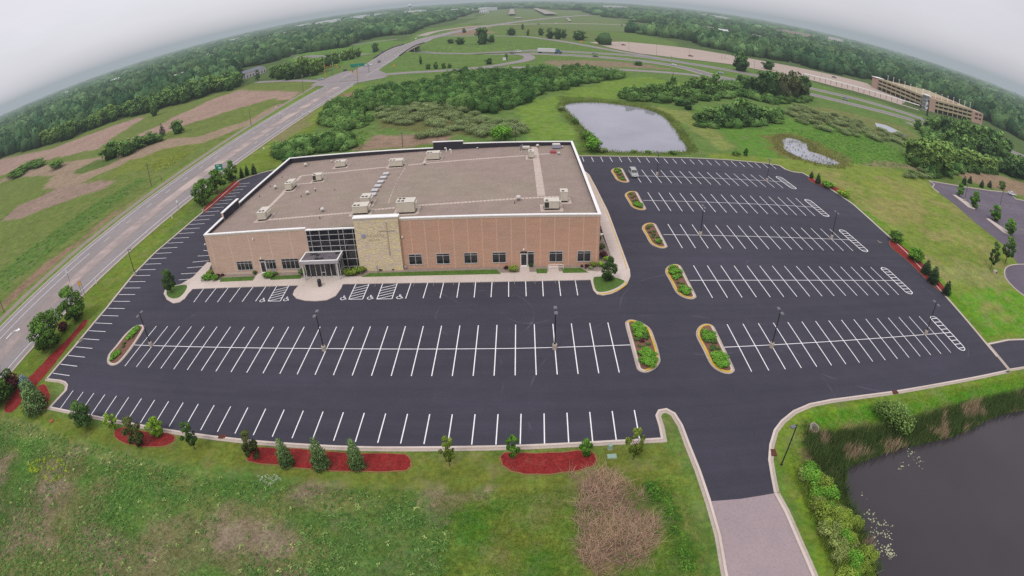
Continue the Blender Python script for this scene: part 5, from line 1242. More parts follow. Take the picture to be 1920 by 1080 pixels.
for q in ((1405, 180, 148, 26), (1425, 186, 138, 30), (1446, 190, 134, 32), (1466, 193, 135, 32), (1487, 194, 139, 32), (1505, 192, 145, 28), (1440, 184, 142, 26), (1480, 186, 136, 30), (1500, 184, 142, 26)):
    wtp(*q, F_BRN if q[0] in (1466, 1487) else F_DARK, 'dense dark tree in the clump between meadow and highway', g)
g = 'trees in the low row north of the meadow'
for q in ((1180, 192, 168, 22), (1200, 190, 163, 22), (1222, 192, 160, 24), (1240, 186, 158, 22), (1260, 184, 146, 20), (1262, 192, 160, 24), (1285, 184, 156, 22), (1300, 182, 149, 24), (1320, 183, 140, 26), (1338, 184, 138, 26), (1350, 186, 150, 22), (1368, 184, 158, 22), (1385, 186, 160, 22), (1330, 190, 160, 26), (1290, 194, 166, 26)):
    wtp(*q, F_MID, 'green tree in the low row of trees beyond the meadow', g)
tree_px(1261, 170, 141, 11, 'spruce', L_DARK, 'pointed tree sticking out of the low row beyond the meadow', name='conifer', n=700, size=.08)
g = 'trees of the bushy clump by the meadow path'
for q in ((1325, 236, 206, 30), (1345, 240, 202, 34), (1368, 240, 196, 34), (1388, 236, 186, 36), (1410, 238, 196, 34), (1432, 236, 203, 32), (1448, 232, 206, 24), (1350, 244, 215, 26), (1395, 243, 212, 28), (1290, 212, 190, 24), (1275, 205, 189, 20)):
    wtp(*q, F_MID if q[0] % 3 else F_DARK, 'bushy green tree in the clump beside the meadow path', g)
g = 'trees of the belt in front of the parking ramp'
for q in ((1720, 250, 223, 14), (1742, 252, 226, 20), (1758, 258, 222, 24), (1775, 266, 222, 26), (1790, 274, 226, 26), (1806, 280, 230, 28), (1822, 286, 232, 28), (1838, 292, 238, 28), (1855, 296, 244, 30), (1868, 304, 252, 26), (1885, 300, 262, 18), (1780, 284, 240, 26), (1812, 298, 250, 28), (1845, 306, 262, 26), (1880, 310, 274, 20)):
    wtp(*q, F_DARK if q[0] % 2 else F_MID, 'dark leafy tree in the belt in front of the parking ramp', g)
g = 'pale willow trees at the end of the meadow'
for q in ((1712, 306, 266, 30), (1735, 316, 262, 38), (1752, 332, 266, 44), (1770, 318, 270, 36), (1790, 314, 278, 34), (1762, 300, 262, 34), (1812, 318, 284, 34), (1835, 322, 290, 30), (1740, 326, 286, 34), (1855, 324, 296, 28)):
    wtp(*q, F_LITE, 'pale green willow in the big clump at the end of the meadow', g)
for q in ((1895, 336, 297, 26), (1912, 340, 292, 26), (1879, 330, 304, 16)): wtp(*q, F_DARK, 'dark tree at the east edge above the neighbouring lot', 'dark trees above the neighbouring lot')
for q in ((1709, 338, 322, 12), (1781, 340, 329, 9), (1863, 330, 318, 8)): wtp(*q, F_MID, 'small tree on the green slope by the neighbouring lot', 'small trees by the neighbouring lot')
g = 'trees between the road and the white shed'
for q in ((513, 153, 128, 18), (527, 155, 122, 22), (543, 156, 118, 24), (559, 154, 116, 24), (574, 150, 112, 24), (590, 148, 112, 22), (604, 136, 110, 18), (617, 132, 104, 18), (630, 126, 100, 18), (646, 120, 96, 20), (660, 118, 94, 18), (672, 114, 94, 14), (533, 150, 120, 22), (566, 146, 110, 24), (600, 142, 116, 18)):
    wtp(*q, F_MID if q[0] % 2 else F_LITE, 'leafy tree beside the side street near the white shed', g)
tree_px(483, 158, 137, 11, 'oval', L_DARK, 'small dark tree standing against the white shed', name='leafy_tree', n=500, size=.1)

# ------------------------------------------------------------------ woods: polar description of the near edge
WEST = Gs([(-40, 318), (0, 303), (30, 293), (60, 287), (90, 281), (120, 272), (160, 256), (200, 239), (225, 231), (250, 225), (300, 213), (360, 197), (390, 185), (430, 177), (455, 168)])
EXC = [Gs([(448, 168), (448, 136), (500, 126), (560, 108), (640, 97), (700, 84), (748, 76), (800, 56), (850, 44), (903, 26), (960, 22), (1090, 26), (1130, 38), (1195, 51), (1240, 60), (1300, 69), (1162, 66), (1150, 88), (1100, 95), (800, 150), (500, 180)]),
       [(x, y) for x, y in Gs([(1150, 96), (1162, 84), (1290, 95), (1388, 110), (1440, 121), (1560, 145), (1640, 168), (1648, 150)])]+[(430, 460), (430, 350), (460, 300)]+Gs([(1925, 300), (1925, 420), (1400, 320), (1050, 200)]),
       WEST+Gs([(520, 160), (640, 160), (620, 190), (300, 420), (100, 600), (0, 700), (-40, 500)])]
def dens(X, Y):
    """true where woods stand"""
    ok = Y > -60
    az = np.degrees(np.arctan2(X, Y)); D = np.hypot(X, Y)
    ok &= (np.abs(az) < 80) & (D > 300)
    ok &= ~((np.abs(X+105) < 34) & (Y < 1200))
    ok &= ~((Y < 560) & (X > -140) & (X < 300)) & ~((X > 200) & (X < 440) & (Y < 470))
    ok &= ~((X > 90) & (Y < 230) & (D < 330))
    for e_ in EXC: ok &= ~inside(X, Y, e_)
    return ok
def woods(dmin, dmax, step, rng):
    n = int((dmax-dmin)/step); P_ = []
    X, Y = np.meshgrid(np.arange(-dmax, dmax, step), np.arange(-60, dmax, step))
    D = np.hypot(X, Y); k_ = (D >= dmin) & (D < dmax); X = X[k_]; Y = Y[k_]
    X = X+(rng.random(X.shape)-.5)*step*.9; Y = Y+(rng.random(Y.shape)-.5)*step*.9
    ok = dens(X, Y)
    # clearings with houses and yards
    ok &= (fbm(X, Y, 1/150, 4) < .60) | (np.hypot(X, Y) < 560)
    return np.stack([X[ok], Y[ok]], 1)
HSE = [(205, 155.5, 1), (213, 157, 0), (226, 153, 1), (238, 150, 0), (150, 174, 0), (172, 166, 1), (128, 180, 1), (268, 138, 0), (302, 128, 1), (352, 116, 0), (392, 108, 1), (420, 100, 0), (540, 68, 1), (600, 60, 0), (1290, 43, 1), (1330, 62, 0), (1356, 67, 1), (1600, 92, 0), (1618, 100, 1), (1657, 112, 0), (1668, 116, 1), (1730, 140, 0), (1812, 168, 1), (1835, 176, 0), (1545, 96, 1), (1420, 78, 0)]
HP = [G(a, b_) for a, b_, _ in HSE]
_dens = dens
def dens(X, Y):
    ok = _dens(X, Y)
    for hx, hy in HP:
        L_ = math.hypot(hx, hy); t = np.clip((X*hx+Y*hy)/L_/L_, 0, 1.0); t = np.maximum(t, 1-230/L_)
        ok &= np.hypot(X-hx*t, Y-hy*t) > 9+L_*.008
    return ok
for i, (hx, hy) in enumerate(HP):
    r = empty('house', (hx, hy, zs(hx, hy)), RND.random()*3); s_ = 1+max(0, math.hypot(hx, hy)-500)/900
    tag(r, 'small pale roofed house in a clearing of the distant west woods' if hx < 0 else 'small pale roofed house in a clearing of the distant east woods', 'house', 'houses in the west woods' if hx < 0 else 'houses in the east woods')
    MB().box(-7*s_, 7*s_, -4.5*s_, 4.5*s_, -1, 4.5).build('wall', mat('house_wall', (206, 198, 190), .8), r)
    b = MB(); b.add([(-7.6*s_, -5*s_, 4.5), (7.6*s_, -5*s_, 4.5), (7.6*s_, 5*s_, 4.5), (-7.6*s_, 5*s_, 4.5), (-7.6*s_, 0, 7.6), (7.6*s_, 0, 7.6)], [(0, 1, 5, 4), (2, 3, 4, 5), (0, 4, 3), (1, 2, 5)]); b.build('roof', (mat('house_roof', (150, 140, 138), .8), mat('house_roof_pale', (216, 214, 216), .7))[HSE[i][2]], r)
rng = np.random.default_rng(4)
N1 = woods(300, 820, 9.0, rng); N2 = woods(820, 1700, 15, rng); N3 = woods(1700, 4000, 34, rng); N4 = woods(4000, 12000, 95, rng)
# the individuals: the nearest trees of the woods
ordr = np.argsort(np.hypot(N1[:, 0], N1[:, 1])); azs = np.degrees(np.arctan2(N1[:, 0], N1[:, 1]))
vis = [i for i in ordr if abs(azs[i]) < 62]
room = max(0, 290-NIND); ind = set(vis[:room]); print('individual wood trees', NIND, len(ind), 'woods', len(N1), len(N2), len(N3), len(N4))
for i in list(ind):
    x, y = N1[i]; c_ = rng.random()
    m_ = F_DARK if c_ < .3 else F_LITE if c_ > .8 else F_MID
    west = x < 0
    wood_tree(float(x), float(y), 10+6*rng.random(), 9.5+4*rng.random(), m_, 'broadleaf tree on the near edge of the wood west of the dry field' if west else 'broadleaf tree on the near edge of the wood behind the parking ramp',
              'trees along the edge of the west wood' if west else 'trees along the edge of the east wood')
rest = np.array([N1[i] for i in range(len(N1)) if i not in ind])
def mass(name, P_, hlo, hhi, wlo, whi, nleaf, ring, lab, rg, lsize, cat='woods'):
    """many crowns merged: a lumpy core plus leaf clumps, with its own brightness and hue for every crown"""
    n = len(P_); hh = hlo+(hhi-hlo)*rg.random(n); ww = wlo+(whi-wlo)*rg.random(n)
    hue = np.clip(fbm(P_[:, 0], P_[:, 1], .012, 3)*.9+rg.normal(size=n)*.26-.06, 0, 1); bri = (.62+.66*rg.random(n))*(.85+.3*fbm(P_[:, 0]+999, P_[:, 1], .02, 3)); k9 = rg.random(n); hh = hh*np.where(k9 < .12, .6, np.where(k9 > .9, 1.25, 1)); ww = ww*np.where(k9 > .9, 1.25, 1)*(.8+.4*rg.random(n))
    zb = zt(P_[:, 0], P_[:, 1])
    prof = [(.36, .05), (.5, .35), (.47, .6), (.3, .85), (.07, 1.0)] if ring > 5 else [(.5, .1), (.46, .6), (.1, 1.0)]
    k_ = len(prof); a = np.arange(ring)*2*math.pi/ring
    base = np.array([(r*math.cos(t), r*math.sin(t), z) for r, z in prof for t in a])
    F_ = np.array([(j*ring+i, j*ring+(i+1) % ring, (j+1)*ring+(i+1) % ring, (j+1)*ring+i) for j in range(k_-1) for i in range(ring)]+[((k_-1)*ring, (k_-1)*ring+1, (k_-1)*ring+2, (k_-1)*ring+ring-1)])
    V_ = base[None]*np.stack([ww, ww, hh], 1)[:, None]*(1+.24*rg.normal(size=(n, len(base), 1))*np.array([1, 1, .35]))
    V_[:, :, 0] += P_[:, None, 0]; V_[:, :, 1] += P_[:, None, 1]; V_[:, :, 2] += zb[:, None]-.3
    sh = (.36+.6*base[:, 2])[None]*bri[:, None]*(.85+.3*rg.random((n, len(base))))  # shade painted per crown: dark at the foot, light at the top
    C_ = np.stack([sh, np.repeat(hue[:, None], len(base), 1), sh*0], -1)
    FF = (F_[None]+(np.arange(n)*len(base))[:, None, None]).reshape(-1, 4); Vs = [V_.reshape(-1, 3)]; Cs = [C_.reshape(-1, 3)]; Fs = [FF]
    if nleaf:
        m = n*nleaf; idx = np.repeat(np.arange(n), nleaf); d = rg.normal(size=(m, 3)); d[:, 2] = np.abs(d[:, 2])*.9-.1; d /= np.linalg.norm(d, axis=1)[:, None]
        lump = 1+.16*np.sin(d[:, 0]*5+idx)+.12*np.sin(d[:, 1]*7+idx*2.1)
        c = np.stack([P_[idx, 0]+d[:, 0]*ww[idx]*.52*lump, P_[idx, 1]+d[:, 1]*ww[idx]*.52*lump, zb[idx]+hh[idx]*(.5+.52*d[:, 2]*lump)], 1)
        nr = d+rg.normal(size=(m, 3))*.4; nr[:, 2] += .5; nr /= np.linalg.norm(nr, axis=1)[:, None]
        u = np.cross(nr, rg.normal(size=(m, 3))); u /= np.linalg.norm(u, axis=1)[:, None]; v_ = np.cross(nr, u); s_ = (lsize*(.6+.8*rg.random(m)))[:, None]
        VL = np.stack([c-u*s_, c-v_*s_*.6, c+u*s_, c+v_*s_*.6], 1).reshape(-1, 3)
        shl = (.5+.5*np.clip(d[:, 2], 0, 1)+.25*(lump-1))*bri[idx]*(.75+.5*rg.random(m))  # leaves facing up painted lighter, as lit from above
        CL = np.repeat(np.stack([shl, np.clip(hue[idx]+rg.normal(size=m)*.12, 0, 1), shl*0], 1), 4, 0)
        Fs.append(np.arange(4*m).reshape(m, 4)+len(Vs[0])); Vs.append(VL); Cs.append(CL)
    me = np_mesh(name, np.concatenate(Vs), np.concatenate(Fs), F_ALL, 'shade', np.concatenate(Cs))
    return tag(link(name, me), lab, cat, None, 'stuff')
F_ALL = leaf_mat('wood_all', (46, 76, 52), (96, 124, 78), 0)
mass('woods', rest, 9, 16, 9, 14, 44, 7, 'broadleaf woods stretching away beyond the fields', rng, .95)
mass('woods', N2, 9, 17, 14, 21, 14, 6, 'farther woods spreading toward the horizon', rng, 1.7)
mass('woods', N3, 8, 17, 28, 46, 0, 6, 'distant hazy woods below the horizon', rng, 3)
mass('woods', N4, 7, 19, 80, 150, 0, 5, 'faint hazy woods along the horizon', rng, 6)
# thickets near the road
T1 = Gs([(598, 240), (608, 212), (655, 196), (690, 180), (740, 172), (835, 160), (832, 150), (870, 143), (960, 143), (1050, 138), (1110, 138), (1170, 147), (1160, 156), (1100, 163), (1060, 175), (1010, 184), (985, 200), (960, 212), (930, 222), (860, 215), (790, 200), (720, 218), (680, 245), (640, 252)])
T2 = Gs([(512, 300), (520, 284), (560, 270), (600, 262), (640, 262), (660, 268), (655, 288), (600, 295), (540, 306)])
T3 = Gs([(1640, 235), (1650, 232), (1700, 246), (1700, 252)])
pA = scatter(T1, 3.4, .45, rng); pB = scatter(T2, 3.0, .45, rng)
kp = fbm(pA[:, 0], pA[:, 1], .035, 3) > .33; pA = pA[kp | (pA[:, 1] > 300)]
TH = leaf_mat('thicket_leaf', (66, 100, 50), (112, 142, 76), 0); F_KEEP = F_ALL; F_ALL = TH
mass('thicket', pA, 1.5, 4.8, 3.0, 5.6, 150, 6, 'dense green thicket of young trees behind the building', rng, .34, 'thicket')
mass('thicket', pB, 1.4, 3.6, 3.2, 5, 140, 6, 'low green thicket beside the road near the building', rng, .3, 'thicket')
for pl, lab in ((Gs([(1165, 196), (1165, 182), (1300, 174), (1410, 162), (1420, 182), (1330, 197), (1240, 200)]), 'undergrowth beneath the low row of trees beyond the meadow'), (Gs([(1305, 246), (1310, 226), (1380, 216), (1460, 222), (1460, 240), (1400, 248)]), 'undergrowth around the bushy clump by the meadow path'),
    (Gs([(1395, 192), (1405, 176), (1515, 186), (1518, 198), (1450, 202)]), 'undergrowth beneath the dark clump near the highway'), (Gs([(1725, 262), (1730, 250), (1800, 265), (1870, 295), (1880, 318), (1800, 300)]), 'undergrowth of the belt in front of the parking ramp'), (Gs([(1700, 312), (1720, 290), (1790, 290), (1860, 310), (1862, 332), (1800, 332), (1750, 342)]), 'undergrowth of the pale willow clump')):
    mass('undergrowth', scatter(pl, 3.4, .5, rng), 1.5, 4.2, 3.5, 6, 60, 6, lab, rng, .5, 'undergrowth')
# ------------------------------------------------------------------ parking lot lamps
HEADM = mat('lamp_head', (120, 118, 122), .5, ((3, .05),)); LENS = mat('lamp_lens', (214, 214, 218), .3)
POSTC = mat('post_concrete', (186, 172, 158), .9, ((3, .1),))
def make_lamp(double=True, base=True):
    r = empty('street_lamp')
    if base: MB().lathe((0, 0, 0), [(.34, 0), (.34, .82), (.3, .88), (.05, .9)], 14).build('base', POSTC, r)
    b = MB(); b.tube((0, 0, .85 if base else 0), (0, 0, 6.35), .09, .07, 8); b.box(-.14, .14, -.14, .14, .86 if base else 0, .93 if base else .08); b.build('pole', BLACK, r)
    for s in ((1, -1) if double else (1,)):
        b = MB(); b.tube((0, 0, 6.25), (0, s*.35, 6.3), .04, .04, 6); b.build('arm', BLACK, r)
        h = MB(); y0, y1 = sorted((s*.33, s*.98)); h.bbox(-.24, .24, y0, y1, 6.2, 6.42, .05); o = h.build('lamp_head', HEADM, r)
        MB().box(-.17, .17, y0+.08, y1-.08, 6.17, 6.199).build('lens', LENS, o)
    return r
L2 = make_lamp(True); L1 = make_lamp(False); L0 = make_lamp(False, False)
LPS = [((284, 656), 'double-headed lamp near the west end of the long front row'), ((608, 664), 'double-headed lamp in the long front row before the entrance'), ((1040, 661), 'double-headed lamp in the long front row before the red wall'),
       ((1446, 658), 'double-headed lamp toward the west end of the southernmost east row'), ((1735, 634), 'double-headed lamp at the east end of the southernmost east row'), ((1313, 448), 'double-headed lamp toward the west end of the third east row'),
       ((1559, 454), 'double-headed lamp at the east end of the third east row'), ((1438, 346), 'double-headed lamp at the east end of the northernmost double row'), ((1232, 335), 'double-headed lamp two stalls from the parked silver van')]
for i, (q, lab) in enumerate(LPS):
    o = L2 if i == 0 else copy_tree(L2); x, y = G(*q); o.location = (x, y, 0); tag(o, lab, 'street lamp', 'double-headed lamps of the parking lot')
for i, (q, rz, lab) in enumerate((((254, 523), -1.57, 'single-headed lamp on the west kerb facing the lot'), ((381, 404), -1.57, 'single-headed lamp on the west kerb by the row of leafy trees'), ((1465, 878), 1.9, 'single-headed lamp on the grass bank beside the driveway bend'), ((756, 290), 3.14, 'single-headed lamp rising behind the building roof'), ((967, 280), 3.14, 'single-headed lamp barely showing behind the north parapet'))):
    o = L1 if i == 0 else L0 if i == 2 else copy_tree(L1); x, y = G(*q); o.location = (x, y, 0); o.rotation_euler[2] = rz; tag(o, lab, 'street lamp', 'single-headed lamps at the lot edge')
for i, (q, lab) in enumerate((((1808, 384), 'lamp on the first island of the neighbouring lot'), ((1874, 396), 'lamp on a concrete base in the neighbouring lot'))):
    o = copy_tree(L2); x, y = G(*q); o.location = (x, y, 0); tag(o, lab, 'street lamp', 'lamps of the neighbouring lot')

# ------------------------------------------------------------------ things on the roof
BEIGE = mat('unit_beige', (206, 198, 180), .6, ((1, .06), (6, .05))); FAN = mat('fan_grille', (58, 56, 58), .6); CREAM = mat('unit_top', (222, 214, 198), .6, ((2, .06),)); PAV = mat('paver', (204, 188, 174), .9, ((2, .14), (9, .12)))
def rooftop_unit(px, py, w_, d_, h_, lab, fans=2, dark=None, hood=True, m_=None):
    x, y, z = RG(px, py); r = empty('rooftop_unit', (x, y, z)); tag(r, lab, 'rooftop unit', 'air handling units on the roof'); m_ = m_ or BEIGE
    p = MB(); pw, pd = w_/2+.7, d_/2+.8
    for (a, b_, c, d) in ((-pw, pw, -pd, -pd+.55), (-pw, pw, pd-.55, pd), (-pw, -pw+.55, -pd+.55, pd-.55), (pw-.55, pw, -pd+.55, pd-.55)): p.box(a, b_, c, d, -.25, .07)
    p.build('paver_pad', PAV, r)
    MB().box(-w_/2+.12, w_/2-.12, -d_/2+.12, d_/2-.12, -.3, .3).build('curb', DARK, r)
    MB().bbox(-w_/2, w_/2, -d_/2, d_/2, .3, .3+h_, .05).build('housing', m_, r)
    t_ = MB().box(-w_/2-.05, w_/2+.05, -d_/2-.05, d_/2+.05, .3+h_, .38+h_).build('lid', CREAM, r)
    for i in range(fans):
        fx = -w_/2+.45+.72*(i % 2); fy = (-d_/4 if fans < 3 else (-d_/4 if i < 2 else d_/4))
        b = MB(); b.tube((fx, fy, .38+h_), (fx, fy, .45+h_), .28, .28, 12); b.build('fan', FAN, r)
    if dark == 'side': MB().box(-w_/2+.05, -w_/2+.8, -d_/2-.03, -d_/2, .45, .15+h_).build('coil_grille', FAN, r)
    if hood: MB().prism([(w_/2, -d_/3), (w_/2+.4, -d_/3), (w_/2+.4, d_/3), (w_/2, d_/3)], .3+h_*.35, .3+h_*.85).build('intake_hood', m_, r)
    return r
rooftop_unit(640, 319, 2.6, 1.8, 1.2, 'small beige unit near the back parapet, westmost at the rear'); rooftop_unit(744, 318, 3.2, 2.0, 1.3, 'beige unit in the middle of the rear paver path'); rooftop_unit(597, 345, 2.1, 1.7, 1.3, 'beige unit with a dark grille on the short side path', 1, 'side')
rooftop_unit(546, 360, 1.7, 3.4, 1.4, 'tall narrow beige unit where the west paver path bends'); rooftop_unit(497, 415, 1.9, 3.2, 1.4, 'beige unit at the southwest corner of the roof'); rooftop_unit(688, 389, 1.8, 2.6, 1.4, 'beige unit just behind the one above the stone tower', 2)
rooftop_unit(678, 405, 2.9, 2.2, 1.3, 'wide beige unit near the front edge left of the stone tower'); rooftop_unit(813, 305, 3.1, 2.1, 1.5, 'largest beige unit at the rear below the raised parapet', 2); rooftop_unit(763, 403, 3.3, 2.4, 1.9, 'tall beige unit with four fans behind the stone tower', 4, hood=True)
rooftop_unit(1034, 397, 2.6, 1.8, 1.3, 'beige unit with a dark grille near the southeast corner', 1, 'side'); rooftop_unit(1057, 383, 1.3, 1.8, 1.7, 'small upright beige unit near the east edge', 1, hood=False); rooftop_unit(996, 302, 1.2, 1.9, 1.4, 'small beige unit beside the long north-south paver path', 1, hood=False)
MT = mat('mushroom_vent', (216, 208, 200), .6)
for i, (px, py, s_, lab) in enumerate(((573, 319, 1, 'roof vent near the northwest corner'), (517, 361, 1, 'roof vent near the west parapet'), (577, 372, 1, 'roof vent in the open west half of the roof'), (605, 404, 1, 'roof vent above the glass front'), (622, 311, .6, 'small vent against the rear parapet on the west side'),
        (972, 383, 1.15, 'roof vent on the front paver path before the southeast units'), (796, 316, .9, 'roof vent just west of the largest rear unit'), (1008, 283, .9, 'low vent beyond the end of the north-south path'), (1048, 297, .8, 'vent right of the red box'), (887, 284, .8, 'white vent by the rear parapet, left of a thinner one'), (895, 286, .5, 'thin white vent by the rear parapet'), (1054, 284, .6, 'small vent at the far northeast corner'), (591, 372-9, .5, 'tiny vent in the open west half of the roof'))):
    x, y, z = RG(px, py); r = empty('roof_vent', (x, y, z)); tag(r, lab, 'vent', 'round vents on the roof')
    MB().lathe((0, 0, 0), [(.24*s_, -.2), (.24*s_, .5*s_)], 10).build('stack', STEEL, r); MB().lathe((0, 0, .45*s_), [(.3*s_, 0), (.44*s_, .12*s_), (.4*s_, .35*s_), (.15*s_, .5*s_)], 12).build('cap', MT, r)
for i, (px, py, lab) in enumerate(((724, 335, 'northmost of six pale roof hatches in a line'), (719, 342, 'second from the north of six pale roof hatches'), (714, 350, 'third from the north of six pale roof hatches'), (708.5, 358, 'fourth from the north of six pale roof hatches'), (703, 366, 'fifth from the north of six pale roof hatches'), (699, 374, 'southmost roof hatch beside the beige unit'))):
    x, y, z = RG(px, py); r = empty('roof_hatch', (x, y, z), 0); tag(r, lab, 'hatch', 'smoke hatches in a line on the roof')
    MB().box(-.6, .6, -.6, .6, -.2, .38).build('curb', mat('hatch_grey', (150, 148, 148), .6), r); MB().bbox(-.68, .68, -.68, .68, .38, .52, .04).build('lid', mat('hatch_pale', (208, 206, 204), .5), r)
def gadget(px, py, parts, name, lab, cat):
    x, y, z = RG(px, py); r = empty(name, (x, y, z)); tag(r, lab, cat)
    for nm, m_, (a, b_, c, d, e_, f_) in parts: MB().box(a, b_, c, d, e_, f_).build(nm, m_, r)
gadget(1037, 294, (('cover', mat('red_paint', (166, 78, 84), .7, ((2, .1),)), (-.7, .7, -.6, .6, .1, .6)), ('curb', DARK, (-.6, .6, -.5, .5, -.2, .1))), 'red_roof_box', 'low red box near the northeast corner of the roof', 'roof box')
gadget(1043, 285, (('body', mat('blue_grey', (158, 160, 176), .5), (-1, 1, -.7, .7, .25, 1.1)), ('lid', CREAM, (-.9, .9, -.6, .6, 1.1, 1.25)), ('curb', DARK, (-.9, .9, -.6, .6, -.2, .25))), 'exhaust_unit', 'blue grey exhaust unit at the northeast corner of the roof', 'exhaust unit')
gadget(986, 286, (('body', CREAM, (-.9, .9, -.5, .5, .2, .7)), ('curb', DARK, (-.8, .8, -.4, .4, -.2, .2))), 'exhaust_unit', 'flat pale exhaust box behind the small upright rear unit', 'exhaust unit')
for px, py, lab in ((976, 291, 'grey pipe cluster on the rear of the roof'), (979, 289, 'second grey pipe beside the rear pipe cluster')):
    x, y, z = RG(px, py); r = empty('vent_pipe', (x, y, z)); tag(r, lab, 'pipe'); MB().tube((0, 0, -.2), (0, 0, 1.5), .12, .12, 8).tube((0, 0, 1.5), (.1, -.4, 1.55), .12, .12, 8).build('pipe', STEEL, r); MB().box(-.3, .3, -.3, .3, -.2, .08).build('flashing', PAV, r)
for px, py, lab in ((837, 291, 'white bent pipe left of a twin near the rear parapet'), (846, 294, 'white bent pipe right of a twin near the rear parapet')):
    x, y, z = RG(px, py); r = empty('gooseneck_pipe', (x, y, z)); tag(r, lab, 'pipe'); MB().tube((0, 0, -.2), (0, 0, 1.0), .1, .1, 8).tube((0, 0, 1.0), (-.35, 0, 1.05), .1, .1, 8).tube((-.35, 0, 1.1), (-.35, 0, .8), .1, .1, 8).build('pipe', COPE, r)
for i, (px, py) in enumerate(((487, 376), (507, 357), (529, 340), (600, 420-20), (565, 376), (592, 366), (628, 364), (600, 419-2), (965, 388), (579, 316))):
    x, y, z = RG(px, py); r = MB(); r.tube((x, y, z-.1), (x, y, z+.45), .06, .06, 6).tube((x, y, z-.05), (x, y, z+.04), .2, .14, 8); tag(r.build('pipe_vent', BLACK), 'short black pipe vent standing in the roof gravel', 'pipe', 'black pipe vents on the roof gravel')
def path(pts, w_, z_=.05):
    p3 = [RG(*q) for q in pts]; b = MB()
    for (a, c) in zip(p3[:-1], p3[1:]):
        L = math.hypot(c[0]-a[0], c[1]-a[1]); n_ = max(1, int(L/.66)); u = ((c[0]-a[0])/L, (c[1]-a[1])/L)
        for i in range(n_):
            q = (a[0]+u[0]*(i+.5)*L/n_, a[1]+u[1]*(i+.5)*L/n_); z = zroof(*q); b.obox(q, u, .6, w_*1.25, z-.02, z+z_+.01*((i*7) % 3))
    return b
b = MB()
for pts, w_ in (([(505, 419), (570, 413.5), (663, 405.5)], .6), ([(694, 401), (741, 396.5)], .6), ([(783, 392.5), (870, 386.5), (969, 379.5), (1048, 375.5)], .6), ([(503, 397), (537, 363)], .75), ([(554, 348), (565, 336.5), (640, 329), (727, 320)], .6), ([(764, 316.5), (870, 307), (984, 299)], .6), ([(1008, 296.5), (1050, 294)], .5),
                ([(1002, 282.5), (1009, 330), (1015, 374)], 1.2), ([(556, 352.5), (586, 350)], .55), ([(760, 321), (741, 352), (728, 388)], .14)):
    q = path(pts, w_, .03 if w_ < .2 else .05); b.add(q.v, q.f)
tag(b.build('paver_path', PAV), 'pale concrete paver paths laid across the gravel roof', 'paver path')

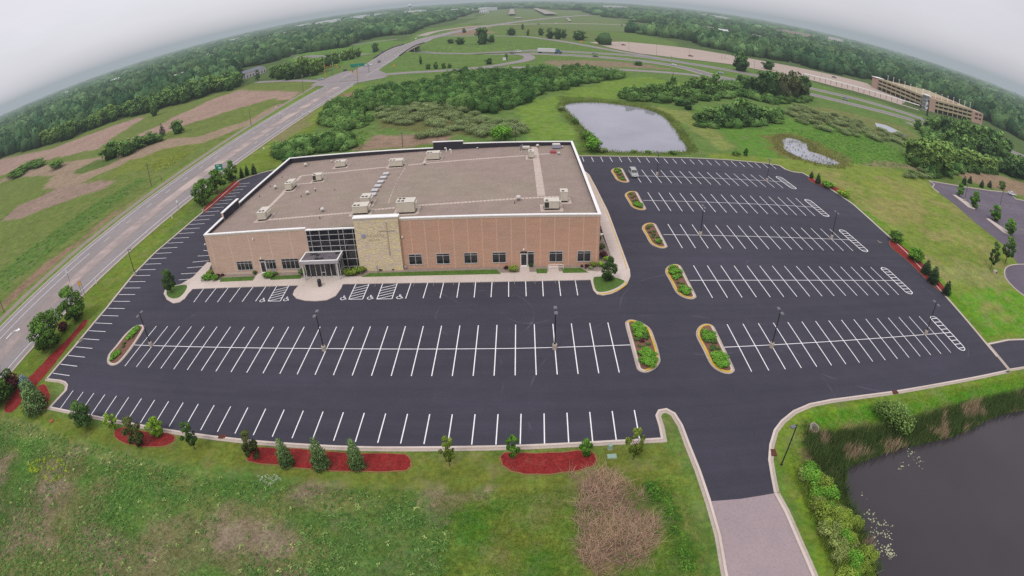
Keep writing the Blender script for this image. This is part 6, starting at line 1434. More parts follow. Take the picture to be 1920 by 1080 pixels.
# ------------------------------------------------------------------ vehicles
CG = {}
def paint(c, nm): return mat('paint_'+nm, c, .3, (), .6)
TY = mat('tyre', (30, 30, 32), .9, ()); CGL = mat('car_glass', (44, 50, 56), .1, (), .7)
def make_car(nm, c, kind='sedan', label='', cat='car', detail=True, name='car', group=None):
    L, Wd = (4.6, 1.8) if kind == 'sedan' else (4.7, 1.9)
    r = empty(name); tag(r, label, cat, group); m_ = paint(c, nm)
    if kind == 'sedan': prof = [(-2.3, .35), (-2.32, .75), (-2.1, .95), (-1.6, 1.0), (1.0, .98), (2.1, .82), (2.3, .6), (2.3, .35)]; cab = [(-1.75, .99), (-1.2, 1.42), (.25, 1.44), (1.05, .98)]
    else: prof = [(-2.35, .4), (-2.38, .8), (-2.3, 1.05), (1.15, 1.08), (2.15, 1.0), (2.35, .75), (2.35, .4)]; cab = [(-2.25, 1.06), (-2.1, 1.8), (.55, 1.82), (1.2, 1.07)]
    def sweep(pf, w0, w1, b=None):
        b = b or MB(); n = len(pf); ztop = max(z for _, z in pf); zb = min(z for _, z in pf)
        vs = []
        for s in (-1, 1): vs += [(s*(w0+(w1-w0)*(z-zb)/(ztop-zb+1e-6))/2, -x, z) for x, z in pf]
        fs = [tuple(range(n)), tuple(range(2*n-1, n-1, -1))]+[(i, n+i, n+(i+1) % n, (i+1) % n) for i in range(n)]
        return b.add(vs, fs)
    bd = sweep(prof, Wd, Wd-.12); sweep(cab, Wd-.14, Wd-.42, bd)
    if kind != 'sedan':
        for s in (-.7, .7): bd.box(s-.03, s+.03, -.4, 2.0, 1.84, 1.89)
    body = bd.build('body', m_, r)
    g = MB(); (x0, z0), (x1, z1), (x2, z2), (x3, z3) = cab; e = .012
    wb, wt = (Wd-.14)/2+e, (Wd-.42)/2+e
    def gp(x, z): t = (z-z0)/(z1-z0); return wb+(wt-wb)*t
    for s in (-1, 1):
        for (a, b_, c_, d) in (((x0+.28, z0+.06), (x1+.12, z1-.08), ((x1+x2)/2-.05, z1-.08), ((x1+x2)/2-.05, z0+.06)), (((x1+x2)/2+.05, z0+.06), ((x1+x2)/2+.05, z1-.08), (x2-.02, z2-.09), (x3-.28, z0+.06))):
            g.quad([(s*gp(x, z), -x, z) for x, z in ((a, b_, c_, d) if s > 0 else (d, c_, b_, a))])
    for (xa, za, xb, zb_) in ((x0, z0, x1, z1), (x3, z3, x2, z2)):
        ox = -e*2 if xa < 0 else e*2
        g.quad([(-wb+.12, -(xa+(xb-xa)*.12)-ox, za+(zb_-za)*.12+e), (wb-.12, -(xa+(xb-xa)*.12)-ox, za+(zb_-za)*.12+e), (wt-.1, -(xa+(xb-xa)*.88)-ox, za+(zb_-za)*.88+e), (-wt+.1, -(xa+(xb-xa)*.88)-ox, za+(zb_-za)*.88+e)])
    g.build('window', CGL, r)
    for sx in (-1, 1):
        for yy in (-1.42, 1.38):
            w_ = MB().tube((sx*(Wd/2-.2), yy, .34), (sx*(Wd/2+.01), yy, .34), .34, .34, 14).build('wheel', TY, r)
            if detail: MB().tube((sx*(Wd/2-.0), yy, .34), (sx*(Wd/2+.03), yy, .34), .2, .2, 10).build('rim', STEEL, w_)
        if detail:
            MB().box(sx*.68-.18, sx*.68+.18, -prof[-2][0]-.02, -prof[-2][0]+.05, .62, .78).build('headlight', LENS, r)
            MB().box(sx*.72-.12, sx*.72+.12, -prof[1][0]-.04, -prof[1][0]+.03, .72, .9).build('tail_light', mat('tail_red', (140, 30, 28), .4), r)
            MB().bbox(min(sx*(Wd/2), sx*(Wd/2+.2)), max(sx*(Wd/2), sx*(Wd/2+.2)), -.75, -.6, .98, 1.12, .02).build('mirror', m_, r)
    return r
x, y = G(1188.5, 338.5); c = make_car('silver', (176, 178, 172), 'suv', 'silver boxy van parked beside the northernmost planting island', 'van', name='parked_van'); c.location = (x+.1, y+1.2, .02)
MB().box(-.22, .22, -2.37, -2.34, .45, .57).build('number_plate', COPE, c)
CARS = {}
def drive(px, py, col, lab, path_=None, head=None, kind='sedan', zz=None, name='car'):
    if (col[0], kind) not in CARS: CARS[(col[0], kind)] = o = make_car(col[0], col[1], kind, '', 'car', True, name)
    else: o = copy_tree(CARS[(col[0], kind)])
    x, y = G(px, py, 0 if zz is None else zz)
    if path_ is not None:
        best = min(range(len(path_)-1), key=lambda i: math.hypot(path_[i][0]-x, path_[i][1]-y)); d = (path_[best+1][0]-path_[best][0], path_[best+1][1]-path_[best][1]); head = math.atan2(d[1], d[0])+math.pi/2
    o.location = (x, y, (zs(x, y) if zz is None else zz)+.22); o.rotation_euler[2] = head or 0
    tag(o, lab, 'car'); return o
WH = ('white', (226, 226, 228)); BK = ('black', (34, 36, 44)); BLU = ('blue', (52, 60, 92)); SL = ('grey', (150, 154, 160)); RD = ('red', (124, 44, 52)); LB = ('pale_blue', (160, 172, 186))
drive(716, 109, BK, 'dark car on the road before the bridge', head=0); drive(711, 125, BLU, 'dark blue car on the road at the ramp corner', head=0); drive(647, 140, BK, 'black car waiting at the junction nearest the lot', head=math.pi); drive(663, 132, BLU, 'dark car waiting behind the one at the junction', head=math.pi)
drive(692, 131, WH, 'white pickup-like car crossing the junction', head=1.2, kind='suv'); drive(780, 80, WH, 'white car near the far end of the bridge', head=0, zz=2.6); drive(801, 101, BK, 'black car about to pass beneath the bridge', PL)
drive(601, 157, LB, 'pale blue car waiting on the side street', head=1.4); drive(961, 104.5, BK, 'dark car just behind a white one on the highway', PL); drive(972, 102, WH, 'white car on the highway left of the long truck', PU, kind='suv'); drive(1115, 108, SL, 'silver car right of the truck in the far lanes', PU)
drive(1117, 114, BK, 'black car right of the truck in the near lanes', PL); drive(1263, 130, WH, 'white car alone on the highway by the pale lot', PL); drive(1351, 145, LB, 'pale car on the far lanes behind the dark tree', PU); drive(1585, 194.5, SL, 'silver car on the highway in front of the covered walkway', PL, kind='suv')
drive(1169, 92, RD, 'dark red car parked at the west end of the pale lot', head=1.3, zz=.1); drive(1295, 113, RD, 'dark red car parked under a lamp in the pale lot', head=1.2, zz=.1); drive(1564, 153, BK, 'black car parked in the narrow part of the pale lot', head=.9, zz=.1); drive(1043, 51, WH, 'white car on the distant highway', head=1.4); drive(1010, 52.5, BK, 'dark car on the distant highway', head=1.4)
drive(1897, 373, WH, 'white car parked on the grass edge of the neighbouring lot', head=1.3)
# articulated truck
x, y = G(1035, 107); r = empty('articulated_truck', (x, y, .2)); tag(r, 'long white articulated truck with blue cab on the highway', 'truck')
i = min(range(len(PL)-1), key=lambda k: math.hypot(PL[k][0]-x, PL[k][1]-y)); r.rotation_euler[2] = math.atan2(PL[i+1][1]-PL[i][1], PL[i+1][0]-PL[i][0])
MB().bbox(-12, 3.2, -1.3, 1.3, 1.1, 4.0, .06).build('trailer', mat('trailer_white', (214, 212, 212), .5, ((.6, .05),)), r)
cab = MB(); cab.prism([(4.1, -1.2), (6.6, -1.2), (6.6, 1.2), (4.1, 1.2)], .9, 2.6).prism([(4.1, -1.15), (5.9, -1.1), (5.9, 1.1), (4.1, 1.15)], 2.6, 3.7).prism([(6.6, -1.0), (8.2, -.85), (8.2, .85), (6.6, 1.0)], .8, 2.0); cab.build('cab', paint((62, 104, 124), 'teal'), r)
MB().box(5.91, 5.95, -1, 1, 2.65, 3.4).build('windscreen', CGL, r); MB().box(-11.8, 6.2, -.5, .5, .7, 1.05).build('chassis', BLACK, r)
for xx in (-11, -9.7, 3.0, 4.3, 7.3):
    for s in (-1, 1): MB().tube((xx, s*.75, .5), (xx, s*1.25, .5), .5, .5, 14).build('wheel', TY, r)

# ------------------------------------------------------------------ signs and poles
GRN = mat('sign_green', (22, 132, 112), .5); SYE = mat('sign_yellow', (216, 160, 40), .5); WSG = mat('sign_white', (222, 222, 226), .5); POST = mat('sign_post', (120, 116, 112), .7)
def sign(px, py, ptop, w_, h_, m_, lab, posts=1, rz=0, diamond=False, extra=None, name='road_sign'):
    x, y = G(px, py); H_ = height_at(x, y, ptop); r = empty(name, (x, y, 0), rz); tag(r, lab, 'sign')
    for s in ([0] if posts == 1 else [-w_*.35, w_*.35]): MB().box(s-.05, s+.05, -.04, .04, 0, H_-.05).build('post', POST, r)
    if diamond: MB().add([(0, -.06, H_), (w_/2, -.06, H_-w_/2), (0, -.06, H_-w_), (-w_/2, -.06, H_-w_/2), (0, -.09, H_), (w_/2, -.09, H_-w_/2), (0, -.09, H_-w_), (-w_/2, -.09, H_-w_/2)], [(4, 7, 6, 5), (0, 1, 2, 3), (0, 4, 5, 1), (1, 5, 6, 2), (2, 6, 7, 3), (3, 7, 4, 0)]).build('panel', m_, r)
    else: MB().box(-w_/2, w_/2, -.09, -.05, H_-h_, H_).build('panel', m_, r)
    if extra:
        for q, mm in extra: MB().box(q[0], q[1], -.12, -.095, H_-q[3], H_-q[2]).build('symbol', mm, r)
    return r
x_, y_ = G(414, 338)
sign(414, 340, 314, 2.9, 2.3, GRN, 'green road sign with a white mark standing behind the leafy trees', 2, extra=[((-.1, .8, 1.1, 1.5), WSG), ((-1.38, 1.38, .02, .1), WSG), ((-1.38, 1.38, 2.2, 2.28), WSG), ((-.9, .3, .45, .62), WSG)])
sign(157, 560, 533, 1.3, 1.3, SYE, 'yellow diamond warning sign on the west verge beside the road', 2, diamond=True)
sign(131, 535, 513, .5, .8, WSG, 'small white sign on a thin post in the road median'); sign(335, 399, 382, .6, .75, WSG, 'white sign on a post at the verge north of the lamp'); sign(194, 222-2, 212, .5, .6, WSG, 'tiny white sign far off in the west field')
for px, py, pt, lab in ((527, 230, 217, 'white sign left of the road, nearest of several far up the verge'), (568, 226, 219, 'white sign on the right verge far up the road'), (581, 221, 214, 'second white sign on the right verge far up the road'), (620, 193, 186, 'white sign on the right verge just before the junction'), (518, 214, 206, 'white marker by the gravel path before the junction'), (495, 286, 283, 'low white marker in the verge across from the green thicket')):
    sign(px, py, pt, .7, .7, WSG, lab)
sign(739, 136, 127, 1.9, 1.9, SYE, 'yellow diamond sign inside the loop ramp corner', diamond=True); sign(1090, 89, 83, 2.2, 1.6, SYE, 'yellow sign at the west end of the pale lot'); sign(946, 121, 114, 2.4, 2.2, WSG, 'grey sign with two posts in the loop ramp grass', 2); sign(1122, 89, 87, 1.5, 1, SYE, 'small yellow sign on the edge of the pale lot')
x, y = G(181, 539); MB().box(-.12, .12, -.06, .06, 0, 1.3).build('marker', WSG)
bpy.data.objects['marker'].location = (x, y, 0); tag(bpy.data.objects['marker'], 'pale utility marker post standing in the west verge grass', 'marker post'); bpy.data.objects['marker'].name = 'marker_post'
o = bpy.data.objects['marker_post'].copy(); COL.objects.link(o); x, y = G(323, 416); o.location = (x, y, 0); o['label'] = 'pale marker post in the verge north of the single lamp'
# overhead signals at the junction
def signal(px, py, ptop, arm, rz, lab, cols=()):
    x, y = G(px, py); H_ = height_at(x, y, ptop); r = empty('traffic_signal', (x, y, 0), rz); tag(r, lab, 'traffic signal')
    b = MB(); b.tube((0, 0, 0), (0, 0, H_), .2, .14, 8); b.tube((0, 0, H_*.72), (arm, 0, H_*.78), .12, .08, 6); b.build('mast', SYE if 'yellow' in lab else POST, r)
    for t in (.5, .75, .97): MB().box(arm*t-.25, arm*t+.25, -.35, -.1, H_*.74, H_*.74+1.2).build('signal_head', SYE if t != .75 else BLACK, r)
    if 'green' in lab: MB().box(arm*.2, arm*.95, -.2, -.1, H_*.8, H_*.8+2.2).build('street_plate', GRN, r)
    MB().tube((0, 0, H_), (arm*.3, 0, H_+.6), .08, .06, 6).build('lamp_arm', POST, r)
signal(610, 152, 126, 9, .2, 'yellow signal mast at the near left corner of the junction'); signal(692, 143, 126, -14, 0, 'signal mast with a green street plate over the junction'); signal(671, 155, 138, 6, 2.6, 'yellow signal mast at the near right corner of the junction'); signal(623, 149, 131, 8, .3, 'grey signal mast behind the side street corner')
def pole(px, py, ptop, lab, name='utility_pole', cat='utility pole', arm=0, wood=True, grp=None, thick=.16, head=False):
    x, y = G(px, py); H_ = height_at(x, y, ptop); r = empty(name, (x, y, 0)); tag(r, lab, cat, grp)
    MB().tube((0, 0, 0), (0, 0, H_), thick, thick*.7, 8).build('pole', mat('pole_wood', (112, 98, 88), .9, ((3, .2),)) if wood else STEEL, r)
    if arm: MB().box(-arm, arm, -.08, .08, H_-.9, H_-.7).build('crossarm', mat('pole_wood', (112, 98, 88)), r)
    if head: MB().bbox(-.9, .9, -.35, .35, H_-.05, H_+.15, .05).build('lamp_head', HEADM, r)
    return r
pole(8, 592, 566, 'wooden pole at the west edge beside the gravel path', arm=0); pole(284, 356, 312, 'wooden pole with crossarm standing over the yellow weeds', arm=1.2); pole(471, 242, 211, 'thin wooden pole in the dry field by the road'); pole(569, 181, 145, 'tall wooden pole at the corner of the side street', arm=1); pole(303, 345, 338, 'short stub post in the roadside reeds')
g = 'tall light poles along the highway and junction'
for q in ((635, 120, 100), (663, 102, 80), (697, 115, 98), (624, 144, 106), (672, 177, 137), (758, 86, 62), (765, 80, 66), (800, 66, 54), (815, 66, 55), (829, 64, 52), (882, 103, 82), (955, 101, 83), (984, 74, 59), (1060, 80, 64), (495, 116, 104), (660, 86, 75)):
    pole(*q, 'tall grey light pole near the highway interchange', 'light_pole', 'light pole', wood=False, grp=g, head=True, thick=.14)
g = 'tall light poles of the pale lot'
for q in ((1179, 104, 84), (1231, 111, 88), (1292, 113, 94), (1353, 118, 104), (1359, 118, 103), (1162, 90, 82), (1430, 128, 117), (1497, 137, 127), (1540, 150, 140), (1259, 122, 112), (1481, 130, 122), (1414, 140, 122)):
    pole(*q, 'tall light pole rising over the pale park-and-ride lot', 'light_pole', 'light pole', wood=False, grp=g, head=True, thick=.14)
pole(1719, 106+118, 0+106*2-22, 'slim mast far behind the parking ramp') if False else None

# small things in the grass
x, y = G(1146, 860); GB = mat('utility_green', (150, 178, 160), .5, ((2, .08),))
r = empty('utility_pedestal', (x, y+1.0, 0)); r.scale = (.6,)*3; tag(r, 'upright pale green utility pedestal on the south verge', 'utility box'); MB().bbox(-.38, .38, -.3, .3, .06, 1.15, .06).build('body', GB, r); MB().box(-.45, .45, -.36, .36, 0, .06).build('pad', POSTC, r)
r = empty('utility_vault', (x+.05, y-.25, 0)); r.scale = (.62,)*3; tag(r, 'flat pale green utility vault lid beside the pedestal', 'utility box'); MB().bbox(-.85, .85, -.5, .5, .04, .3, .06).build('lid', GB, r); MB().box(-.9, .9, -.55, .55, 0, .04).build('pad', POSTC, r)
x, y = G(1526, 812); r = empty('culvert_end', (x, y, .1), .5); r.scale = (.68,)*3; tag(r, 'round concrete culvert end with a trash grate near the reeds', 'culvert')
b = MB()
n_ = 20
for k_ in range(n_):
    a0, a1 = 2*math.pi*k_/n_, 2*math.pi*(k_+1)/n_
    f = lambda a, R__, z: (R__*math.cos(a), R__*1.1*math.sin(a)*.9, z+.35*math.sin(a))
    b.quad([f(a0, 1.0, .45), f(a1, 1.0, .45), f(a1, .82, .45), f(a0, .82, .45)][::-1]); b.quad([f(a0, 1.0, -.3), f(a1, 1.0, -.3), f(a1, 1.0, .45), f(a0, 1.0, .45)]); b.quad([f(a0, .82, .45), f(a1, .82, .45), f(a1, .82, -.3), f(a0, .82, -.3)])
b.build('ring', POSTC, r)
b = MB()
for k_ in range(-4, 5): b.tube((k_*.18, -.8*math.sqrt(1-(k_*.2)**2), .12), (k_*.18, .8*math.sqrt(1-(k_*.2)**2), .72), .022, .022, 5)
b.build('grate', STEEL, r)
x, y = G(97, 797); r = empty('drain_cover', (x, y, 0)); tag(r, 'small rusty drain ring in the grass below the southwest corner', 'drain'); MB().lathe((0, 0, 0), [(.42, 0), (.42, .2), (.3, .2)], 16).build('ring', mat('terracotta', (168, 96, 70), .9), r); MB().lathe((0, 0, 0), [(.29, .15), (.05, .16)], 12).build('cover', RUST, r)
x, y = G(600, 543, .14); r = empty('trash_bin', (x, y, .14)); tag(r, 'black rounded trash bin on the entrance plaza', 'trash bin'); MB().lathe((0, 0, 0), [(.33, 0), (.36, .1), (.36, 1.0), (.3, 1.02)], 18).build('body', BLACK, r); MB().lathe((0, 0, 1.0), [(.37, 0), (.36, .18), (.22, .38), (.05, .45)], 18).build('lid', BLACK, r)
x, y = G(1865, 518); r = empty('drain_inlet', (x, y, 0), .4); tag(r, 'pale boxy drain inlet on the east slope under the thin trees', 'drain'); MB().bbox(-.8, .8, -.5, .5, 0, .7, .08).build('body', POSTC, r); MB().box(-.6, .6, -.53, -.505, .15, .5).build('opening', DARK, r)
for (px, py, lab) in ((600, 528, 'small accessible parking sign left of the stone tower door') ,)[:0]: pass
for px, py, pt, lab in ((709, 519, 505, 'small blue and white parking sign before the stone tower'), (761, 513, 504, 'small blue parking sign at the corner of the red wall'), (657, 516, 505, 'small blue parking sign in the green shrubs by the glass front'), (561, 519, 509, 'small blue sign on the tan wall left of the entrance'), (514, 523, 512, 'small blue sign above the green shrub by the west door')):
    sign(px, py, pt, .35, .5, BL, lab, name='parking_sign')
# railing in front of the fifth window
r = empty('handrail', (6.8, 88.3, .1)); tag(r, 'low pale metal handrail in front of the red wall east of the door', 'handrail')
b = MB()
for a, c in (((-1.3, 0, 0), (-1.3, 0, .95)), ((1.3, 0, 0), (1.3, 0, .95)), ((-1.3, 0, .95), (1.3, 0, .95)), ((-1.3, 0, .5), (1.3, 0, .5))): b.tube(a, c, .035, .035, 6)
b.build('rail', COPE, r)

# ------------------------------------------------------------------ parking ramp, walkway and far buildings
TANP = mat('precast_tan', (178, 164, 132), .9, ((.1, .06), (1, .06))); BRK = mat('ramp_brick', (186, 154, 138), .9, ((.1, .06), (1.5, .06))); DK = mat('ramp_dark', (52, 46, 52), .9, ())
GX0, GX1, GYa, GYb = 323, 398, 354, 440
r = empty('parking_ramp', (GX0, GYa, 0)); tag(r, 'tan and brick multi-storey parking ramp with a white stair tower', 'parking ramp')
W_, D_ = GX1-GX0, GYb-GYa
b = MB()
for z in (3.3, 6.6, 9.6): b.box(.6, W_-.6, .6, D_-.6, z-.35, z)
b.build('deck', TANP, r)
b = MB(); b.box(1.6, W_-1.6, 1.6, D_-1.6, 0, 9.0); b.build('dark_interior', DK, r)  # solid dark block, its colour standing in for shade between the decks
b = MB()
for z in (2.9, 6.1, 9.3):
    b.box(8, W_-16, -.2, .5, z, z+1.5); b.box(-.2, .5, 8, D_-9, z, z+1.5)
b.build('parapet_band', TANP, r)
for k_ in range(8): MB().box(12+k_*6.6, 12.7+k_*6.6, -.05, .5, 0, 9.3).build('column', TANP, r)
for k_ in range(9): MB().box(-.05, .5, 11+k_*7.4, 11.7+k_*7.4, 0, 9.3).build('column', TANP, r)
MB().box(-.6, 8, -.6, 8, 0, 11.2).build('corner_block', BRK, r); MB().box(W_-16, W_+.3, -.4, 12, 0, 9.9).build('brick_end', BRK, r); MB().box(-.8, 9, D_-9, D_+.5, 0, 9.8).build('brick_tower', BRK, r)
b = MB()
for z in (3.6, 7.2): b.box(W_-12, W_-7.5, -.46, -.4, z, z+1.5); b.box(W_-6, W_-2, -.46, -.4, z, z+1.5)
b.build('opening', DK, r)
t_ = MB(); t_.box(-4.2, -.7, -1, 4.5, 0, 12); t_ = t_.build('stair_tower', mat('stair_glass', (120, 124, 128), .3, ((.4, .15),)), r)
b = MB()
for z in (0, 2.9, 5.8, 8.7, 11.5): b.box(-4.35, -.6, -1.15, 4.65, z, z+.4)
for xx in (-4.3, -2.6, -.9): b.box(xx, xx+.25, -1.12, -1.0, .4, 11.5)
b.build('tower_frame', MULL, t_)
MB().box(-5, .3, -2, 5.3, 12.3, 12.9).build('tower_roof', COPE, r); MB().box(-1.6, 7.6, D_-8, D_+1, 10.4, 10.9).build('tower_roof', COPE, r)
for k_ in range(9):
    MB().tube((6+k_*8.2, 16, 9.6), (6+k_*8.2, 16, 15), .22, .15, 6).box(5.2+k_*8.2, 6.8+k_*8.2, 15.8, 16.2, 15, 15.25).build('deck_lamp', COPE, r)
    if k_ < 8: MB().tube((10, 12+k_*9, 9.6), (10, 12+k_*9, 15), .22, .15, 6).box(9.2, 10.8, 11.8+k_*9, 12.2+k_*9, 15, 15.25).build('deck_lamp', COPE, r)
b = MB()
for k_ in range(7): b.box(12+k_*6.6, 17+k_*6.6, 20, 20.6, 9.6, 11)
b.build('upper_parapet', BRK, r)
# covered walkway
p0, p1 = G(1507, 146, 3.5), G(1724, 206, 3.5); L = math.hypot(p1[0]-p0[0], p1[1]-p0[1]); r = empty('covered_walkway', (p0[0], p0[1], 0), math.atan2(p1[1]-p0[1], p1[0]-p0[0])); tag(r, 'long white covered walkway on posts leading to the parking ramp', 'walkway')
MB().box(0, L, -1.0, 1.0, 4.0, 4.45).build('roof', COPE, r); MB().box(0, L, -1.1, 1.1, .1, .6).build('platform', CONC, r)
for k_ in range(22): MB().box(k_*L/21-.15, k_*L/21+.15, -.15, .15, .6, 4.0).build('post', mat('walkway_post', (92, 84, 84), .7), r)
x, y = G(1374+364, 223); x, y = G(1738, 224); r = empty('pylon_sign', (x, y, 0)); tag(r, 'black pylon with a square white sign beside the parking ramp', 'sign'); MB().box(-.5, .5, -.5, .5, 0, 12).build('pylon', BLACK, r); MB().box(-2.6, -.5, -.3, .3, 5.2, 10.2).build('panel', WSG, r); MB().box(-2.1, -1.0, -.36, -.3, 6.6, 8.6).build('symbol', BLACK, r)
def shed(px0, py0, px1, dep, h_, lab, wall=(206, 200, 196), roofc=(178, 180, 190), name='warehouse', py1=None, bays=5, ridge=0):
    a = G(px0, py0); c = G(px1, py1 if py1 is not None else py0); ang = math.atan2(c[1]-a[1], c[0]-a[0]); L_ = math.hypot(c[0]-a[0], c[1]-a[1])
    r = empty(name, (a[0], a[1], zs(*a)), ang); tag(r, lab, 'building')
    MB().box(0, L_, 0, dep, -1, h_).build('wall', mat('wall_%d_%d' % (wall[0], wall[2]), wall, .8, ((.1, .05),)), r)
    rb = MB(); rb.add([(-.5, -.5, h_), (L_+.5, -.5, h_), (L_+.5, dep+.5, h_), (-.5, dep+.5, h_), (-.5, dep/2, h_+ridge+.3), (L_+.5, dep/2, h_+ridge+.3)], [(0, 1, 5, 4), (2, 3, 4, 5), (0, 4, 3), (1, 2, 5)]); rb.build('roof', mat('roof_%d_%d' % (roofc[0], roofc[2]), roofc, .6, ((.05, .05),)), r)
    for k_ in range(bays): MB().box(L_*(k_+.25)/bays, L_*(k_+.75)/bays, -.12, -.02, .5, h_*.6).build('bay_door', mat('bay_grey', (120, 120, 126), .6), r)
    return r
shed(456, 156, 499, 16, 5, 'long white shed with grey roof beside the side street', (214, 210, 206), (112, 112, 126), 'storage_shed', py1=142, bays=8, ridge=1.5)
shed(340, 159, 372, 25, 9, 'tan low building half hidden behind the west wood', (190, 172, 156), (196, 186, 178), 'building', py1=148)
g = 0
for q in ((118, 179, 136, 40, 12, 'white roofed building in the distant west woods', 171), (200, 156, 208, 30, 11, 'small white building farther along the west woods', 153), (218, 158, 234, 40, 11, 'pair-like pale building in the far west woods', 151),
          (448, 80, 474, 60, 17, 'long pale warehouse below the northwest horizon', 74), (575, 58, 585, 60, 20, 'white warehouse on the northwest horizon', 56), (613, 53, 622, 50, 20, 'bright white box building on the northwest horizon', 51), (632, 51, 640, 50, 20, 'white building left of the water tower', 49),
          (684, 43, 694, 60, 20, 'pale warehouse above the road bridge', 41), (702, 41, 712, 60, 20, 'white warehouse above the road bridge', 40), (790, 34, 800, 90, 20, 'wide pale roof near the airfield', 33), (852, 30, 862, 80, 14, 'long white hangar left of the airfield', 29), (880, 29, 888, 60, 13, 'white hangar close to the airfield', 28), (897, 27, 911, 100, 14, 'largest white hangar at the airfield edge', 26.6), (899, 31, 911, 60, 9, 'low white hangar in front of the largest', 30.6)):
    shed(q[0], q[1], q[2], q[3], q[4], q[5], (226, 226, 228), (222, 222, 226), 'warehouse', py1=q[6], bays=3)
for q in ((1160, 26, 1178, 90, 22, 'pale hangar over the east woods', 26.6), (1309, 37, 1320, 60, 17, 'white warehouse in the hazy east woods', 38.5), (1328, 39, 1342, 70, 17, 'long white warehouse in the hazy east woods', 41.5), (1553, 81, 1575, 40, 24, 'pale office block rising over the east woods', 86), (1850, 179, 1866, 40, 13, 'white roof in the woods at the right horizon', 187), (1876, 190, 1888, 30, 12, 'smaller white roof at the right horizon', 196)):
    shed(q[0], q[1], q[2], q[3], q[4], q[5], (218, 214, 212), (222, 222, 226), 'warehouse', py1=q[6], bays=4)
shed(1468, 73, 1525, 50, 20, 'long beige apartment block in the east woods', (186, 168, 158), (176, 166, 160), 'apartment_block', py1=83, bays=9)
x, y = G(769, 33); r = empty('water_tower', (x, y, 0)); tag(r, 'pale water tower on the northwest horizon', 'water tower'); MB().lathe((0, 0, 0), [(4, 0), (2, 6), (2, 34)], 12).build('column', WSG, r); MB().lathe((0, 0, 34), [(2, 0), (8, 4), (10, 8), (8, 12), (2, 14)], 16).build('tank', WSG, r, True)

# ------------------------------------------------------------------ foreground grass, weeds and dry reeds
def tinted(pts, k=1.0): return tint(pts[:, 0], pts[:, 1])*k
FG = [(-92, 12), (-92, 50), (-76, 50), (-74.5, 45.2), (-56, 44.6), (-38, 44), (-17, 44), (5, 44.4), (17.2, 44.6), (17.6, 40), (18, 12)]
rng = np.random.default_rng(21)
pp = scatter(FG, .30, .5, rng); cc = tinted(pp); mown = pp[:, 1] > 39.2+.02*pp[:, 0]
pw = pp[~mown]; cw = cc[~mown]*(.75+.6*fbm(pw[:, 0], pw[:, 1], .5, 3))[:, None]
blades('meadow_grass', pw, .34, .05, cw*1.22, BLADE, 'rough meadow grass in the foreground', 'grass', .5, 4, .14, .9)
EB = [(30.5, 5), (31, 28), (30.5, 36), (32, 43), (37, 47.5), (60, 48.5), (112, 48), (112, 44), (60, 44), (40, 43), (33, 36), (34, 20), (40, 5)]
pe = scatter(EB, .34, .5, rng); blades('bank_grass', pe, .3, .05, tinted(pe, 1.2), BLADE, 'grass of the bank between lot and pond', 'grass', .5, 4, .15)
# leafy weeds: rosettes and clumps
def weeds(name, pts, r0, r1, col1, col2, lab, per=9, h=.25, seed=1):
    rg = np.random.default_rng(seed); n = len(pts); m = n*per; idx = np.repeat(np.arange(n), per)
    R0 = (r0+(r1-r0)*rg.random(n))[idx]; a = rg.random(m)*6.28; rr_ = R0*(.2+.8*rg.random(m))
    c = np.stack([pts[idx, 0]+rr_*np.cos(a), pts[idx, 1]+rr_*np.sin(a), h*(.3+.9*rg.random(m))*(R0/r1)*(1.2-rr_/R0*.7)+.03], 1)
    nr = np.stack([np.cos(a)*.5, np.sin(a)*.5, np.ones(m)], 1)+rg.normal(size=(m, 3))*.3; nr /= np.linalg.norm(nr, axis=1)[:, None]
    u = np.stack([np.cos(a), np.sin(a), -.3+0*a], 1); u /= np.linalg.norm(u, axis=1)[:, None]; v_ = np.cross(nr, u); s_ = (R0*.42*(.7+.5*rg.random(m)))[:, None]
    V_ = np.stack([c-u*s_, c-v_*s_*.45, c+u*s_, c+v_*s_*.45], 1).reshape(-1, 3)
    t = rg.random((n, 1))[idx]; C = (np.array(al(col1, .9))*(1-t)+np.array(al(col2, .9))*t)*(.7+.6*rg.random((m, 1)))
    me = np_mesh(name, V_, np.arange(4*m).reshape(m, 4), BLADE, 'tint', np.repeat(C, 4, 0)); return tag(link(name, me), lab, 'weeds', None, 'stuff')
pg_ = scatter([(-92, 12), (-92, 40), (-76, 42), (-40, 39), (-12, 38), (-7, 34), (-6, 12)], .5, .5, rng)
dn = fbm(pg_[:, 0], pg_[:, 1], .16, 3); gm = (rng.random(len(pg_)) < np.clip((dn-.34)*4.2, 0.10, 1))
weeds('weeds', pg_[gm], .14, .42, (78, 120, 54), (120, 152, 84), 'low leafy green weeds spread over the foreground field', 10, .3, 2)
pg2 = pg_[rng.random(len(pg_)) < .03+.5*np.clip(fbm(pg_[:, 0]+60, pg_[:, 1], .22, 3)-.5, 0, 1)]
weeds('weeds', pg2, .14, .36, (140, 166, 84), (182, 196, 122), 'pale rosette weeds dotted across the foreground field', 12, .35, 3)
YW = Gs(Z3([(150, 490), (230, 440), (300, 430), (380, 450), (390, 500), (340, 560), (290, 580), (230, 540), (170, 520)], 0, 720)); py_ = scatter(YW, .38, .5, rng)
weeds('yellow_weeds', py_[(rng.random(len(py_)) < .8) & (fbm(py_[:, 0], py_[:, 1], .7, 2) > .42)], .12, .32, (132, 158, 44), (186, 200, 58), 'patch of yellow flowering weeds at the lower left', 12, .5, 4)
PA = Gs(Z3([(1450, 545), (1560, 530), (1590, 560), (1560, 590), (1480, 590)], 0, 720)); pa = scatter(PA, .4, .5, rng); weeds('pale_weeds', pa, .14, .3, (150, 164, 134), (178, 186, 160), 'greyish pale weed patch below the long mulch bed', 10, .4, 5)
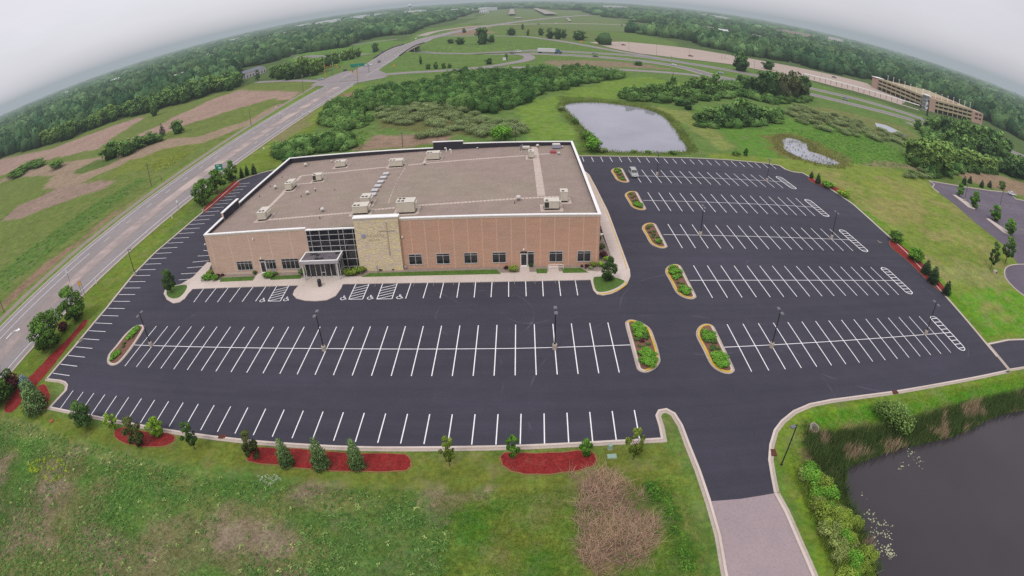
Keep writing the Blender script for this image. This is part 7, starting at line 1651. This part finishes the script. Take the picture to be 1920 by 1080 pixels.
GC = [(-8, 12), (-8, 36), (0, 38), (10, 36.6), (16, 40), (17.5, 30), (18, 12)]; pc = scatter(GC, .7, .5, rng); kc = fbm(pc[:, 0], pc[:, 1], .2, 3) > .5
weeds('weeds', pc[kc], .12, .34, (72, 112, 40), (112, 144, 60), 'dense green weeds in the grass right of the field', 9, .35, 6)
SW = Gs(Z3([(1700, 570), (1760, 560), (1830, 650), (1900, 760), (1920, 850), (1960, 1000), (1990, 1090), (1900, 1090), (1890, 900), (1820, 740), (1700, 640)], 640, 720)); ps_ = scatter(SW, .42, .5, rng)
weeds('weeds', ps_, .18, .45, (66, 108, 40), (104, 142, 56), 'band of tall green weeds beside the dry reed patch', 12, .9, 7)
DR = Gs(Z3([(1310, 530), (1500, 525), (1600, 600), (1700, 690), (1750, 780), (1760, 900), (1700, 1010), (1520, 1080), (1400, 1040), (1370, 940), (1390, 860), (1330, 750), (1400, 640)], 640, 720)); pd = scatter(inset(DR, -.5), .23, .5, rng)
pd = pd[fbm(pd[:, 0], pd[:, 1], .45, 3) > .40]
t = fbm(pd[:, 0], pd[:, 1], .45, 2)[:, None]; cd_ = np.array(al((166, 132, 122), .9))*(1-t)+np.array(al((196, 174, 138), .9))*t
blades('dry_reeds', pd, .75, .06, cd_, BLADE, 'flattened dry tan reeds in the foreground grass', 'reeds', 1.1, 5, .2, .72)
# rough ground beyond: west field, meadow
MWD = [(Gs([(0, 515), (60, 470), (120, 428), (200, 375), (262, 340), (285, 340), (200, 402), (140, 446), (65, 505), (0, 562)]), 2.3, 'weeds', 'rank green weeds in the ditch west of the road', (84, 118, 56), (110, 142, 72)),
       (Gs([(285, 320), (300, 303), (330, 296), (362, 292), (352, 302), (315, 322), (292, 332)]), 1.6, 'yellow_weeds', 'yellowish weeds beside the pole in the west field', (120, 140, 44), (166, 168, 56)),
       (Gs([(1560, 250), (1640, 268), (1720, 300), (1700, 322), (1600, 316), (1560, 300), (1470, 258), (1420, 250)]), 1.7, 'weeds', 'lush green marsh plants in the wet meadow', (84, 124, 54), (112, 148, 72)),
       (Gs([(640, 256), (690, 252), (680, 290), (640, 298)]), 1.5, 'weeds', 'green weeds behind the northwest corner of the building', (76, 116, 44), (120, 150, 60))]
for i, (pl, st, nm, lab, c1, c2) in enumerate(MWD):
    q = scatter(pl, st, .5, rng); weeds(nm, q, .3, .9, c1, c2, lab, 10, .4, 30+i)
# ------------------------------------------------------------------ light and air
w = bpy.data.worlds.new('World'); S.world = w; w.use_nodes = True; nt = w.node_tree; nt.nodes.clear()
class W: pass
t = NT.__new__(NT); t.t = nt; t.out = nt.nodes.new('ShaderNodeOutputWorld')
sky = t.n('ShaderNodeTexSky', sky_type='NISHITA'); sky.sun_disc = False; sky.sun_elevation = math.radians(52); sky.sun_rotation = math.radians(150)
hs = t.n('ShaderNodeHueSaturation'); hs.inputs['Saturation'].default_value = .12; t.l(sky.outputs[0], hs.inputs['Color'])
bg1 = t.n('ShaderNodeBackground'); bg1.inputs[1].default_value = .06; t.l(hs.outputs[0], bg1.inputs[0])
tc = t.n('ShaderNodeTexCoord').outputs['Generated']
sp = t.n('ShaderNodeSeparateXYZ'); t.l(tc, sp.inputs[0])
el = t.n('ShaderNodeMapRange'); el.inputs[1].default_value = .02; el.inputs[2].default_value = .42; t.l(sp.outputs['Z'], el.inputs[0])
mp = t.n('ShaderNodeMapping'); mp.inputs['Scale'].default_value = (1.5, 1.5, 7); t.l(tc, mp.inputs[0])
cl = noise_fac(t, 1.1, 4, .55, .3, .72, mp.outputs[0])
colr = mixc(t, el.outputs[0], lin((180, 177, 188)), lin((209, 205, 216)))
colr = mulc(t, colr, cl, .86, 1.15)
up = t.n('ShaderNodeMapRange'); up.inputs[1].default_value = .3; up.inputs[2].default_value = 1; t.l(sp.outputs['Z'], up.inputs[0])
colr = mulc(t, colr, up.outputs[0], 1, 1.72)
bg2 = t.n('ShaderNodeBackground'); bg2.inputs[1].default_value = .83; t.l(colr, bg2.inputs[0])
ad = t.n('ShaderNodeAddShader'); t.l(bg1.outputs[0], ad.inputs[0]); t.l(bg2.outputs[0], ad.inputs[1]); t.l(ad.outputs[0], t.out.inputs[0])
sd = bpy.data.lights.new('sun', 'SUN'); so = bpy.data.objects.new('sun', sd); COL.objects.link(so)
sd.energy = 1.25; sd.angle = math.radians(14); sd.color = (1, .97, .93); so.rotation_euler = (math.radians(38), 0, math.radians(-30))
# thin haze: a large box whose own glow stands in for scattered daylight
hz = MB().box(-40000, 40000, -40000, 40000, -60, 420).build('haze', None) if False else None
b = MB().box(-41000, 41000, -41000, 41000, -700, 100)
t = NT('haze_air'); ab = t.n('ShaderNodeVolumeAbsorption'); ab.inputs[0].default_value = (0, 0, 0, 1); HD = 1/6000
ab.inputs['Density'].default_value = HD
em = t.n('ShaderNodeEmission'); em.inputs[0].default_value = (*lin((164, 173, 179)), 1); em.inputs[1].default_value = HD
a2 = t.n('ShaderNodeAddShader'); t.l(ab.outputs[0], a2.inputs[0]); t.l(em.outputs[0], a2.inputs[1]); t.l(a2.outputs[0], t.out.inputs['Volume'])
struct(b.build('haze', t.m), 'thin grey haze hanging in the air toward the horizon', 'haze')
S.view_settings.view_transform = 'Standard'; S.view_settings.look = 'None'; S.view_settings.exposure = 0; S.view_settings.gamma = 1
S.cycles.volume_bounces = 0; S.cycles.max_bounces = 5; S.cycles.diffuse_bounces = 2; S.cycles.glossy_bounces = 2; S.cycles.transmission_bounces = 2; S.cycles.transparent_max_bounces = 4
S.cycles.use_denoising = False
